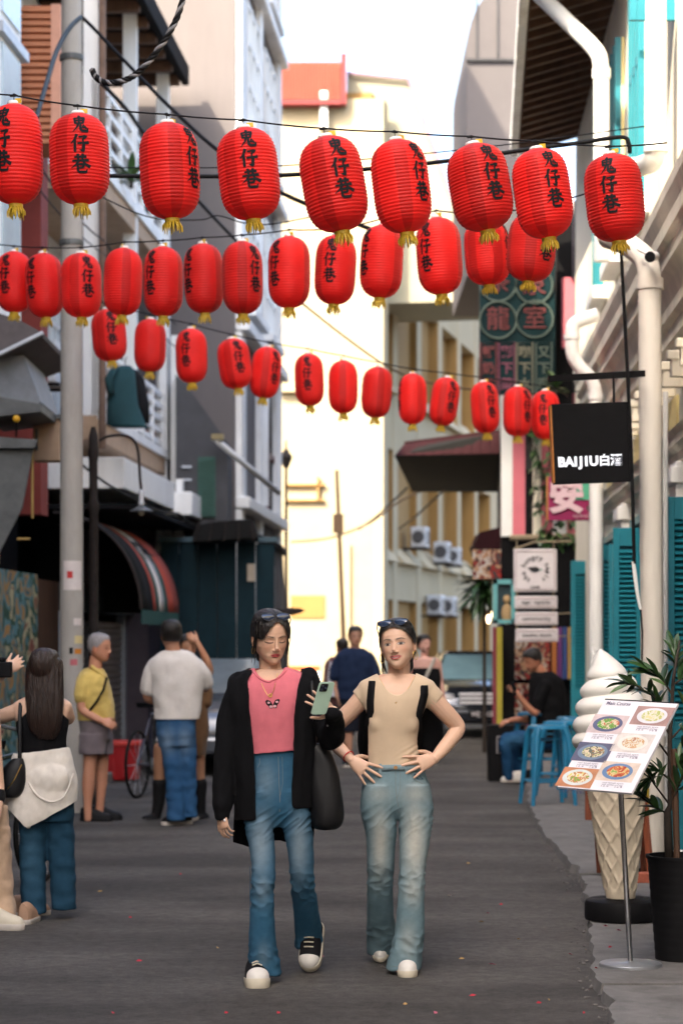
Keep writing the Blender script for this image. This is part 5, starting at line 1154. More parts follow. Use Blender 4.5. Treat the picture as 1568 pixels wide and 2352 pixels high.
# red crate and litter
rc = thing('red_crate', 'red plastic crate on the ground behind the man in yellow', 'crate', gnd(268, 1780))
p = gnd(272, 1795); hw = 48 / F * p.y; m = MB(); m.loft([(p.x, p.y + .2, 0.02, hw * .9, .2, 0, 6), (p.x, p.y + .2, .40, hw, .24, 0, 6)], 28); m.build('body', mat('red_plastic', (.36, .012, .015), .45, .15, 6), rc, smooth=True, autosm=40)
m = MB(); m.loft([(p.x, p.y + .2, .40, hw * 1.06, .26, 0, 6), (p.x, p.y + .2, .45, hw * 1.06, .26, 0, 6)], 28); m.build('rim', mat('red_plastic_rim', (.5, .04, .03), .4), rc, bevel=.01)
for k in range(4):
    m = MB(); x = p.x - hw * .7 + k * hw * .47; m.box(x - .012, x + .012, p.y - .03, p.y + .0, .05, .40); m.build('rib', MATS['red_plastic'], rc)
M_lit = [mat('petal_red', (.4, .02, .04), .7), mat('paper_scrap', (.6, .55, .5), .8), mat('dry_leaf', (.35, .22, .08), .8), mat('pink_scrap', (.5, .12, .18), .7)]
rnd = random.Random(21); k = 0
lit = [(1060, 2205), (1130, 2218), (1237, 2307), (1340, 2330), (1105, 2120), (1345, 2185), (1310, 2195), (1085, 2290), (1260, 2300), (960, 2100), (740, 2200), (865, 2130), (1120, 2100), (500, 2180), (520, 2330), (320, 2210), (260, 2330), (380, 1925), (560, 1870), (415, 2010), (230, 2050), (640, 2330), (1000, 2330), (1150, 2080), (1190, 2160), (880, 2225), (930, 2310), (300, 2110), (1030, 2060), (1075, 1985), (700, 2060), (1420, 2160), (1390, 2150), (1400, 2200), (1368, 2250)]
for (x, y) in lit:
    p = gnd(x, y); z = .05 if x > 1345 else .004
    m = MB(); a = rnd.uniform(0, 3.1); L1, L2 = rnd.uniform(.008, .022), rnd.uniform(.004, .009); ca, sa = math.cos(a), math.sin(a)
    m.add([(p.x + ca * L1, p.y + sa * L1, z + .004), (p.x - sa * L2, p.y + ca * L2, z + .010), (p.x - ca * L1, p.y - sa * L1, z + .003), (p.x + sa * L2, p.y - ca * L2, z + .001)], [(0, 1, 2, 3)])
    if k == 0: litroot = thing('street_litter', None, None, (p.x, p.y, 0), kind='stuff')
    if k == 0: allm = MB()
    k += 1
    if k % 4 == 0: pass
    m.build('scrap', M_lit[rnd.choice([0, 0, 1, 2, 3])], litroot)
# ================================================================ people: shared tools
from mathutils.bvhtree import BVHTree
def fuse(mb, voxel, smooth=3, cut=None, disp=None, col=None, name='body', mtl=None, off=(0, 0, 0), loc_smooth=None):
    """union of closed volumes -> one continuous surface; cut(V)->bool mask to delete; disp(V,N)->offset along normals; col(V,N)->rgb"""
    me = bpy.data.meshes.new('tmp'); me.from_pydata([tuple(v) for v in mb.v], [], mb.f)
    bm = bmesh.new(); bm.from_mesh(me); bmesh.ops.recalc_face_normals(bm, faces=bm.faces); bm.to_mesh(me); bm.free()
    o = bpy.data.objects.new('tmp', me); COL.objects.link(o)
    q = o.modifiers.new('r', 'REMESH'); q.mode = 'VOXEL'; q.voxel_size = voxel; q.use_smooth_shade = True
    if smooth: s_ = o.modifiers.new('s', 'SMOOTH'); s_.factor = 0.5; s_.iterations = smooth
    dg = bpy.context.evaluated_depsgraph_get(); r_ = bpy.data.meshes.new_from_object(o.evaluated_get(dg))
    bpy.data.objects.remove(o); bpy.data.meshes.remove(me)
    n = len(r_.vertices); V = np.empty(n * 3, 'f'); r_.vertices.foreach_get('co', V); V = V.reshape(-1, 3)
    N = np.empty(n * 3, 'f'); r_.vertices.foreach_get('normal', N); N = N.reshape(-1, 3)
    if disp is not None:
        V2 = V + N * disp(V, N)[:, None]; r_.vertices.foreach_set('co', V2.astype('f').ravel())
    else: V2 = V
    if cut is not None:
        mask = cut(V)
        bm = bmesh.new(); bm.from_mesh(r_); bm.verts.ensure_lookup_table()
        bmesh.ops.delete(bm, geom=[bm.verts[i] for i in np.nonzero(mask)[0]], context='VERTS')
        lp = [v for v in bm.verts if not v.link_faces]
        if lp: bmesh.ops.delete(bm, geom=lp, context='VERTS')
        bv_ = [v for v in bm.verts if v.is_boundary]
        for _ in range(10):
            nw = []
            for v in bv_:
                nb = [e.other_vert(v) for e in v.link_edges if e.is_boundary]
                nw.append(v.co * .4 + (nb[0].co + nb[1].co) * .3 if len(nb) == 2 else v.co.copy())
            for v, c_ in zip(bv_, nw): v.co = c_
        bm.to_mesh(r_); bm.free()
        n = len(r_.vertices); V2 = np.empty(n * 3, 'f'); r_.vertices.foreach_get('co', V2); V2 = V2.reshape(-1, 3)
        N = np.empty(n * 3, 'f'); r_.vertices.foreach_get('normal', N); N = N.reshape(-1, 3)
    if col is not None:
        c = np.ones((n, 4), 'f'); c[:, :3] = col(V2, N)
        a = r_.color_attributes.new('Col', 'FLOAT_COLOR', 'POINT'); a.data.foreach_set('color', c.ravel())
    r_.vertices.foreach_set('co', (V2 - np.array(off, 'f')).astype('f').ravel()); r_.update()
    r_.name = name; r_.materials.clear()
    if mtl: r_.materials.append(mtl)
    r_.shade_smooth(); return r_
def snoise(V, sx, sy, sz, seed=0.0):
    return np.array([mnoise.noise(Vector((v[0] * sx + seed, v[1] * sy + seed * .7, v[2] * sz - seed))) for v in V.astype(float)], 'f')
def bvh_of(obj, off):
    me = obj.data; return BVHTree.FromPolygons([v.co + Vector(off) for v in me.vertices], [tuple(p.vertices) for p in me.polygons])
def drape(bvh, px, py, Y, lift=0.002):
    """first surface point along the view ray through a picture point near depth Y"""
    o_ = Vector((0, 0, EYE)); d = (at(px, py, Y) - o_).normalized(); st = o_ + d * (Y - 1.2)
    h = bvh.ray_cast(st, d, 2.5)
    return (h[0] - d * lift, h[1]) if h[0] is not None else (at(px, py, Y), Vector((0, -1, 0)))
class Pen:
    """builds limbs and rings from picture points at a depth"""
    def __init__(s, Y0): s.Y = Y0; s.k = Y0 / F
    def p(s, px, py, dy=0.0): return at(px, py, s.Y + dy)
    def limb(s, m, pts, n=16, flat=1.0, up=None):
        P_ = [s.p(x, y, dy) for (x, y, dy, r_) in pts]; rs = [q[3] for q in pts]
        # spherical ends
        d0 = (P_[0] - P_[1]).normalized(); d1 = (P_[-1] - P_[-2]).normalized()
        PP = [P_[0] + d0 * rs[0] * .92, P_[0] + d0 * rs[0] * .6] + P_ + [P_[-1] + d1 * rs[-1] * .6, P_[-1] + d1 * rs[-1] * .92]
        RR = [rs[0] * .35, rs[0] * .8] + rs + [rs[-1] * .8, rs[-1] * .35]
        # densify
        Q, T = [], []
        for i in range(len(PP) - 1):
            p0 = PP[max(i - 1, 0)]; p1 = PP[i]; p2 = PP[i + 1]; p3 = PP[min(i + 2, len(PP) - 1)]
            for t in range(4):
                u = t / 4; Q.append(0.5 * ((2 * p1) + (p2 - p0) * u + (2 * p0 - 5 * p1 + 4 * p2 - p3) * u * u + (3 * p1 - p0 - 3 * p2 + p3) * u ** 3)); T.append(RR[i] + (RR[i + 1] - RR[i]) * (u * u * (3 - 2 * u)))
        Q.append(PP[-1]); T.append(RR[-1])
        m.tube(Q, T, n, flat=flat, up=up); return m
    def rings(s, m, rg, infl=0.0, n=36, k=4):
        """rg: (py, cx, half width px, half depth m, dy[, power])"""
        out = []
        R_ = [list(q) + [2.3] * (6 - len(q)) for q in rg]
        for i in range(len(R_) - 1):
            for t in range(k):
                u = t / k; a = R_[max(i - 1, 0)]; b = R_[i]; c = R_[i + 1]; d = R_[min(i + 2, len(R_) - 1)]
                q = [0.5 * ((2 * b[j]) + (c[j] - a[j]) * u + (2 * a[j] - 5 * b[j] + 4 * c[j] - d[j]) * u * u + (3 * b[j] - a[j] - 3 * c[j] + d[j]) * u ** 3) for j in range(6)]
                out.append(q)
        out.append(R_[-1])
        L_ = []
        for (py, cx, hw, hd, dy, pw) in out:
            p = s.p(cx, py, dy); L_.append((p.x, p.y, p.z, hw * s.k + infl, hd + infl, 0, pw))
        m.loft(L_, n); return m
    def ball(s, m, px, py, dy, r_, nu=18, nv=12): p = s.p(px, py, dy); m.sphere(tuple(p), r_, nu, nv); return m

class Head:
    def __init__(s, c, yaw=0, pitch=0, roll=0, sc=1.0):
        # local: face looks to -y; yaw>0 turns the face to picture right; pitch>0 looks down; roll>0 tips the crown to picture right
        s.M = Matrix.Translation(Vector(c)) @ Matrix.Rotation(R(yaw), 4, 'Z') @ Matrix.Rotation(R(roll), 4, 'Y') @ Matrix.Rotation(R(pitch), 4, 'X') @ Matrix.Scale(sc, 4)
        s.I = s.M.inverted(); s.Mi = np.array(s.I, 'f')
    def w(s, x, y, z): return s.M @ Vector((x, y, z))
    def loc(s, V): return V @ s.Mi[:3, :3].T + s.Mi[:3, 3]
    def ell(s, m, c, r_, nu=20, nv=14):
        t = MB(); t.sphere(c, r_, nu, nv); m.add([s.M @ Vector(v) for v in t.v], t.f)
    def tube(s, m, pts, r_, n=10): m.tube([s.M @ Vector(p) for p in pts], r_, n)
    def skull(s, m, female=True, ears=True, detail=True, infl=0.0, zmin=-9):
        E = lambda c, r_: s.ell(m, c, r_)
        jw = 1.0 if female else 1.08
        RG = [(.1145, .012, .0, .03), (.110, .028, -.022, .052), (.102, .044, -.045, .072), (.088, .060, -.065, .090), (.066, .070, -.079, .102), (.040, .0745, -.0865, .107), (.015, .0755, -.0885, .106), (-.008, .0748, -.0870, .101), (-.030, .0720, -.0858, .090), (-.050, .0660 * jw, -.0850, .074), (-.068, .0580 * jw, -.0845, .054), (-.084, .0470 * jw, -.0830, .032), (-.098, .0345 * jw, -.0800, .008), (-.108, .0220 * jw, -.0725, -.015), (-.1135, .008, -.0600, -.035)]
        n = 40; vv = []
        Q = []
        for i in range(len(RG) - 1):
            for t in range(3):
                u = t / 3; Q.append([RG[i][j] + (RG[i + 1][j] - RG[i][j]) * u for j in range(4)])
        Q.append(RG[-1])
        if infl: Q = [(z + infl * (1 if z > .03 else 0) * (z / .11), hw + infl, yf - infl, yb + infl) for (z, hw, yf, yb) in Q if z > zmin]
        for (z, hw, yf, yb) in Q:
            yc = .012 if z > -.05 else .012 + (z + .05) * .55
            for j in range(n):
                a = 2 * math.pi * j / n; ca, sa = math.cos(a), math.sin(a)
                pw = 2.25 if sa < 0 else 2.0
                x = hw * math.copysign(abs(ca) ** (2 / pw), ca); y = math.copysign(abs(sa) ** (2 / pw), sa); y = yc + (y * (yc - yf) if sa < 0 else y * (yb - yc))
                vv.append(s.M @ Vector((x, y, z)))
        k = len(Q)
        m.add(vv, [(i * n + j, i * n + (j + 1) % n, (i + 1) * n + (j + 1) % n, (i + 1) * n + j) for i in range(k - 1) for j in range(n)] + [tuple(range(n - 1, -1, -1)), tuple(range((k - 1) * n, k * n))])
        if ears:
            for q in (-1, 1): E((q * .0760, .010, -.010), (.008, .018, .031)); E((q * .0775, .006, -.032), (.006, .010, .010))
        if detail:
            for q in (-1, 1):
                E((q * .0105, -.0920, -.0385), (.0085, .010, .0060))
            s.tube(m, [(0, -.083, .012), (0, -.0900, -.006), (0, -.0965, -.024), (0, -.1010, -.033)], [.0078, .0075, .0095, .0105], 12)
            E((0, -.0970, -.0340), (.0112, .0092, .0085))
            E((0, -.0815, -.0605), (.0200, .0080, .0055)); E((0, -.0815, -.0685), (.0170, .0083, .0060))
            for q in (-1, 1): E((q * .006, -.0835, -.0590), (.008, .0060, .0045))
    def sculpt(s, V):
        """fine relief of the face as offsets along the normals"""
        P_ = s.loc(V); x, y, z = P_[:, 0], P_[:, 1], P_[:, 2]; ax = np.abs(x); fr = (y < -.03) & (z > -.13) & (z < .13) & (ax < .1)
        G = lambda cx, cz, rx, rz: np.exp(-(((ax - cx) / rx) ** 2 + ((z - cz) / rz) ** 2))
        d = -.0042 * G(.024, .004, .016, .010) - .0018 * G(.040, .002, .014, .010) + .0030 * G(.031, -.0015, .013, .0065) + .0022 * G(.044, -.026, .017, .014) + .0020 * G(.028, .021, .024, .007)
        d += .0035 * G(0, -.0495, .012, .005) - .0026 * G(0, -.078, .014, .005) + .0030 * G(0, -.096, .014, .010) - .0022 * G(.030, -.052, .008, .016) - .0025 * G(.066, .02, .012, .03)
        return d * fr
    def colours(s, V, N, skin, eyes='open', smile=False, lip=(.33, .045, .05), brow=(.03, .018, .014), blush=0.25, freckle=0.0):
        P_ = s.loc(V); x, y, z = P_[:, 0], P_[:, 1], P_[:, 2]; ax = np.abs(x)
        c = np.tile(np.array(skin, 'f'), (len(V), 1))
        head = (z > -.14) & (np.abs(y) < .2) & (ax < .12)
        fr = head & (y < -.045)
        def mix(mask, colr, a=1.0):
            m_ = np.clip(mask, 0, 1)[:, None] * a; c[:] = c * (1 - m_) + np.array(colr, 'f') * m_
        sm = lambda d, w_: 1 / (1 + np.exp(d / w_))
        # blush
        mix(fr * np.exp(-(((ax - .043) / .020) ** 2 + ((z + .028) / .018) ** 2)), (skin[0] * .98, skin[1] * .55, skin[2] * .5), blush)
        mix(fr * np.exp(-((x / .012) ** 2 + ((z + .036) / .012) ** 2)), (skin[0], skin[1] * .75, skin[2] * .7), .35)
        # eye shadow
        mix(fr * np.exp(-(((ax - .032) / .018) ** 2 + ((z - .004) / .009) ** 2)), (skin[0] * .78, skin[1] * .56, skin[2] * .50), .35)
        ey = -.0015
        if eyes == 'open':
            d = np.sqrt(((ax - .0310) / .0150) ** 2 + ((z - ey) / .0056) ** 2)
            mix(fr * sm(d - 1, .08), (.40, .36, .33)); di = np.sqrt((ax - .0305) ** 2 + (z - ey - .0006) ** 2)
            mix(fr * sm(di - .0074, .0006) * sm(d - 1, .08), (.012, .008, .007))
            up_ = ey + .0058 * np.sqrt(np.clip(1 - ((ax - .0310) / .0165) ** 2, 0, 1))
            mix(fr * np.exp(-((z - up_ - .0008) / .0016) ** 2) * (np.abs(ax - .0315) < .0175), (.015, .010, .009), .95)
            lo_ = ey - .0056 * np.sqrt(np.clip(1 - ((ax - .0310) / .0160) ** 2, 0, 1))
            mix(fr * np.exp(-((z - lo_) / .0012) ** 2) * (np.abs(ax - .0315) < .0150), (.08, .04, .03), .6)
        elif eyes == 'down':
            lo_ = ey - .0050 * np.sqrt(np.clip(1 - ((ax - .0310) / .0175) ** 2, 0, 1))
            mix(fr * np.exp(-((z - lo_) / .0030) ** 2) * (np.abs(ax - .0315) < .0180), (.012, .008, .007), .97)
            mix(fr * np.exp(-((z - ey - .006) / .0012) ** 2) * (np.abs(ax - .0315) < .0150), (.12, .06, .045), .5)
        else:
            mix(fr * np.exp(-(((ax - .031) / .014) ** 2 + ((z - ey) / .005) ** 2)), (.03, .02, .018), .9)
        bz = .0185 + .0045 * np.sin(np.clip((ax - .012) / .040, 0, 1) * np.pi * .75) - .004 * np.clip((ax - .036) / .014, 0, 1)
        bw = .0034 * np.clip(1.25 - (ax - .012) / .055, .3, 1.1)
        mix(fr * np.exp(-((z - bz) / bw) ** 4) * sm(.0125 - ax, .0015) * sm(ax - .051, .0025), brow, .85)
        # lips
        top = -.0572 - .0022 * np.exp(-(x / .004) ** 2) - .10 * ax * (ax > .008) * .22
        wid = .0265 if smile else .0215
        d = np.sqrt((x / wid) ** 2 + ((z + .0640 - (.20 * ax * smile)) / .0094) ** 2)
        mix(fr * (y < -.065) * sm(d - 1, .06), lip)
        ml = -.0640 + .20 * ax * smile
        if smile: mix(fr * (y < -.065) * np.exp(-((z - ml) / .0026) ** 4) * (ax < .0165), (.42, .36, .33), .8)
        mix(fr * (y < -.065) * np.exp(-((z - ml - (.0024 if smile else 0)) / .0010) ** 2) * (ax < .022), (.05, .008, .01), .85)
        mix(fr * np.exp(-(((ax - .0095) / .0035) ** 2 + ((z + .0425) / .0022) ** 2)), (skin[0] * .45, skin[1] * .28, skin[2] * .24), .25)
        # ears a little redder
        mix(head * (ax > .070) * 1.0, (skin[0] * .95, skin[1] * .72, skin[2] * .65), .6)
        return c
def hand(m, W, f, nrm, side, spread=0.14, curl=(.25, .25, .3, .35), thumb=(.75, .55, .1), sc=1.0, lens=(.074, .082, .076, .060), r0=.0074):
    """W wrist, f direction of fingers, nrm back of the hand, side=+1 if thumb lies on f x nrm side"""
    W = Vector(W); f = Vector(f).normalized(); nrm = Vector(nrm); nrm = (nrm - f * nrm.dot(f)).normalized(); t = f.cross(nrm) * side
    P = lambda a, b, c: W + (f * a + t * b + nrm * c) * sc
    # palm
    rg = [(-.012, .021, .016), (.01, .026, .0155), (.035, .034, .0150), (.06, .038, .0140), (.078, .038, .0120), (.088, .030, .008)]
    vv = []; n = 18
    for (a, hw, hd) in rg:
        for j in range(n):
            q = 2 * math.pi * j / n; vv.append(P(a, hw * math.cos(q), hd * math.sin(q)))
    fs = [(i * n + j, i * n + (j + 1) % n, (i + 1) * n + (j + 1) % n, (i + 1) * n + j) for i in range(len(rg) - 1) for j in range(n)] + [tuple(range(n - 1, -1, -1)), tuple(range((len(rg) - 1) * n, len(rg) * n))]
    m.add(vv, fs); tips = []
    for i in range(4):
        b = (.029, .0105, -.009, -.027)[i]; a = (.080, .086, .083, .075)[i]; L_ = lens[i]
        ang = spread * (1.5 - i) * .75; d = (f * math.cos(ang) + t * math.sin(ang)).normalized()
        p = P(a - .016, b, .001); pts = [p]; cu = 0.0; dd = d
        for sgm, fr_ in enumerate((.44, .31, .25)):
            cu += curl[i] * (0.8 if sgm == 0 else 1.15); dd = (d * math.cos(cu) - nrm * math.sin(cu)).normalized()
            base_l = L_ * fr_ + (.016 if sgm == 0 else 0); pts.append(pts[-1] + dd * base_l * sc)
        rr = r0 * (1.0, 1.03, 1.0, .88)[i] * sc
        m.tube([pts[0] - (pts[1] - pts[0]) * .1] + pts + [pts[-1] + dd * rr * .8], [rr * .9, rr * 1.05, rr * 1.02, rr * .94, rr * .80, rr * .3], 12); tips.append((pts[-1], dd))
    b0 = P(.018, .026, -.004); d = (f * thumb[0] + t * thumb[1] - nrm * thumb[2]).normalized(); d2 = (d * .8 + f * .45 - nrm * .1).normalized()
    p1 = b0 + d * .040 * sc; p2 = p1 + d2 * .030 * sc; p3 = p2 + d2 * .020 * sc
    m.tube([b0 - d * .01, b0, p1, p2, p3, p3 + d2 * .006], [.012 * sc, .0135 * sc, .0112 * sc, .0098 * sc, .008 * sc, .003], 12)
    return tips
def shoe(parent, toe_pos, heel_dir, pitch, sole_m, upper_m, cap_m, lace_m=None, L_=.255, W=.046, sole_h=.032, name='shoe', plain=False):
    """sneaker; local: toe at -y; placed so its toe tip bottom is at toe_pos; heel_dir = yaw, pitch raises the heel"""
    M_ = Matrix.Translation(Vector(toe_pos)) @ Matrix.Rotation(R(heel_dir), 4, 'Z') @ Matrix.Rotation(R(pitch), 4, 'X') @ Matrix.Translation(Vector((0, 0, 0)))
    off = rootloc(parent)
    def put(mb, nm, mt, par, **k):
        mb.v = [tuple(M_ @ Vector(v)) for v in mb.v]; return mb.build(nm, mt, par, smooth=True, autosm=45, **k)
    def outline(y, k=1.0):
        t = y / L_; a = 1.0 if t > .26 else math.sqrt(max(0, 1 - (1 - t / .26) ** 2.2)); b = 1.0 if t < .86 else math.sqrt(max(0, 1 - ((t - .86) / .14) ** 2.2)); return W * max(.03, a * b) * (1 - .14 * max(0, t - .3)) * k
    ts = [0.0, .004, .012, .025, .045, .075, .11, .16, .22, .3, .42, .55, .68, .8, .88, .93, .96, .98, .993, 1.0]
    def slab(z0, z1, k0, k1, t0=0, t1=1):
        m = MB(); T_ = [t for t in ts if t0 <= t <= t1]
        pl = [(outline(t * L_), t * L_) for t in T_]
        poly = [(-w_, y) for w_, y in pl] + [(w_, y) for w_, y in reversed(pl)]
        n = len(poly); cy = L_ / 2
        rows = []
        for z, k in ((z0, k0 * .96), (z0 + .004, k0), ((z0 + z1) / 2, (k0 + k1) / 2), (z1 - .003, k1), (z1, k1 * .97)):
            rows.append([(x * k, (y - cy) * (1 + (k - 1) * .35) + cy, z) for x, y in poly])
        m.add([p for r_ in rows for p in r_], [(i * n + j, i * n + (j + 1) % n, (i + 1) * n + (j + 1) % n, (i + 1) * n + j) for i in range(4) for j in range(n)] + [tuple(range(n - 1, -1, -1)), tuple(range(4 * n, 5 * n))]); return m
    so_ = put(slab(0, sole_h, 1.0, 1.03), 'sole', sole_m, parent)
    # upper
    m = MB(); rg = []
    hs = [(.012, .010), (.04, .024), (.08, .036), (.16, .046), (.28, .054), (.42, .070), (.55, .088), (.7, .098), (.85, .098), (.96, .090)]
    n = 20; vv = []
    for (t, h) in hs:
        w_ = outline(t * L_) * .93
        for j in range(n):
            a = math.pi * j / (n - 1); x = -w_ * math.cos(a); z = sole_h - .004 + h * (math.sin(a) ** .7); vv.append((x, t * L_, z))
    fs = [(i * n + j, i * n + j + 1, (i + 1) * n + j + 1, (i + 1) * n + j) for i in range(len(hs) - 1) for j in range(n - 1)] + [tuple(range(n)), tuple(range((len(hs) - 1) * n, len(hs) * n))]
    m.add(vv, fs); up_ = put(m, 'upper', upper_m, parent)
    if not plain:
        m = MB(); n = 16; vv = []
        for t, h in ((.004, .008), (.015, .018), (.04, .030), (.08, .040), (.13, .046), (.19, .051)):
            w_ = outline(t * L_) * .955
            for j in range(n):
                a = math.pi * j / (n - 1); vv.append((-w_ * math.cos(a), t * L_, sole_h - .002 + h * (math.sin(a) ** .7)))
        m.add(vv, [(i * n + j, i * n + j + 1, (i + 1) * n + j + 1, (i + 1) * n + j) for i in range(5) for j in range(n - 1)] + [tuple(range(n))]); put(m, 'toe_cap', cap_m, up_)
        if lace_m:
            for q in range(4):
                t = .32 + q * .075; h = .058 + (t - .28) * .13; m = MB(); m.tube([(-.022, t * L_, sole_h + h - .006), (0, t * L_ - .004, sole_h + h + .003), (.022, t * L_, sole_h + h - .006)], .0032, 6); put(m, 'lace', lace_m, up_)
    return so_
def hair_mat(name, c, rough=.32): return mat(name, c, rough, .5, 110, .9, 170, spec=.45, stretch=(1, 1, .10))
M_skin = mat('skin', (1, 1, 1), 0.48, 0.05, 30, 0.05, 400, spec=.4, vc='Col', sss=.05)
M_hair = hair_mat('black_hair', (.011, .008, .007)); M_hairb = hair_mat('dark_brown_hair', (.020, .010, .007)); M_hairg = hair_mat('grey_hair', (.28, .26, .26), .5)
def cloth(name, c, var=.12, rough=.9, scale=18, bump=.25, bscale=700, sheen=.15, vc=None):
    sheen = 0 if max(c) < .06 else sheen
    return mat(name, c, rough, var, scale, bump, bscale, spec=.15, sheen=sheen, vc=vc)
SKIN_A = (.64, .395, .27); SKIN_B = (.64, .41, .29)
def person_root(label, Y, px, group=None): return thing('person', label, 'person', (at(px, 0, Y).x, Y, 0), group)
def attach(me, name, parent): return link(name, me, parent)
# ================================================================ woman in pink (left of the two)
wl = person_root('woman in pink cropped top and open black cardigan looking at a green phone', 9.98, 630)
offL = wl.location.copy(); PL = Pen(9.98)
HL = Head(PL.p(621, 1464, -.01), yaw=20, pitch=13, roll=-2, sc=1.02)
# ---- body
m = MB(); HL.skull(m)
PL.limb(m, [(620, 1490, .03, .050), (620, 1525, .035, .050), (624, 1560, .03, .056)])
PL.rings(m, [(1538, 627, 34, .05, .02), (1552, 627, 66, .06, .02), (1568, 627, 80, .075, .01), (1600, 627, 78, .088, 0), (1660, 626, 66, .085, 0), (1720, 629, 56, .075, 0), (1790, 634, 68, .085, 0), (1850, 638, 72, .09, 0)])
PL.limb(m, [(552, 1572, .0, .046), (520, 1690, -.02, .038), (513, 1790, -.05, .034), (510, 1868, -.08, .022)])
hand(m, PL.p(510, 1868, -.08), (.12, -.05, -1), (-.6, -.75, 0), 1, .10, (.35, .4, .45, .5), (.8, .4, .2), .80)
PL.limb(m, [(702, 1568, .0, .046), (768, 1700, -.06, .036), (764, 1636, -.28, .024)])
wrist = PL.p(765, 1640, -.27)
tipsL = hand(m, wrist, (-.62, -.12, .62), (.35, -.9, .15), -1, .26, (.10, .10, .12, .15), (.3, .6, .5), .86)
cL = lambda V, N: HL.colours(V, N, SKIN_A, 'down', False, (.44, .075, .075), blush=.35)
bo = attach(fuse(m, .0022, 4, disp=lambda V, N: HL.sculpt(V), col=cL, name='body', mtl=M_skin, off=offL), 'body', wl)
# ---- pink top
M_pinkt = cloth('pink_cotton', (.62, .155, .19), .08)
m = MB()
topr = [(1530, 622, 30, .055, .02), (1542, 626, 60, .07, .02), (1556, 627, 84, .082, .015), (1575, 627, 90, .096, .005), (1605, 627, 86, .105, 0), (1640, 627, 80, .108, 0), (1680, 627, 74, .100, 0), (1715, 628, 70, .096, 0), (1745, 629, 68, .094, 0), (1765, 629, 67, .09, 0)]
PL.rings(m, topr, .004)
PL.ball(m, 602, 1648, -.055, (.066, .050, .066)); PL.ball(m, 651, 1646, -.055, (.066, .050, .066)); PL.ball(m, 626, 1640, -.05, (.09, .046, .075))
nc = PL.p(619, 1545, .01)
def cutL(V):
    x = V[:, 0] - nc.x; hem = PL.p(0, 1731, 0).z + (V[:, 0] - PL.p(585, 0).x) * .085
    zz = np.where(V[:, 1] < 9.985, PL.p(0, 1562, 0).z + 12.5 * (x + .0) ** 2, PL.p(0, 1535, 0).z)
    return (V[:, 2] > zz) & (np.abs(x) < .085) | (V[:, 2] < hem)
dpL = lambda V, N: .0035 * snoise(V, 14, 14, 7, 3) + .0018 * snoise(V, 40, 40, 16, 5)
top = attach(fuse(m, .005, 22, cutL, dpL, name='pink_top', mtl=M_pinkt, off=offL), 'pink_top', wl)
q = top.modifiers.new('s', 'SOLIDIFY'); q.thickness = .003
bv = bvh_of(top, offL); bvb = bvh_of(bo, offL)
# collar band
pts = [];
for t in np.linspace(-1, 1, 15):
    px = 619 + 40 * t; py = 1563 - 26 * t * t - (3 if t > 0 else 0); pts.append(drape(bv, px, py + 4, 9.98, .001)[0])
m = MB(); m.tube(pts, .0055, 8, flat=.6); m.build('collar_band', M_pinkt, top, smooth=True)
# butterfly print
M_bfk = mat('butterfly_black', (.015, .012, .012), .8); M_bfw = mat('butterfly_pink', (.62, .36, .38), .8)
def patch(poly, mt, nm, par, lift, bvh=bv, Y=9.98):
    m = MB(); P_ = [drape(bvh, x, y, Y, lift)[0] for x, y in poly]; m.add(P_, [tuple(range(len(P_)))]); return m.build(nm, mt, par)
W1 = [(626, 1618), (621, 1610), (613, 1607), (609, 1611), (612, 1618), (617, 1622), (619, 1627), (625, 1627)]
W2 = [(627, 1618), (632, 1608), (640, 1605), (643, 1608), (640, 1615), (637, 1619), (635, 1626), (628, 1626)]
patch(W1, M_bfk, 'butterfly_wing', top, .0035); patch(W2, M_bfk, 'butterfly_wing', top, .0035)
for cx, cy, sc_ in ((617, 1614, .42), (622, 1623, .5), (636, 1612, .42), (631, 1622, .5)):
    patch([(cx + 6.5 * sc_ * math.cos(a) * 1.2, cy + 6.0 * sc_ * math.sin(a)) for a in np.linspace(0, 6.28, 9)[:-1]], M_bfw, 'wing_spot', top, .0045)
# necklace
M_goldj = mat('gold_jewellery', (.75, .50, .16), .3, .1, 40, metal=1.0)
nk = []
for t in np.linspace(0, 1, 16):
    a = math.pi * t; px = 613 + (t - .5) * 52 + 6 * math.sin(a); py = 1538 + 62 * math.sin(a) ** 1.0 * (1 - abs(t - .5) * .35); nk.append(drape(bv if py > 1568 else bvb, px, py, 9.98, .004)[0])
nl = MB(); nl.tube(nk, .0014, 5); no = nl.build('necklace', M_goldj, wl)
c_ = drape(bv, 621, 1597, 9.98, .005)[0]; m = MB(); m.tube([c_ + Vector((.007 * math.cos(a), -.001, .007 * math.sin(a))) for a in np.linspace(0, 6.283, 15)], .0022, 6); m.build('pendant', M_goldj, no)
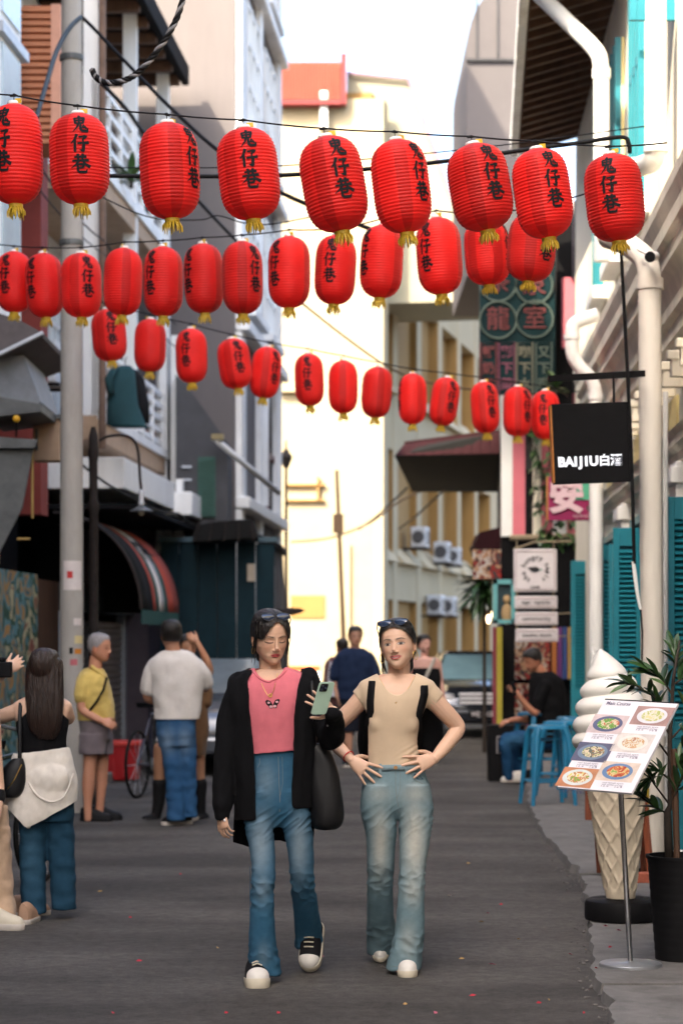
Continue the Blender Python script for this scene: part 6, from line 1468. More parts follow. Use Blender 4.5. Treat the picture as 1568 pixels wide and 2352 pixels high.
# ---- jeans
def denim(name): return mat(name, (1, 1, 1), .85, .10, 40, .35, 900, spec=.15, vc='Col')
M_denim = denim('denim')
legA = [(600, 1815, .0, 34), (597, 1848, .0, 35), (594, 1880, -.01, 33), (598, 1920, -.03, 31), (604, 1965, -.06, 28.5), (605, 2010, -.085, 26.5), (602, 2057, -.08, 26), (602, 2110, -.07, 28.5), (603, 2165, -.05, 32), (607, 2210, -.035, 35), (608, 2238, -.03, 37)]
legB = [(674, 1815, .0, 34), (678, 1848, .0, 35), (681, 1880, .0, 34), (686, 1920, -.005, 32.5), (691, 1965, -.01, 29.5), (693, 2010, .01, 27.5), (698, 2057, .08, 27.5), (705, 2110, .20, 30.5), (709, 2150, .30, 32.5), (710, 2176, .34, 33)]
def jeans(P_, hip, legs, voxel, disp, cut, colr, mtl, off):
    m = MB(); P_.rings(m, hip)
    for lg in legs: P_.rings(m, [(py, px, hw, hw * P_.k * 1.06 + max(0, (1960 - py) / 1960) * .45, dy) for (px, py, dy, hw) in lg], k=3)
    return attach(fuse(m, voxel, 9, cut, disp, colr, 'jeans', mtl, off), 'jeans', None)
hipL = [(1722, 629, 62, .083, .0), (1750, 630, 64, .088, .0), (1790, 634, 70, .096, .0), (1830, 637, 75, .100, .0), (1860, 638, 72, .092, .0), (1890, 638, 50, .070, .0), (1900, 638, 30, .05, .0)]
def jdisp(P_, knee_px, hem_px, seed, amp=1.0):
    zk = P_.p(0, knee_px).z; zh = P_.p(0, hem_px).z; zc = P_.p(0, 1885).z
    def f(V, N):
        kn = np.exp(-((V[:, 2] - zk) / .10) ** 2); hm = np.exp(-((V[:, 2] - zh) / .09) ** 2); cr_ = np.exp(-((V[:, 2] - zc) / .07) ** 2)
        S_ = V.copy(); S_[:, 2] = V[:, 2] + .55 * V[:, 0] + .3 * V[:, 1]; S2 = V.copy(); S2[:, 2] = V[:, 2] - .7 * V[:, 0]
        a = .6 * snoise(S_, 13, 11, 27, seed) + .6 * snoise(S2, 15, 12, 21, seed + 2); b = snoise(V, 13, 13, 5, seed + 4); c = snoise(S2, 11, 9, 28, seed + 9)
        rd = lambda q: 1 - 2 * np.sqrt(np.abs(q) + .004)
        return amp * (.009 * rd(a) * kn + .010 * rd(a) * hm + .007 * rd(c) * cr_ + .003 * b + .0015 * rd(c))
    return f
def denim_col(P_, base, fade, spots):
    def f(V, N):
        c = np.tile(np.array(base, 'f'), (len(V), 1)); w_ = np.zeros(len(V))
        for (px, py, rx, ry, a) in spots:
            p = P_.p(px, py); w_ = np.maximum(w_, a * np.exp(-(((V[:, 0] - p.x) / (rx * P_.k)) ** 2 + ((V[:, 2] - p.z) / (ry * P_.k)) ** 2)))
        w_ = w_ * (N[:, 1] < .2); w_ = np.clip(w_ + .05 * snoise(V, 20, 20, 5, 2) , 0, 1)[:, None]
        return c * (1 - w_) + np.array(fade, 'f') * w_
    return f
jl = jeans(PL, hipL, (legA, legB), .0055, jdisp(PL, 2040, 2215, 1.0, .85), None, denim_col(PL, (.030, .100, .170), (.21, .275, .32), [(600, 1935, 22, 70, .85), (688, 1945, 20, 75, .8), (604, 2030, 18, 40, .5), (610, 1790, 26, 40, .4), (606, 2185, 14, 30, .35)]), M_denim, offL); jl.parent = wl
bj = bvh_of(jl, offL)
M_stitch = mat('denim_stitch', (.16, .17, .16), .9); M_dden = mat('dark_denim', (.02, .07, .13), .9, .15, 60)
def line(par, pts, r_, mt, nm, bvh, Y=9.98, lift=.001): m = MB(); m.tube([drape(bvh, x, y, Y, lift)[0] for x, y in pts], r_, 5); return m.build(nm, mt, par)
line(jl, [(639, 1738), (640, 1770), (641, 1800), (643, 1835), (642, 1865)], .0014, M_stitch, 'fly_seam', bj)
line(jl, [(648, 1738), (649, 1775), (649, 1800), (644, 1826)], .0009, M_stitch, 'fly_stitch', bj)
line(jl, [(596, 1741), (597, 1752), (592, 1762)], .001, M_stitch, 'pocket_stitch', bj)
line(jl, [(574 + i * 0.0, 1990 + i * 30) for i in range(8)], .0012, M_dden, 'side_seam', bj)
# ---- shoes
M_canvas = mat('black_canvas', (.012, .012, .014), .85, .2, 40); M_rub = mat('cream_rubber', (.60, .54, .42), .6, .08, 20); M_wcan = mat('white_canvas', (.68, .65, .60), .8, .06, 30)
tA = gnd(594, 2272); shoe(wl, (tA.x, tA.y, 0.002), 6, -7, M_rub, M_canvas, M_wcan, M_rub, .27, .056, .045)
tB = gnd(711, 2236); shoe(wl, (tB.x, tB.y, 0.004), -9, 52, M_rub, M_canvas, M_wcan, M_rub, .26, .054, .040)
# ---- cardigan
M_card = cloth('black_knit', (.0055, .0055, .0065), .2, .92, 20, .3, 500, .1)
m = MB()
cr_ = [(1536, 630, 60, .07, .03), (1550, 628, 92, .095, .03), (1570, 626, 102, .12, .02), (1620, 626, 103, .135, .01), (1680, 628, 98, .138, .01), (1750, 630, 95, .140, .01), (1820, 631, 92, .146, .02), (1880, 630, 90, .150, .03), (1950, 626, 86, .15, .05)]
PL.rings(m, cr_, .006)
PL.limb(m, [(556, 1568, .01, .060), (531, 1640, .0, .060), (519, 1720, -.02, .056), (514, 1790, -.04, .054), (511, 1845, -.06, .052), (510, 1872, -.07, .036)])
PL.limb(m, [(704, 1562, .01, .058), (732, 1625, -.01, .062), (757, 1680, -.06, .064), (763, 1690, -.12, .062), (767, 1668, -.19, .050), (767, 1648, -.25, .040), (765, 1640, -.295, .036)])
PL.ball(m, 546, 1562, .01, (.045, .06, .028)); PL.ball(m, 712, 1556, .01, (.040, .06, .028))
def cutC(V):
    px = V[:, 0] / PL.k / (V[:, 1] / PL.Y) + 784; pz = HZ - (V[:, 2] - EYE) / (V[:, 1] / F)
    le = np.interp(pz, [1530, 1560, 1620, 1700, 1800, 1890], [590, 571, 571, 580, 587, 588]); re = np.interp(pz, [1530, 1545, 1570, 1620, 1700, 1800, 1860], [690, 692, 684, 677, 674, 671, 668])
    front = V[:, 1] < 10.0
    inbody = (px > 530) & (px < 722)
    hem = np.interp(px, [540, 590, 660, 720], [1886, 1886, 1858, 1858])
    c = front & (px > le) & (px < re) | front & inbody & (pz > hem) | (~front) & inbody & (pz > 1938 + 6 * np.sin((px - 545) / 20.0)) | (pz < 1542) & (px > 580) & (px < 690)
    c |= (pz > 1884) & (px < 535)
    return c
dpC = lambda V, N: .010 * snoise(V, 16, 16, 4, 8) + .004 * snoise(V, 34, 34, 14, 2)
ca_ = attach(fuse(m, .0055, 8, cutC, dpC, name='cardigan', mtl=M_card, off=offL), 'cardigan', wl)
q = ca_.modifiers.new('s', 'SOLIDIFY'); q.thickness = .005
for (x, y) in ((754, 1654), (752, 1667)):
    m = MB(); m.sphere(tuple(PL.p(x, y, -.27)), (.005, .003, .005), 10, 6); m.build('button', mat('dark_button', (.05, .05, .05), .3), ca_)
# ---- hair
m = MB(); HL.skull(m, ears=False, detail=False, infl=.0105, zmin=-.085)
for q in (-1, 1): HL.ell(m, (q * .072, -.010, .026), (.014, .036, .050), 20, 14)
HL.ell(m, (0, .10, -.02), (.045, .05, .06)); HL.tube(m, [(0, .11, -.02), (.0, .125, -.08), (0, .11, -.14)], [.04, .036, .02], 14)
def cutHL(V):
    P_ = HL.loc(V); x, y, z = P_[:, 0], P_[:, 1], P_[:, 2]; dx = np.abs(x - .008) * np.where(x < .008, .80, 1.0)
    line_ = .088 - .25 * dx - 24 * dx ** 2
    yb = -.046 + np.clip(.03 - z, 0, .2) * 1.0
    return (y < yb) & (z < line_) & (dx < .066) | (np.abs(x) > .055) & (y < .020) & (z < .006) | (z < -.05) & (y < .02)
dpH = lambda V, N: .0022 * snoise(HL.loc(V), 90, 30, 12, 1) + .0012 * snoise(HL.loc(V), 200, 60, 18, 1)
ha = attach(fuse(m, .003, 3, cutHL, dpH, name='hair', mtl=M_hair, off=offL), 'hair', wl)
rnd = random.Random(2); m = MB()
for k in range(26):
    sd_ = -1 if k < 13 else 1
    x0 = sd_ * rnd.uniform(.070, .080); y0 = rnd.uniform(-.045, .01); z0 = rnd.uniform(.0, .05); L_ = rnd.uniform(.08, .135)
    P_ = [HL.w(x0, y0, z0), HL.w(x0 * 1.03, y0 - .004, z0 - L_ * .35), HL.w(x0 * rnd.uniform(.96, 1.08), y0 + rnd.uniform(-.01, .01), z0 - L_ * .7), HL.w(x0 * rnd.uniform(.9, 1.12), y0 + rnd.uniform(-.01, .015), z0 - L_)]
    m.tube(P_, [.0022, .0020, .0015, .0006], 4)
o = m.build('loose_strands', M_hair, wl); o['kind'] = 'stuff'
# earring and sunglasses
c_ = HL.w(-.079, -.002, -.055); m = MB(); m.tube([c_ + HL.M.to_3x3() @ Vector((.004 * math.sin(a), .017 * math.cos(a), .017 * math.sin(a))) for a in np.linspace(0, 6.283, 21)], .0017, 6); m.build('hoop_earring', M_goldj, wl)
M_lens = mat('dark_blue_lens', (.008, .02, .05), .12, .1, 10, spec=.8, coat=.5); M_frame = mat('black_frame', (.01, .01, .011), .3)
def sunglasses(H, par, z0, y0, tilt, w_=.030, h_=.021, gap=.034):
    g_ = thing('sunglasses', 'x', 'sunglasses', H.w(0, y0, z0)); return g_
def glasses(H, par, z0, y0, tilt, label, w_=.031, h_=.021, gap=.0355):
    t = thing('sunglasses', label, 'sunglasses', H.w(0, y0, z0)); T_ = Matrix.Translation(Vector((0, y0, z0))) @ Matrix.Rotation(R(tilt), 4, 'X')
    W_ = lambda x, y, z: H.M @ (T_ @ Vector((x, y, z)))
    for q in (-1, 1):
        ring_ = [(q * gap + w_ * math.cos(a) * (1 + .05 * math.sin(a)), -.004 * math.cos(2 * a), h_ * math.sin(a)) for a in np.linspace(0, 2 * math.pi, 25)[:-1]]
        m = MB(); m.add([W_(*p) for p in ring_] + [W_(q * gap, -.008, 0)], [(i, (i + 1) % 24, 24) for i in range(24)]); m.build('lens', M_lens, t, smooth=True)
        m = MB(); m.tube([W_(*p) for p in ring_ + ring_[:1]], .0026, 6); m.build('rim', M_frame, t, smooth=True)
        m = MB(); m.tube([W_(q * (gap + w_), 0, .004), W_(q * .080, .03, .002), W_(q * .080, .10, -.012)], [.003, .0026, .002], 6); m.build('temple', M_frame, t, smooth=True)
    m = MB(); m.tube([W_(-.008, -.002, .006), W_(0, -.006, .008), W_(.008, -.002, .006)], .0025, 6); m.build('bridge', M_frame, t); return t
glasses(HL, wl, .108, -.058, -48, 'dark round sunglasses pushed up on the hair of the woman in pink')
# ring on lower hand
m = MB(); p = PL.p(516, 1884, -.10); m.sphere(tuple(p), (.006, .005, .007), 10, 8); m.build('ring', mat('pearl_ring', (.8, .8, .82), .25), wl, smooth=True)
# ---- phone
ph = thing('phone', 'pale green smartphone held by the woman in pink', 'phone', PL.p(741, 1604, -.31))
tl, tr_, blp = PL.p(737, 1571, -.33), PL.p(772, 1571, -.30), PL.p(711, 1634, -.34)
ux = (tr_ - tl); vz = (tl - blp); wd, hg = .0735, .150
ux.normalize(); vz = (vz - ux * vz.dot(ux) * .35); vz.normalize(); nn = ux.cross(vz); nn = nn if nn.y < 0 else -nn
ce = PL.p(742, 1604, -.325)
def rrect(hw, hh, r_, k=5):
    out = []
    for (sx, sy, a0) in ((1, 1, 0), (-1, 1, 90), (-1, -1, 180), (1, -1, 270)):
        for t in range(k + 1): a = R(a0 + 90 * t / k); out.append((sx * (hw - r_) + r_ * math.cos(a), sy * (hh - r_) + r_ * math.sin(a)))
    return out
M_case = mat('sage_case', (.30, .42, .33), .5, .05, 10)
m = MB(); m.prism([ce + ux * x + vz * y for x, y in rrect(wd / 2, hg / 2, .012)], -nn * .010); m.build('case', M_case, ph, bevel=.002)
cb = ce + vz * (hg / 2 - .026) - ux * .012
m = MB(); m.prism([cb + ux * x + vz * y + nn * .003 for x, y in rrect(.018, .018, .006)], -nn * .004); cbo = m.build('camera_bump', M_black, ph)
for (x, y) in ((-.008, .008), (-.008, -.008), (.008, 0)):
    m = MB(); m.tube([cb + ux * x + vz * y + nn * .003, cb + ux * x + vz * y + nn * .0045], .0058, 12); m.build('lens', M_lens, cbo)
# ---- tote bag
tb_ = thing('tote_bag', 'slouchy black leather tote bag on the shoulder of the woman in pink', 'bag', PL.p(752, 1904, .02)); offT = tb_.location.copy()
M_leath = mat('black_leather', (.006, .006, .007), .5, .2, 10, .08, 60, spec=.3)
m = MB(); PL.rings(m, [(1706, 728, 14, .035, .0), (1730, 735, 24, .05, -.01), (1780, 744, 36, .065, -.01), (1830, 750, 38, .075, -.01), (1868, 752, 38, .075, -.01), (1893, 750, 34, .065, -.01), (1905, 748, 22, .04, -.01)])
attach(fuse(m, .006, 3, None, lambda V, N: .009 * snoise(V, 14, 14, 4, 3) + .002 * snoise(V, 30, 30, 8, 6), name='bag_body', mtl=M_leath, off=offT), 'bag_body', tb_)
m = MB(); m.tube([PL.p(722, 1715, -.03), PL.p(722, 1640, -.10), PL.p(716, 1575, -.07), PL.p(714, 1556, -.02), PL.p(718, 1580, .10), PL.p(730, 1715, .05)], .009, 6); m.build('strap', M_leath, tb_, smooth=True)
# ================================================================ woman in beige (right of the two)
wr = person_root('woman in beige top and pale jeans smiling with both hands on her hips', 10.25, 908)
offR = wr.location.copy(); PR = Pen(10.25)
HR = Head(PR.p(913, 1480, .0), yaw=-13, pitch=-2, roll=-6, sc=1.03)
m = MB(); HR.skull(m)
PR.limb(m, [(915, 1505, .03, .053), (916, 1540, .035, .052), (914, 1575, .03, .060)])
PR.rings(m, [(1548, 913, 36, .05, .025), (1560, 912, 62, .06, .02), (1575, 911, 82, .074, .013), (1605, 908, 76, .092, .005), (1650, 903, 60, .094, 0), (1700, 901, 52, .080, 0), (1745, 904, 56, .078, 0), (1790, 908, 66, .085, 0), (1840, 910, 74, .095, 0)])
PR.limb(m, [(845, 1588, .01, .047), (806, 1632, .03, .043), (757, 1678, .06, .037), (752, 1690, .055, .036), (778, 1718, .0, .032), (806, 1745, -.06, .0235)])
PR.limb(m, [(984, 1594, .01, .048), (1016, 1630, .03, .044), (1047, 1664, .06, .039), (1046, 1682, .05, .037), (1022, 1714, .0, .033), (998, 1742, -.06, .0245)])
tR1 = hand(m, PR.p(805, 1744, -.065), (.78, -.25, -.58), (-.05, -.95, .12), -1, .32, (.10, .12, .14, .16), (.2, .5, .9), .98)
tR2 = hand(m, PR.p(999, 1741, -.065), (-.86, -.25, -.30), (.05, -.95, .12), 1, .32, (.10, .12, .14, .16), (.2, .5, .9), .98)
cR = lambda V, N: HR.colours(V, N, SKIN_B, 'open', True, (.46, .085, .085), blush=.3)
bo = attach(fuse(m, .0022, 4, disp=lambda V, N: HR.sculpt(V), col=cR, name='body', mtl=M_skin, off=offR), 'body', wr)
M_beige = cloth('beige_jersey', (.56, .43, .30), .05, .85, 14, .1, 700, .1)
m = MB()
PR.rings(m, [(1545, 913, 40, .055, .025), (1556, 912, 64, .07, .02), (1570, 911, 86, .080, .015), (1600, 908, 80, .094, .005), (1630, 905, 68, .100, 0), (1660, 902, 60.5, .098, 0), (1695, 900, 56, .090, 0), (1730, 902, 58, .087, 0), (1762, 907, 63, .090, 0), (1790, 909, 66, .09, 0)], .004)
PR.ball(m, 877, 1660, -.046, (.066, .050, .072)); PR.ball(m, 929, 1660, -.046, (.066, .050, .072)); PR.ball(m, 903, 1655, -.05, (.105, .046, .085))
PR.limb(m, [(862, 1578, .01, .050), (843, 1590, .015, .053), (815, 1618, .03, .050)]); PR.limb(m, [(962, 1580, .01, .050), (984, 1594, .015, .054), (1012, 1622, .03, .051)])
n0 = PR.p(911, 1595, -.05)
def cutR(V):
    x = V[:, 0] - n0.x; px = V[:, 0] / (V[:, 1] / F) + 784; pz = HZ - (V[:, 2] - EYE) / (V[:, 1] / F)
    zz = np.where(V[:, 1] < 10.27, n0.z + 12.5 * x ** 2, PR.p(0, 1556).z)
    c = (V[:, 2] > zz) & (np.abs(x) < .09)
    c |= (pz < 1800) & ((px - 822) * .82 + (1604 - pz) * .57 < -2) & (px < 845)
    c |= ((1003 - px) * .82 + (1612 - pz) * .57 < -2) & (px > 975) & (pz < 1800)
    c |= V[:, 2] < PR.p(0, 1757).z
    return c
def dpR(V, N):
    w_ = np.exp(-((V[:, 2] - PR.p(0, 1735).z) / .05) ** 2) * (1 / (1 + np.exp(-(V[:, 0] - PR.p(925, 0).x) / .02)))
    ang = (V[:, 2] * 1.0 - V[:, 0] * .55)
    fold = np.sin(ang * 2 * math.pi / .026 + 3 * snoise(V, 10, 10, 10, 1))
    return .0016 * snoise(V, 16, 16, 10, 1) + .0022 * fold * w_
tp = attach(fuse(m, .0045, 34, cutR, dpR, name='beige_top', mtl=M_beige, off=offR), 'beige_top', wr)
q = tp.modifiers.new('s', 'SOLIDIFY'); q.thickness = .003
bvt = bvh_of(tp, offR); bvb2 = bvh_of(bo, offR)
hipR = [(1752, 907, 62, .085, 0), (1775, 908, 68, .093, 0), (1805, 909, 78, .101, 0), (1832, 910, 81, .102, 0), (1855, 911, 72, .092, 0), (1872, 911, 50, .07, 0), (1880, 911, 30, .05, 0)]
rA = [(870, 1800, 0, 36), (868, 1832, 0, 40), (868, 1865, .0, 40), (874, 1905, .0, 36.5), (874, 1950, .01, 33), (873, 1990, .02, 30.5), (872, 2040, .08, 29.5), (873, 2090, .17, 31), (875, 2140, .28, 32.5), (872, 2190, .37, 30)]
rB = [(950, 1800, 0, 36), (952, 1832, 0, 40), (954, 1865, -.005, 40), (953, 1905, -.02, 37), (950, 1950, -.04, 33.5), (947, 1990, -.055, 30), (945, 2040, -.06, 29), (943, 2090, -.05, 31), (940, 2140, -.04, 33.5), (932, 2190, -.03, 37.5), (926, 2226, -.02, 41)]
jr = jeans(PR, hipR, (rA, rB), .0055, jdisp(PR, 2020, 2170, 5.0, .65), None, denim_col(PR, (.15, .235, .27), (.48, .47, .41), [(872, 1935, 18, 75, .8), (950, 1930, 24, 90, .85), (945, 2035, 20, 40, .5), (935, 2150, 18, 40, .35), (950, 1820, 30, 26, .5), (870, 1820, 26, 26, .35)]), M_denim, offR); jr.parent = wr
bjr = bvh_of(jr, offR)
M_lden = mat('light_denim', (.2, .28, .31), .85, .15, 60, .3, 800)
wbp = [drape(bjr, x, 1763 + abs(x - 908) * .03, 10.25, .006)[0] for x in np.linspace(850, 972, 25)]
m = MB(); Z_ = Vector((0, 0, .014)); m.sheet([[p + Z_ for p in wbp], [p - Z_ for p in wbp]]); m.build('waistband', M_lden, jr, smooth=True, solid=.004)
LN = lambda pts, r_, nm, mt=M_stitch: line(jr, pts, r_, mt, nm, bjr, 10.25)
LN([(908, 1772), (908, 1800), (910, 1830), (914, 1850), (915, 1868)], .0012, 'fly_seam'); LN([(919, 1772), (919, 1800), (917, 1820), (911, 1834)], .0008, 'fly_stitch')
LN([(829, 1808), (845, 1808), (858, 1800), (867, 1782), (870, 1772)], .0010, 'pocket_stitch'); LN([(986, 1798), (970, 1800), (955, 1794), (944, 1780), (941, 1770)], .0010, 'pocket_stitch')
patch([(958, 1790), (952, 1783), (950, 1777), (962, 1780), (972, 1790)], M_dden, 'pocket_opening', jr, .002, bjr, 10.25)
for x in (873, 933):
    m = MB(); p = drape(bjr, x, 1765, 10.25, .007)[0]; m.obox(p, (.006, 0, 0), (0, .002, 0), (0, 0, .022)); m.build('belt_loop', M_lden, jr)
p, _ = drape(bjr, 908, 1763, 10.25, .008); m = MB(); m.tube([p, p + Vector((0, -.004, 0))], .009, 12); m.build('button', mat('copper_button', (.4, .22, .1), .4, metal=1.0), jr)
LN([(887 + i * 9.8, 2219 + (i == 0) * -2 + math.sin(i) * 1.0) for i in range(9)], .0009, 'hem_stitch')
# shoes
tA = gnd(872, 2213); shoe(wr, (tA.x, tA.y, .004), -4, 26, M_rub, M_wcan, M_wcan, None, .25, .040, .024)
tB = gnd(935, 2247); shoe(wr, (tB.x, tB.y, .002), -2, -3, M_rub, M_wcan, M_wcan, None, .25, .047, .030)
# hair pulled back
m = MB(); HR.skull(m, ears=False, detail=False, infl=.0085, zmin=-.085)
HR.ell(m, (0, .105, -.03), (.05, .05, .06)); HR.tube(m, [(0, .11, -.03), (.0, .12, -.10), (-.02, .10, -.17)], [.045, .042, .02], 14)
def cutHR(V):
    P_ = HR.loc(V); x, y, z = P_[:, 0], P_[:, 1], P_[:, 2]; ax = np.abs(x)
    line_ = .074 - 6.5 * ax ** 2
    yb = -.068 + np.clip(.045 - z, 0, .2) * .95
    return (y < yb) & (z < line_) | (z < -.03) & (y < .03) | (ax > .05) & (z < -.012) & (y < .022)
dpH2 = lambda V, N: .0018 * snoise(HR.loc(V), 30, 30, 60, 1) + .001 * snoise(HR.loc(V), 60, 30, 160, 1)
attach(fuse(m, .003, 3, cutHR, dpH2, name='hair', mtl=M_hair, off=offR), 'hair', wr)
rnd = random.Random(4); m = MB()
for k in range(16):
    x0 = -.074 - rnd.random() * .01; y0 = rnd.uniform(.0, .05); z0 = rnd.uniform(-.03, .0); L_ = rnd.uniform(.08, .15)
    m.tube([HR.w(x0, y0, z0), HR.w(x0 - .006, y0 + .005, z0 - L_ * .5), HR.w(x0 - rnd.uniform(-.01, .02), y0 + .01, z0 - L_)], [.0024, .0018, .0007], 4)
o = m.build('loose_strands', M_hairb, wr); o['kind'] = 'stuff'
for q, r_ in ((-1, .020), (1, .020)):
    c_ = HR.w(q * .078, -.004, -.058); m = MB(); m.tube([c_ + HR.M.to_3x3() @ Vector((.008 * math.cos(a), .014 * math.cos(a), r_ * math.sin(a))) for a in np.linspace(0, 6.283, 21)], .0018, 6); m.build('hoop_earring', M_goldj, wr)
glasses(HR, wr, .098, -.066, -42, 'dark cat-eye sunglasses pushed up on the hair of the woman in beige', .033, .020, .0375)
nk = [drape(bvb2, 911 + 40 * t, 1602 - 46 * t * t - (1602 - 1600) , 10.25, .003)[0] for t in np.linspace(-1, 1, 15)]
m = MB(); m.tube(nk, .0010, 5); nk_ = m.build('necklace', M_goldj, wr); m = MB(); m.sphere(tuple(drape(bvt, 909, 1614, 10.25, .003)[0]), .0035, 8, 6); m.build('pendant', M_goldj, nk_)
m = MB(); w0 = PR.p(800, 1738, -.05); ax_ = (PR.p(806, 1745, -.06) - PR.p(778, 1718, 0)).normalized(); u_ = ax_.orthogonal().normalized(); v_ = ax_.cross(u_)
m.tube([w0 + (u_ * math.cos(a) + v_ * math.sin(a)) * .0285 for a in np.linspace(0, 6.283, 21)], .0028, 6); m.build('red_bracelet', mat('red_thread', (.5, .02, .02), .7), wr)
# backpack
bp = thing('backpack', 'black backpack worn by the woman in beige', 'backpack', PR.p(915, 1750, .22)); offB = bp.location.copy()
M_bpk = cloth('black_nylon', (.005, .005, .006), .2, .8, 30, .2, 400, .05)
m = MB(); PR.rings(m, [(1580, 915, 60, .05, .17), (1605, 916, 84, .085, .19), (1660, 918, 98, .10, .20), (1715, 920, 100, .10, .21), (1745, 920, 90, .09, .21), (1752, 920, 70, .07, .21)])
attach(fuse(m, .007, 3, None, lambda V, N: .004 * snoise(V, 14, 14, 10, 1), name='pack_body', mtl=M_bpk, off=offB), 'pack_body', bp)
def strap(pts, w_):
    rows_ = []
    for (x, y, dy) in pts:
        if dy is None:
            a = drape(bvt, x - w_, y, 10.25, .007)[0]; b = drape(bvt, x + w_, y, 10.25, .007)[0]
        else: a = PR.p(x - w_, y, dy); b = PR.p(x + w_, y, dy)
        rows_.append([a, b])
    m = MB(); m.sheet(rows_); return m.build('strap', M_bpk, bp, smooth=True, solid=.008)
strap([(856, 1572, .10), (856, 1561, .03), (854, 1566, None), (852, 1585, None), (850, 1610, None), (850, 1635, None), (845, 1660, -.06), (840, 1700, .02), (838, 1745, .12)], 7.5)
strap([(974, 1580, .10), (974, 1569, .03), (974, 1576, None), (974, 1595, None), (968, 1620, None), (960, 1645, -.07), (962, 1695, .03), (962, 1740, .12)], 8)
# ================================================================ people in the background
M_shoek = mat('black_shoe', (.012, .012, .013), .6, .2, 20); M_soleW = mat('pale_sole', (.55, .5, .44), .7); M_tansh = mat('tan_shoe', (.42, .26, .17), .7)
VX = .0075
def skincol(H, skin, eyes='dot', **k): return lambda V, N: H.colours(V, N, skin, eyes, False, (skin[0] * .75, skin[1] * .4, skin[2] * .38), blush=.15, **k)
def addpart(par, m, name, mtl, smooth=4, cut=None, disp=None, voxel=VX, col=None): return attach(fuse(m, voxel, smooth, cut, disp, col, name, mtl, par.location.copy()), name, par)
fold = lambda a, sx, sz, sd: (lambda V, N: a * snoise(V, sx, sx, sz, sd))
def tone(c, rough=.9): return cloth('cloth_%02d%02d%02d' % tuple(int(x * 99) for x in c), c, .12, rough)
def cap_hair(par, H, mtl, infl=.011, extra=None, cut=None, nm='hair'):
    m = MB(); H.skull(m, ears=False, detail=False, infl=infl, zmin=-.075)
    if extra: extra(m)
    def c_(V):
        P_ = H.loc(V); x, y, z = P_[:, 0], P_[:, 1], P_[:, 2]; yb = -.062 + np.clip(.05 - z, 0, .2) * .85
        return (y < yb) & (z < .070 - 3 * x * x) | (z < -.035) & (y < .04) | (np.abs(x) > .05) & (z < -.005) & (y < .03)
    return addpart(par, m, nm, mtl, 3, cut or c_, lambda V, N: .002 * snoise(V, 60, 60, 25, 1), .005)

# ---- woman with the camera, seen from behind at left
a = person_root('long-haired woman in black tank top seen from behind raising a camera', 12.2, 108); P_ = Pen(12.2)
H = Head(P_.p(104, 1540, -.02), yaw=165, pitch=0, roll=0, sc=.98)
m = MB(); H.skull(m)
P_.limb(m, [(104, 1570, 0, .05), (104, 1610, 0, .055)]); P_.rings(m, [(1600, 100, 40, .06, 0), (1618, 98, 68, .075, 0), (1650, 97, 62, .09, 0), (1700, 98, 50, .08, 0), (1760, 105, 62, .09, 0)])
P_.limb(m, [(42, 1632, 0, .045), (-10, 1650, .05, .042), (-62, 1652, .12, .036), (-30, 1585, .26, .03), (14, 1545, .36, .024)])
hand(m, P_.p(16, 1543, .36), (.75, .2, .6), (.2, -.9, .1), -1, .12, (.5, .5, .5, .5), sc=.95)
P_.limb(m, [(148, 1625, 0, .044), (156, 1650, .10, .04), (120, 1600, .32, .03), (70, 1545, .40, .024)])
addpart(a, m, 'body', M_skin, 4, None, None, .006, skincol(H, SKIN_B))
m = MB(); P_.rings(m, [(1612, 104, 40, .07, 0), (1630, 102, 52, .088, 0), (1660, 98, 59, .10, 0), (1700, 98, 53, .093, 0), (1735, 100, 54, .095, 0)], .004)
addpart(a, m, 'tank_top', tone((.006, .006, .007)), 5)
m = MB(); H.skull(m, ears=False, detail=False, infl=.013, zmin=-.09)
P_.rings(m, [(1502, 104, 24, .05, -.02), (1514, 104, 36, .075, -.025), (1532, 104, 42, .082, -.03), (1570, 103, 44, .075, -.05), (1610, 103, 43, .06, -.075), (1650, 103, 40, .05, -.09), (1680, 104, 33, .04, -.09), (1698, 108, 18, .02, -.09)])
addpart(a, m, 'long_hair', M_hairb, 10, None, lambda V, N: .005 * snoise(V, 70, 40, 5, 1), .0055)
m = MB(); P_.rings(m, [(1712, 100, 54, .098, 0), (1735, 98, 66, .11, -.005), (1780, 97, 76, .12, -.01), (1830, 94, 82, .13, -.01), (1875, 88, 84, .13, -.01), (1905, 80, 76, .12, 0)], .004)
P_.ball(m, 108, 1790, -.10, (.125, .05, .10))
def cutJ(V):
    px = V[:, 0] / (V[:, 1] / F) + 784; pz = HZ - (V[:, 2] - EYE) / (V[:, 1] / F); return (pz > np.interp(px, [10, 60, 100, 182], [1850, 1904, 1885, 1838])) | (pz < np.interp(px, [45, 150], [1730, 1716]))
M_jkt = cloth('cream_jacket', (.68, .63, .56), .08)
j_ = addpart(a, m, 'tied_jacket', M_jkt, 5, cutJ, lambda V, N: .010 * snoise(V, 12, 12, 5, 2) + .004 * snoise(V, 26, 26, 20, 6), .007)
m = MB(); P_.limb(m, [(62, 1790, -.12, .005), (85, 1826, -.150, .006), (120, 1842, -.155, .006), (150, 1826, -.145, .005), (168, 1780, -.11, .004)], 8); m.build('hood_edge', M_jkt, j_, smooth=True)
m = MB(); P_.limb(m, [(60, 1850, -.10, .03), (64, 1880, -.12, .025), (66, 1898, -.12, .012)], 8, .4); m.build('sleeve_end', M_jkt, j_, smooth=True)
m = MB(); P_.rings(m, [(1800, 103, 62, .10, 0), (1850, 106, 64, .10, 0), (1885, 108, 60, .09, 0)])
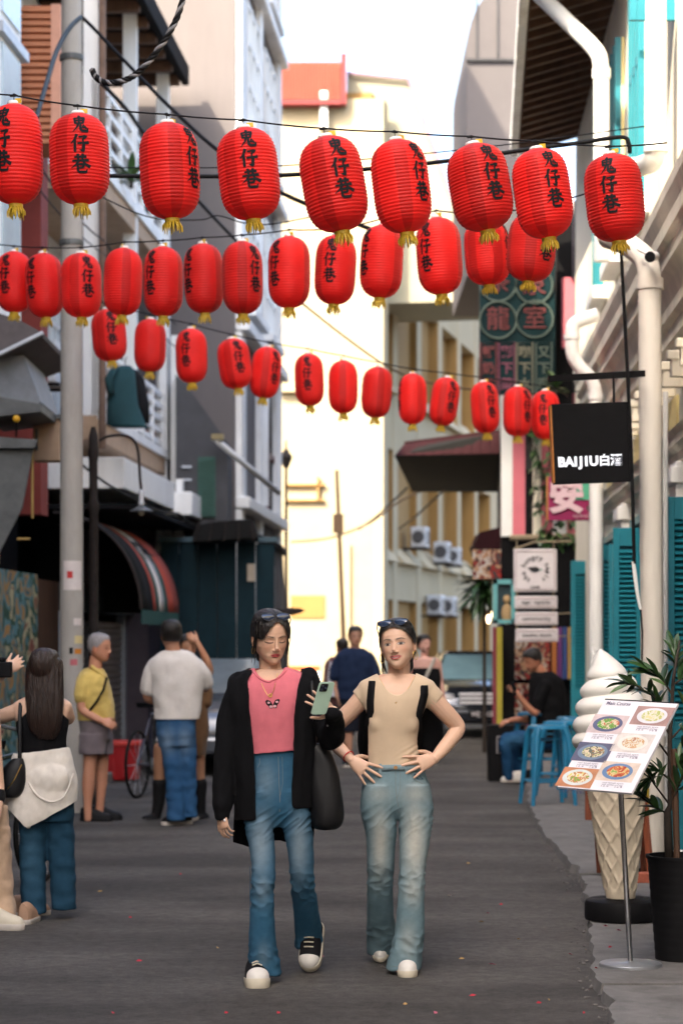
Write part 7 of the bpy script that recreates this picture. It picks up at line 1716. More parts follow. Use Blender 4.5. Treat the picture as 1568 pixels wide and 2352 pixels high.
P_.rings(m, [(1840, 78, 33, .085, 0), (1900, 76, 31, .078, 0), (1960, 76, 30, .074, .0), (2040, 77, 29, .072, .0), (2098, 79, 28, .07, .0)]); P_.rings(m, [(1840, 138, 33, .085, .02), (1900, 138, 32, .078, .03), (1960, 141, 31, .074, .05), (2040, 146, 29, .072, .07), (2088, 148, 28, .07, .08)])
addpart(a, m, 'jeans', M_denim, 6, None, lambda V, N: .008 * snoise(V, 13, 13, 18, 3), .007, denim_col(P_, (.018, .060, .105), (.05, .12, .18), [(76, 1960, 20, 80, .4)]))
t_ = gnd(62, 2122); shoe(a, (t_.x + .02, t_.y + .19, .0), 172, 0, M_soleW, M_tansh, M_tansh, None, .25, .045, .028, plain=True)
t_ = gnd(140, 2104); shoe(a, (t_.x - .07, t_.y + .08, .0), 120, 0, M_soleW, M_tansh, M_tansh, None, .25, .045, .028, plain=True)
cm_ = thing('camera', 'black camera held up by the long-haired woman', 'camera', P_.p(18, 1540, .42)); c_ = P_.p(6, 1538, .30)
m = MB(); m.box(c_.x - .07, c_.x + .055, c_.y - .03, c_.y + .03, c_.z - .045, c_.z + .045); m.box(c_.x - .03, c_.x + .02, c_.y - .025, c_.y + .025, c_.z + .045, c_.z + .07); m.build('camera_body', M_black, cm_, bevel=.008); cm_.children[-1]['kind'] = 'stuff'
m = MB(); m.tube([c_ + Vector((0, .03, 0)), c_ + Vector((0, .12, 0))], .036, 16); m.build('lens', M_black, cm_)
hb = thing('handbag', 'black crossbody handbag with zip at the hip of the long-haired woman', 'handbag', P_.p(25, 1830, -.12))
m = MB(); P_.rings(m, [(1742, 42, 12, .03, -.12), (1765, 34, 26, .045, -.12), (1800, 26, 34, .05, -.12), (1825, 24, 26, .045, -.12), (1832, 26, 12, .03, -.12)]); attach(fuse(m, .006, 4, None, None, None, 'bag_body', M_leath, hb.location.copy()), 'bag_body', hb)
m = MB(); m.tube([P_.p(46, 1742, -.12), P_.p(46, 1680, -.115), P_.p(46, 1640, -.10), P_.p(48, 1615, -.05), P_.p(50, 1604, .0)], .011, 6, flat=.4); m.build('strap', M_leath, hb)
m = MB(); m.tube([P_.p(50, 1756, -.172), P_.p(34, 1790, -.176), P_.p(16, 1815, -.165)], .003, 5); m.build('zip', M_goldj, hb)

# ---- person cut off at the left edge
a = person_root('person in beige trousers and pale shoes cut off at the left edge', 11.9, -25); P_ = Pen(11.9)
H = Head(P_.p(-85, 1500, 0), yaw=150)
m = MB(); H.skull(m); P_.limb(m, [(-85, 1530, 0, .05), (-85, 1570, 0, .055)]); P_.rings(m, [(1565, -85, 70, .08, 0), (1600, -85, 84, .1, 0), (1750, -85, 66, .09, 0), (1850, -85, 74, .1, 0)]); P_.limb(m, [(-20, 1600, 0, .045), (-6, 1780, .0, .036), (-4, 1830, -.05, .035), (-12, 1890, -.2, .026)]); addpart(a, m, 'body', M_skin, 4, None, None, .008, skincol(H, SKIN_A))
m = MB(); P_.rings(m, [(1572, -85, 60, .1, 0), (1600, -85, 82, .115, 0), (1750, -85, 70, .11, 0), (1860, -85, 76, .115, 0)], .005); addpart(a, m, 'shirt', tone((.05, .12, .2)), 5)
m = MB(); P_.rings(m, [(1850, -50, 70, .11, 0), (1920, -50, 72, .11, 0)]); P_.rings(m, [(1900, -10, 36, .085, 0), (1990, -8, 36, .08, 0), (2070, 0, 34, .08, 0), (2100, 4, 34, .08, -.02), (2114, 6, 32, .08, -.02)]); P_.rings(m, [(1900, -90, 36, .085, 0), (2100, -95, 32, .08, .1)]); addpart(a, m, 'trousers', tone((.52, .36, .24)), 6, None, fold(.010, 12, 15, 3))
t_ = gnd(40, 2140); shoe(a, (t_.x + .03, t_.y + .06, 0), 75, 0, M_soleW, M_rub, M_rub, None, .27, .05, .035, plain=True); shoe(a, (t_.x - .3, t_.y + .1, 0), 60, 0, M_soleW, M_rub, M_rub, None, .27, .05, .035, plain=True)
cap_hair(a, H, M_hair)
m = MB(); P_.limb(m, [(-2, 1826, -.04, .040), (-5, 1838, -.07, .040)], 12); m.build('watch_strap', M_black, a)

# ---- older man in yellow polo
a = person_root('grey-haired man in yellow polo and grey shorts facing right', 19.0, 222); P_ = Pen(19.0)
H = Head(P_.p(230, 1487, -.02), yaw=68, pitch=4, sc=1.06)
m = MB(); H.skull(m, female=False); P_.limb(m, [(222, 1512, 0, .058), (218, 1545, 0, .062)]); P_.rings(m, [(1540, 216, 22, .09, 0), (1560, 214, 34, .15, 0), (1600, 216, 37, .16, 0), (1660, 218, 36, .15, 0)])
P_.limb(m, [(192, 1565, -.12, .052), (188, 1612, -.14, .044), (193, 1632, -.15, .040), (218, 1648, -.19, .033), (234, 1656, -.2, .027)]); hand(m, P_.p(234, 1656, -.2), (.9, 0, -.35), (-.3, -.7, .5), -1, .1, (.4, .4, .4, .4))
P_.limb(m, [(250, 1625, .1, .034), (258, 1655, .05, .027)]); 
P_.limb(m, [(210, 1700, -.06, .07), (206, 1770, -.06, .056), (204, 1800, -.05, .058), (202, 1850, -.04, .036), (203, 1880, -.04, .034)]); P_.limb(m, [(234, 1700, .10, .07), (234, 1780, .10, .055), (230, 1850, .10, .036), (228, 1878, .1, .034)])
addpart(a, m, 'body', M_skin, 4, None, None, .0065, skincol(H, (.55, .26, .16)))
M_polo = cloth('yellow_pique', (.62, .45, .13), .1)
m = MB(); P_.rings(m, [(1535, 216, 20, .085, 0), (1552, 213, 32, .15, 0), (1575, 214, 37, .175, 0), (1610, 218, 41, .18, 0), (1645, 222, 41, .175, 0), (1662, 221, 40, .17, 0)], .006); P_.limb(m, [(198, 1562, -.10, .075), (190, 1582, -.13, .072), (187, 1600, -.14, .066)])
pb = addpart(a, m, 'polo_shirt', M_polo, 6, lambda V: V[:, 2] < P_.p(0, 1655).z, fold(.010, 16, 16, 2))
m = MB(); P_.limb(m, [(212, 1532, -.10, .018), (232, 1548, -.11, .016), (246, 1560, -.06, .014)], 8); m.build('collar', M_polo, pb, smooth=True)
m = MB(); P_.rings(m, [(1645, 220, 38, .165, 0), (1680, 220, 35, .16, 0), (1700, 220, 33, .15, 0)]); P_.rings(m, [(1685, 214, 31, .12, -.06), (1732, 212, 31, .12, -.06)]); P_.rings(m, [(1685, 232, 28, .11, .08), (1732, 234, 27, .11, .10)]); addpart(a, m, 'shorts', tone((.17, .14, .15)), 5, None, fold(.008, 14, 12, 5))
for (x, y, dy) in ((258, 1893, -.04), (282, 1880, .1)):
    t_ = at(x, y, 19 + dy); shoe(a, (t_.x, 19 + dy, 0), 80, 0, M_shoek, M_shoek, M_shoek, None, .29, .052, .03, plain=True)
cap_hair(a, H, M_hairg, .006)
m = MB(); m.tube([P_.p(246, 1556, -.16), P_.p(238, 1585, -.20), P_.p(222, 1612, -.205), P_.p(206, 1632, -.19)], .011, 6, flat=.4); m.build('shoulder_strap', M_black, a)

# ---- man in white shirt, back view
a = person_root('man in white patterned short-sleeved shirt and blue jeans seen from behind', 18.5, 408); P_ = Pen(18.5)
H = Head(P_.p(393, 1458, 0), yaw=195, sc=1.06)
m = MB(); H.skull(m, female=False); P_.limb(m, [(396, 1480, 0, .06), (400, 1510, 0, .066)]); P_.rings(m, [(1505, 402, 38, .09, 0), (1530, 405, 58, .11, 0), (1600, 406, 50, .12, 0), (1650, 406, 44, .11, 0)])
P_.limb(m, [(352, 1535, 0, .055), (340, 1580, .02, .045), (342, 1605, .06, .04), (365, 1610, .25, .03)]); P_.limb(m, [(455, 1535, 0, .055), (474, 1560, .06, .046), (470, 1580, .2, .04)])
addpart(a, m, 'body', M_skin, 4, None, None, .0065, skincol(H, (.42, .21, .13)))
M_wsh = cloth('white_print_cotton', (.66, .62, .58), .07, .9, 60, .1)
m = MB(); P_.rings(m, [(1493, 401, 24, .075, 0), (1506, 402, 46, .10, 0), (1525, 404, 62, .125, 0), (1570, 407, 58, .14, 0), (1620, 408, 53, .135, 0), (1658, 406, 50, .13, 0)], .006); P_.limb(m, [(360, 1530, 0, .078), (345, 1560, .01, .076), (340, 1582, .02, .068)]); P_.limb(m, [(448, 1530, 0, .078), (466, 1552, .03, .074), (474, 1566, .06, .066)])
addpart(a, m, 'shirt', M_wsh, 6, lambda V: V[:, 2] < P_.p(0, 1652).z, lambda V, N: .012 * snoise(V, 9, 9, 7, 1) + .003 * snoise(V, 18, 18, 14, 3))
m = MB(); P_.rings(m, [(1640, 405, 45, .12, 0), (1680, 405, 45, .125, 0), (1715, 405, 40, .11, 0)]); P_.rings(m, [(1695, 390, 26, .10, 0), (1760, 400, 24, .085, 0), (1820, 403, 22, .08, .0), (1884, 404, 20, .075, -.02)]); P_.rings(m, [(1695, 425, 25, .10, .02), (1760, 430, 22, .085, .03), (1820, 432, 20, .08, .05), (1876, 434, 19, .075, .05)])
addpart(a, m, 'jeans', M_denim, 6, None, fold(.010, 13, 16, 4), .007, denim_col(P_, (.025, .085, .19), (.16, .24, .34), [(388, 1700, 18, 30, .8), (426, 1700, 16, 30, .8)]))
t_ = gnd(378, 1897); shoe(a, (t_.x - .03, t_.y + .05, 0), -60, 0, M_soleW, M_shoek, M_shoek, None, .29, .05, .032, plain=True); t_ = gnd(432, 1886); shoe(a, (t_.x + .06, t_.y + .15, 0), 160, 0, M_soleW, M_shoek, M_shoek, None, .29, .05, .03, plain=True)
def short_back(V):
    Q_ = H.loc(V); return (Q_[:, 1] < -.06 + np.clip(.05 - Q_[:, 2], 0, .2) * .8) & (Q_[:, 2] < .07) | (Q_[:, 2] < -.055) | (np.abs(Q_[:, 0]) > .05) & (Q_[:, 2] < -.005) & (Q_[:, 1] < .03)
cap_hair(a, H, M_hair, .010, cut=short_back)

# ---- woman in brown dress and boots behind him
a = person_root('woman in brown dress and black boots standing behind the man in white', 19.2, 415); P_ = Pen(19.2)
H = Head(P_.p(431, 1488, .05), yaw=20, sc=.98)
m = MB(); H.skull(m); P_.limb(m, [(430, 1510, .06, .05), (428, 1540, .06, .055)]); P_.rings(m, [(1535, 425, 34, .07, .05), (1560, 425, 46, .085, .05), (1650, 425, 38, .08, .05)])
P_.limb(m, [(462, 1560, .05, .043), (480, 1545, .0, .038), (476, 1520, -.05, .034), (452, 1474, -.05, .025)]); hand(m, P_.p(452, 1476, -.05), (-.7, .1, .7), (.3, -.9, .1), 1, .12, (.5, .5, .5, .5), sc=.95)
P_.limb(m, [(368, 1720, .02, .06), (366, 1770, .02, .05), (366, 1830, .02, .045)]); P_.limb(m, [(456, 1720, .05, .06), (458, 1770, .05, .05), (460, 1830, .05, .045)])
addpart(a, m, 'body', M_skin, 4, None, None, .007, skincol(H, (.42, .21, .12)))
m = MB(); P_.rings(m, [(1540, 426, 36, .08, .05), (1565, 427, 48, .10, .05), (1620, 430, 46, .10, .05), (1680, 428, 50, .13, .05), (1735, 426, 46, .14, .05)], .006); P_.limb(m, [(462, 1560, .05, .06), (475, 1590, .04, .06), (474, 1612, .03, .055)]); addpart(a, m, 'dress', tone((.14, .075, .035)), 5, None, fold(.012, 14, 6, 2))
cap_hair(a, H, M_hair, .012)
for (x0, x1, y1, dy) in ((366, 352, 1886, .02), (460, 464, 1884, .05)):
    m = MB(); P_.limb(m, [(x0, 1800, dy, .062), (x0 - 1, 1840, dy, .055), ((x0 + x1) / 2, 1872, dy, .046), (x1 + 6, 1876, dy, .042)]); P_.limb(m, [(x1 + 4, 1876, dy, .045), (x1 - 8, 1880, dy - .04, .038), (x1 - 18, 1882, dy - .08, .034)]); o_ = addpart(a, m, 'boot', M_shoek, 3, lambda V: V[:, 2] < .004)

# ---- man in navy T-shirt
a = person_root('man in navy T-shirt and dark shorts walking between the two women', 27.5, 815); P_ = Pen(27.5)
H = Head(P_.p(816, 1462, 0), yaw=12, sc=1.05)
m = MB(); H.skull(m, female=False); P_.limb(m, [(815, 1475, .02, .06), (814, 1495, .02, .065)]); P_.rings(m, [(1492, 814, 26, .09, 0), (1508, 814, 40, .11, 0), (1560, 814, 36, .12, 0), (1610, 814, 34, .11, 0)])
P_.limb(m, [(776, 1515, 0, .055), (770, 1560, 0, .042), (775, 1600, -.05, .03)]); P_.limb(m, [(853, 1515, 0, .055), (860, 1560, 0, .042), (856, 1600, -.05, .03)]); hand(m, P_.p(775, 1600, -.05), (.1, -.1, -1), (-.9, -.3, 0), 1); hand(m, P_.p(856, 1600, -.05), (-.1, -.1, -1), (.9, -.3, 0), -1)
P_.limb(m, [(800, 1640, 0, .08), (800, 1690, -.02, .055), (800, 1750, .0, .038)]); P_.limb(m, [(830, 1640, 0, .08), (832, 1690, .03, .055), (832, 1742, .1, .038)])
addpart(a, m, 'body', M_skin, 4, None, None, .0075, skincol(H, (.5, .27, .18)))
M_navy = tone((.012, .022, .055))
m = MB(); P_.rings(m, [(1488, 814, 16, .07, 0), (1497, 814, 34, .10, 0), (1512, 814, 45, .125, 0), (1560, 814, 41, .14, 0), (1610, 814, 42, .135, 0)], .006); P_.limb(m, [(784, 1512, 0, .085), (773, 1535, 0, .085), (770, 1553, 0, .08)]); P_.limb(m, [(846, 1512, 0, .085), (857, 1535, 0, .085), (860, 1553, 0, .08)]); addpart(a, m, 't_shirt', M_navy, 5, lambda V: V[:, 2] < P_.p(0, 1606).z, fold(.01, 12, 10, 2))
m = MB(); P_.rings(m, [(1595, 814, 36, .12, 0), (1640, 814, 36, .12, 0)]); P_.rings(m, [(1625, 799, 20, .12, 0), (1680, 798, 20, .115, 0)]); P_.rings(m, [(1625, 831, 20, .12, 0), (1680, 833, 20, .115, .02)]); addpart(a, m, 'shorts', tone((.014, .016, .025)), 4)
for (x, y) in ((796, 1762), (836, 1750)):
    t_ = gnd(x, y); shoe(a, (t_.x, t_.y - .1, 0), 0, 0, M_soleW, M_shoek, M_soleW, None, .29, .052, .03, plain=True)
cap_hair(a, H, M_hair, .016)
m = MB(); q0, q1 = H.w(-.03, -.092, 0), H.w(.03, -.092, 0)
for q in (-1, 1): m.tube([H.w(q * .032 + .022 * math.cos(t), -.094, .018 * math.sin(t)) for t in np.linspace(0, 6.283, 15)], .0022, 5)
o_ = m.build('glasses', M_frame, a); o_['kind'] = 'stuff'

# ---- woman with shoulder bag strap behind the woman in beige
a = person_root('woman in black camisole with pale bag strap walking behind the woman in beige', 28.0, 978); P_ = Pen(28.0)
H = Head(P_.p(973, 1479, 0), yaw=35, sc=1.0)
m = MB(); H.skull(m); P_.limb(m, [(974, 1492, .02, .05), (975, 1512, .02, .055)]); P_.rings(m, [(1510, 976, 22, .08, 0), (1520, 977, 34, .09, 0), (1560, 978, 30, .10, 0), (1610, 978, 26, .09, 0), (1660, 980, 30, .1, 0)])
P_.limb(m, [(1006, 1525, 0, .045), (1012, 1570, 0, .038), (1022, 1625, -.02, .028)]); P_.limb(m, [(947, 1525, 0, .045), (942, 1570, 0, .038), (945, 1615, -.02, .028)]); hand(m, P_.p(1022, 1625, -.02), (.1, -.1, -1), (.9, -.3, 0), -1)
P_.limb(m, [(966, 1680, 0, .08), (966, 1720, 0, .05), (966, 1752, 0, .035)]); P_.limb(m, [(992, 1680, 0, .08), (994, 1720, 0, .05), (994, 1750, .05, .035)])
addpart(a, m, 'body', M_skin, 4, None, None, .0075, skincol(H, (.58, .33, .27)))
m = MB(); P_.rings(m, [(1534, 977, 32, .10, 0), (1560, 978, 34, .115, 0), (1600, 978, 30, .105, 0)], .006); addpart(a, m, 'camisole', tone((.006, .006, .007)), 4)
m = MB(); P_.rings(m, [(1598, 978, 29, .10, 0), (1640, 979, 35, .12, 0), (1690, 980, 36, .13, 0)], .006); addpart(a, m, 'skirt', tone((.03, .03, .04)), 4)
m = MB(); m.tube([P_.p(998, 1512, -.11), P_.p(982, 1545, -.14), P_.p(966, 1585, -.13), P_.p(950, 1612, -.08)], .022, 6, flat=.3); m.build('bag_strap', tone((.5, .47, .42)), a)
cap_hair(a, H, M_hair, .013, lambda m: H.ell(m, (0, .10, .06), (.05, .05, .05)))
for (x, y) in ((966, 1758), (995, 1755)):
    t_ = gnd(x, y); shoe(a, (t_.x, t_.y - .1, 0), 0, 0, M_soleW, M_shoek, M_soleW, None, .25, .045, .03, plain=True)

# ---- man with white pack, left of the navy man
a = person_root('person carrying a white bag half hidden left of the man in navy', 31.0, 778); P_ = Pen(31.0)
H = Head(P_.p(785, 1485, 0), yaw=-140, sc=1.0)
m = MB(); H.skull(m, female=False); P_.limb(m, [(785, 1498, 0, .06), (784, 1515, 0, .06)]); P_.rings(m, [(1512, 783, 26, .09, 0), (1530, 782, 36, .11, 0), (1590, 782, 32, .11, 0)]); P_.limb(m, [(752, 1535, 0, .05), (747, 1575, 0, .04), (750, 1610, 0, .03)]); P_.limb(m, [(770, 1650, 0, .08), (768, 1690, 0, .05), (768, 1722, 0, .036)]); P_.limb(m, [(794, 1650, 0, .08), (795, 1690, 0, .05), (795, 1722, 0, .036)])
addpart(a, m, 'body', M_skin, 4, None, None, .009, skincol(H, (.32, .15, .1)))
m = MB(); P_.rings(m, [(1508, 783, 22, .09, 0), (1530, 782, 37, .12, 0), (1590, 782, 34, .12, 0), (1620, 782, 34, .12, 0)], .006); addpart(a, m, 'shirt', tone((.12, .05, .05)), 4)
m = MB(); P_.rings(m, [(1610, 782, 33, .12, 0), (1690, 782, 32, .12, 0)]); addpart(a, m, 'shorts', tone((.03, .03, .04)), 4)
m = MB(); P_.rings(m, [(1520, 770, 13, .05, -.13), (1560, 768, 16, .07, -.15), (1600, 768, 15, .06, -.14)]); addpart(a, m, 'white_bag', tone((.6, .6, .66)), 4)
cap_hair(a, H, M_hair, .006)
for (x, y) in ((768, 1728), (795, 1728)):
    t_ = gnd(x, y); shoe(a, (t_.x, t_.y + .1, 0), 180, 0, M_soleW, M_shoek, M_soleW, None, .27, .048, .03, plain=True)

# ---- seated man
a = person_root('man in black T-shirt and jeans seated on a stool looking at his phone', 24.2, 1240); P_ = Pen(24.2)
H = Head(P_.p(1222, 1516, -.02), yaw=-62, pitch=22, sc=1.06)
m = MB(); H.skull(m, female=False); P_.limb(m, [(1232, 1528, 0, .058), (1245, 1552, 0, .064)]); P_.rings(m, [(1548, 1248, 26, .10, 0), (1570, 1252, 36, .15, 0), (1640, 1256, 36, .14, 0), (1700, 1252, 36, .14, 0)])
P_.limb(m, [(1248, 1575, -.16, .055), (1232, 1630, -.20, .044), (1222, 1634, -.22, .04), (1195, 1604, -.24, .03), (1186, 1590, -.24, .027)]); hand(m, P_.p(1190, 1594, -.24), (-.7, -.1, .6), (.3, -.6, .5), 1, .2, (.3, .3, .35, .4))
P_.limb(m, [(1262, 1580, .15, .055), (1225, 1648, .1, .044), (1190, 1652, -.02, .034), (1172, 1655, -.06, .03)]); hand(m, P_.p(1172, 1655, -.06), (-.9, -.1, -.2), (0, -.4, .9), 1, .1, (.5, .5, .5, .5))
addpart(a, m, 'body', M_skin, 4, None, None, .007, skincol(H, (.45, .20, .12)))
m = MB(); P_.rings(m, [(1543, 1246, 22, .09, 0), (1560, 1252, 36, .16, 0), (1600, 1256, 42, .175, 0), (1660, 1256, 42, .17, 0), (1705, 1252, 42, .165, 0)], .006); P_.limb(m, [(1250, 1575, -.15, .075), (1238, 1605, -.18, .072), (1233, 1622, -.19, .066)]); addpart(a, m, 't_shirt', tone((.007, .008, .010)), 5, None, fold(.01, 12, 12, 2))
m = MB(); P_.limb(m, [(1252, 1700, -.08, .09), (1200, 1695, -.18, .085), (1160, 1702, -.24, .072), (1164, 1740, -.22, .062), (1166, 1784, -.20, .05)]); P_.limb(m, [(1255, 1705, .1, .09), (1205, 1700, .06, .085), (1182, 1712, .02, .07), (1186, 1750, .05, .06), (1190, 1784, .06, .05)]); P_.ball(m, 1250, 1700, 0, (.16, .17, .10)); addpart(a, m, 'jeans', M_denim, 6, None, fold(.012, 12, 14, 2), .008, denim_col(P_, (.012, .055, .13), (.05, .16, .30), [(1180, 1700, 30, 16, .8)]))
t_ = at(1150, 1800, 24.0); shoe(a, (t_.x, 24.0, .02), -70, 0, M_soleW, M_wcan, M_wcan, None, .28, .05, .03, plain=True); t_ = at(1174, 1800, 24.25); shoe(a, (t_.x, 24.25, .02), -70, 0, M_soleW, M_shoek, M_wcan, None, .28, .05, .03, plain=True)
cap_hair(a, H, M_hair, .012)
fp_ = thing('phone', 'dark phone in the hand of the seated man', 'phone', P_.p(1180, 1588, -.26)); c_ = P_.p(1181, 1582, -.26); m = MB(); m.obox(c_, Vector((.02, .03, .02)), Vector((-.003, .003, .003)), Vector((-.03, .0, .06))); m.build('case', M_black, fp_, bevel=.003)
# ================================================================ vehicles
def wheel(par, c, r_, w_, ax=(1, 0, 0)):
    ax = Vector(ax).normalized(); u = Vector((0, 0, 1)); v = ax.cross(u); c = Vector(c)
    def lathe_ax(prof, n=28):
        vv = []
        for (rr, d) in prof:
            for j in range(n): a = 2 * math.pi * j / n; vv.append(c + ax * d + (u * math.cos(a) + v * math.sin(a)) * rr)
        k = len(prof); m = MB(); m.add(vv, [(i * n + j, i * n + (j + 1) % n, (i + 1) * n + (j + 1) % n, (i + 1) * n + j) for i in range(k - 1) for j in range(n)] + [tuple(range(n)), tuple(range((k - 1) * n, k * n))]); return m
    t = lathe_ax([(r_ * .62, -w_ / 2), (r_ * .92, -w_ / 2), (r_, -w_ * .35), (r_, w_ * .35), (r_ * .92, w_ / 2), (r_ * .62, w_ / 2)]).build('tyre', mat('rubber', (.015, .015, .016), .85), par, smooth=True, autosm=40)
    lathe_ax([(r_ * .62, -w_ * .42), (r_ * .55, -w_ * .5), (r_ * .15, -w_ * .44), (.02, -w_ * .48)]).build('rim', M_ltgrey, t, smooth=True, autosm=30)
def car(label, cx, Yf, paint, glass, rz=0.0, W=1.72, H_=1.42, L_=4.3, plate=None, bars=True, grp=None, facing=-1):
    t = thing('parked_car', label, 'car', (cx, Yf + L_ / 2, 0), grp); hw = W / 2
    y = lambda a: Yf + a
    # body lower: cross sections along the length
    secs = [(0.0, .38, .62, .80), (.06, .28, .70, .92), (.25, .22, .80, .97), (.9, .2, .93, 1.0), (1.25, .2, .98, 1.0), (3.3, .2, 1.0, 1.0), (4.0, .22, .98, .97), (4.25, .30, .85, .9), (4.3, .4, .7, .8)]
    n = 20; vv = []
    for (a, z0, z1, k) in secs:
        for j in range(n):
            q = 2 * math.pi * j / n; ca, sa = math.cos(q), math.sin(q); x = hw * k * math.copysign(abs(ca) ** .45, ca); z = (z0 + z1) / 2 + (z1 - z0) / 2 * math.copysign(abs(sa) ** .5, sa); vv.append((cx + x, y(a), z))
    m = MB(); m.add(vv, [(i * n + j, i * n + (j + 1) % n, (i + 1) * n + (j + 1) % n, (i + 1) * n + j) for i in range(len(secs) - 1) for j in range(n)] + [tuple(range(n)), tuple(range((len(secs) - 1) * n, len(secs) * n))]); b = m.build('body', paint, t, smooth=True, autosm=50)
    # cabin
    cs = [(.95, .92, .93, .90), (1.75, .90, 1.36, .72), (2.1, .90, H_, .70), (3.0, .90, H_, .70), (3.4, .90, 1.36, .70), (4.0, .92, .98, .86)]
    g1 = [Vector((cx - hw * .86, y(1.0), .95)), Vector((cx + hw * .86, y(1.0), .95)), Vector((cx + hw * .66, y(1.85), 1.36)), Vector((cx - hw * .66, y(1.85), 1.36))]
    roof = [Vector((cx - hw * .66, y(1.85), 1.36)), Vector((cx + hw * .66, y(1.85), 1.36)), Vector((cx + hw * .66, y(3.3), 1.36)), Vector((cx - hw * .66, y(3.3), 1.36))]
    m = MB(); e = Vector((0, 0, H_ - 1.36)); c2 = [p.lerp(sum(roof, Vector()) / 4, .12) + e for p in roof]; m.hexa(roof + c2); m.build('roof', paint, t, bevel=.03)
    m = MB(); m.add([p + Vector((0, 0, .0)) for p in g1], [(0, 1, 2, 3)]); m.build('windscreen', glass, t)
    rw = [Vector((cx - hw * .66, y(3.3), 1.36)), Vector((cx + hw * .66, y(3.3), 1.36)), Vector((cx + hw * .84, y(4.05), .97)), Vector((cx - hw * .84, y(4.05), .97))]; m = MB(); m.add(rw, [(0, 1, 2, 3)]); m.build('rear_window', M_glass, t)
    for q in (-1, 1):
        m = MB(); m.add([(cx + q * hw * .88, y(1.02), .95), (cx + q * hw * .68, y(1.87), 1.35), (cx + q * hw * .68, y(3.28), 1.35), (cx + q * hw * .88, y(4.02), .97)], [(0, 1, 2, 3)]); m.build('side_window', M_glass, t)
        m = MB(); m.tube([(cx + q * hw * .88, y(.98), .95), (cx + q * hw * .67, y(1.86), 1.37)], .03, 6); m.build('pillar', paint, t)
        m = MB(); m.tube([(cx + q * hw * .9, y(4.04), .97), (cx + q * hw * .67, y(3.28), 1.37)], .035, 6); m.build('pillar', paint, t)
        m = MB(); m.sphere((cx + q * (hw + .09), y(1.15), .98), (.10, .05, .07), 14, 8); m.build('mirror', paint, t, smooth=True)
        fy = -.005 if facing < 0 else 4.305
        m = MB(); m.sphere((cx + q * hw * .70, y(.10), .66), (.15, .09, .075), 16, 10); hl = m.build('headlight', mat('headlight_glass', (.5, .5, .52), .15, spec=.8), t, smooth=True)
        for a in (.75, 3.45): wheel(t, (cx + q * (hw - .12), y(a), .31), .31, .20, (1, 0, 0))
    if bars:
        for k in range(3):
            m = MB(); m.box(cx - hw * .48, cx + hw * .48, y(-.03), y(.06), .56 + k * .07, .60 + k * .07); m.build('grille_bar', mat('chrome', (.8, .8, .84), .3, metal=.3), t, bevel=.008)
    m = MB(); m.box(cx - hw * .92, cx + hw * .92, y(-.06), y(.2), .26, .46); m.build('bumper', paint, t, bevel=.04)
    if plate:
        m = MB(); m.box(cx - .26, cx + .26, y(-.075), y(-.06), .34, .45); pl = m.build('number_plate', M_black, t); put_text('plate_text', plate, .11, M_sw, pl, Vector((cx, y(-.078), .395)), (1, 0, 0), (0, 0, 1), .002, .001, .44); pl.children[-1]['kind'] = 'stuff'
    return t
M_navyp = mat('dark_blue_car_paint', (.03, .035, .05), .18, .05, 5, metal=.55, spec=.7, coat=1.0); M_silv = mat('silver_car_paint', (.11, .12, .14), .25, .05, 5, metal=.5, coat=.8)
M_wsg = mat('windscreen_glass', (.20, .34, .40), .10, .2, 2, spec=.6)
car('dark glossy car facing the camera behind the woman in beige', at(1108, 0, 36).x, 35.6, M_navyp, M_wsg, plate='WE 1013 C')
car('silver grey car parked behind the women at the hoarding', at(505, 0, 26).x, 25.4, M_silv, M_glass, bars=False, W=1.6, H_=1.36)
# ---- bicycles
def bicycle(label, base, ang, col):
    t = thing('bicycle', label, 'bicycle', base, 'bicycles at left'); b = Vector(base); d = Vector((math.cos(R(ang)), math.sin(R(ang)), 0)); Z = Vector((0, 0, 1)); s_ = d.cross(Z)
    P_ = lambda a, z, q=0: b + d * a + Z * z + s_ * q
    for a in (-.52, .52):
        wv = [P_(a + .33 * math.cos(q), .34 + .33 * math.sin(q)) for q in np.linspace(0, 2 * math.pi, 33)]
        m = MB(); m.tube(wv, .018, 6); w_ = m.build('wheel', mat('bike_tyre', (.012, .012, .012), .8), t)
        m = MB()
        for q in range(10): an = math.pi * 2 * q / 10; m.tube([P_(a, .34), P_(a + .32 * math.cos(an), .34 + .32 * math.sin(an))], .0025, 4)
        o = m.build('spokes', M_ltgrey, w_); o['kind'] = 'stuff'
    fr = mat('bike_frame_%d' % int(col[0] * 99), col, .4)
    for nm, pts in (('top_tube', [P_(-.15, .82), P_(.38, .86)]), ('down_tube', [P_(-.08, .30), P_(.40, .80)]), ('seat_tube', [P_(-.08, .30), P_(-.18, .90)]), ('chain_stay', [P_(-.08, .30), P_(-.52, .34)]), ('seat_stay', [P_(-.15, .80), P_(-.52, .34)]), ('fork', [P_(.36, .98), P_(.52, .34)])):
        m = MB(); m.tube(pts, .017, 7); m.build(nm, fr, t)
    m = MB(); m.tube([P_(.34, 1.04, -.28), P_(.36, 1.0, -.1), P_(.36, 1.0, .1), P_(.34, 1.04, .28)], .013, 6); m.build('handlebar', M_metal, t)
    m = MB(); m.loft([tuple(P_(-.20, .90)) + (.12, .06), tuple(P_(-.20, .95)) + (.13, .07)], 12); m.build('saddle', M_black, t)
    m = MB(); m.tube([P_(-.08, .30, -.05), P_(-.08, .30, .05)], .09, 14); m.build('crank', M_metal, t); return t
p = gnd(20, 2062); bicycle('dark bicycle behind the long-haired woman at the left edge', (p.x - .1, p.y + .35, 0), 70, (.02, .03, .02))
p = gnd(345, 1835); bicycle('dark bicycle leaning behind the man in white shirt', (p.x, p.y + .6, 0), 75, (.03, .03, .05))
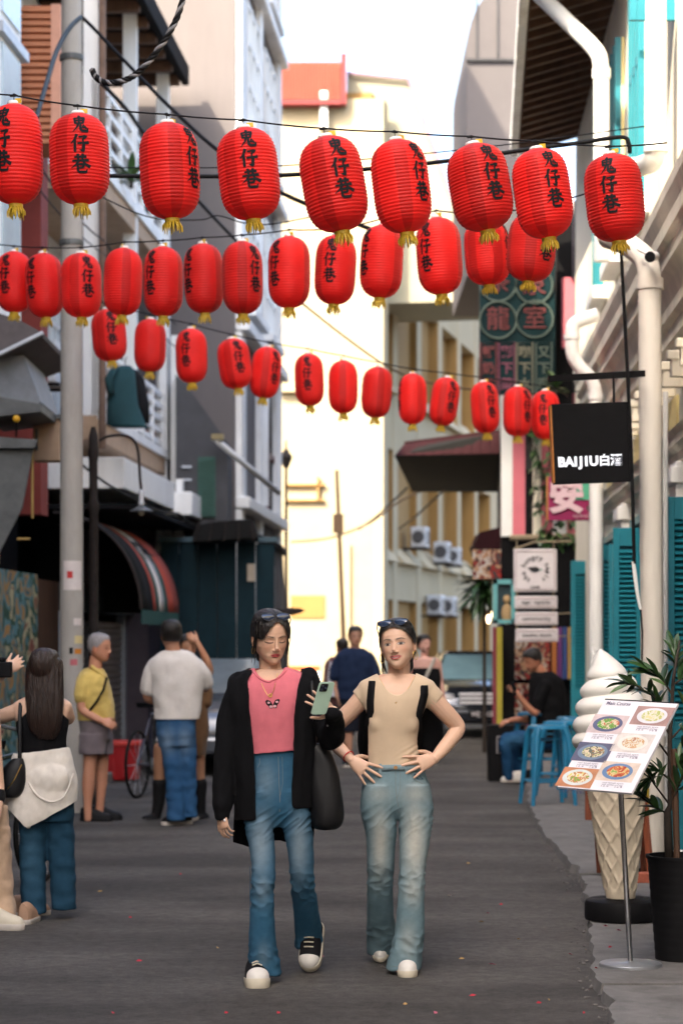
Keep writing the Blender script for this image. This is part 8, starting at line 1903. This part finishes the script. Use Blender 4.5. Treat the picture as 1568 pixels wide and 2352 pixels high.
# street barrier far away
ob = thing('road_barrier', 'low orange road barrier at the foot of the yellow wall', 'barrier', at(695, 1560, 47))
m = MB(); A, B = at(660, 1530, 47), at(735, 1542, 47); m.box(A.x, B.x, 47, 47.1, B.z, A.z); m.build('rail', mat('orange_plastic', (.6, .1, .02), .5), ob)
for x in (664, 700, 730):
    m = MB(); q = at(x, 1540, 47); m.box(q.x - .04, q.x + .04, 47.0, 47.1, 0, q.z - .02); m.build('leg', M_white, ob)

# ---- extra street clutter at left
def wall_aircon(label, a, z, b=-0.9):
    t = thing('air_conditioner', label, 'air conditioner', LF.P(a, b, z), 'air conditioners at left')
    m = MB(); LF.box(m, a - .4, a + .4, b, b + .32, z, z + .55); c = m.build('casing', M_white, t, bevel=.02)
    m = MB(); cc = LF.P(a + .1, b + .322, z + .28); m.tube([cc, cc + LF.n * .02], .2, 20); m.build('fan_guard', M_dgrey, c)
    for q in (-.3, .3):
        m = MB(); LF.box(m, a + q - .02, a + q + .02, b, b + .36, z - .05, z - .005); m.build('bracket', M_iron, t)
wall_aircon('white air conditioner on the dark wall left of the concrete pole', 4.2, 5.4)
wall_aircon('white air conditioner on the lower balcony wall behind the hung jacket', 8.2, 4.9, -1.08)
pipe('downpipe', 'grey downpipe on the corner of the grey building', [GF.P(0.6, .06, 14.5), GF.P(0.6, .06, 3.7)], .05, mtl=M_ltgrey)
pipe('downpipe', 'rusty downpipe on the front of the balcony house', [LF.P(6.25, .12, 9.9), LF.P(6.25, .12, 3.9)], .045, mtl=mat('rust_pipe', (.16, .10, .07), .8, .3, 8))
wire('thin cable drooping along the balcony house front', sagged([LF.P(2.0, .1, 6.6), LF.P(6.3, .15, 6.4), LF.P(9.5, .15, 6.35), LF.P(12.4, .15, 6.3)], .03), .010)
wire('second thin cable drooping along the balcony house front', sagged([LF.P(2.0, .1, 6.3), LF.P(6.3, .2, 6.2), LF.P(12.4, .2, 5.9)], .02), .008)
wire('cable bundle clipped under the white fascia at left', sagged([LF.P(4.0, .2, 3.6), LF.P(6.3, .5, 3.30), LF.P(9.0, .66, 3.28), LF.P(12.2, .66, 3.26)], .02), .016)
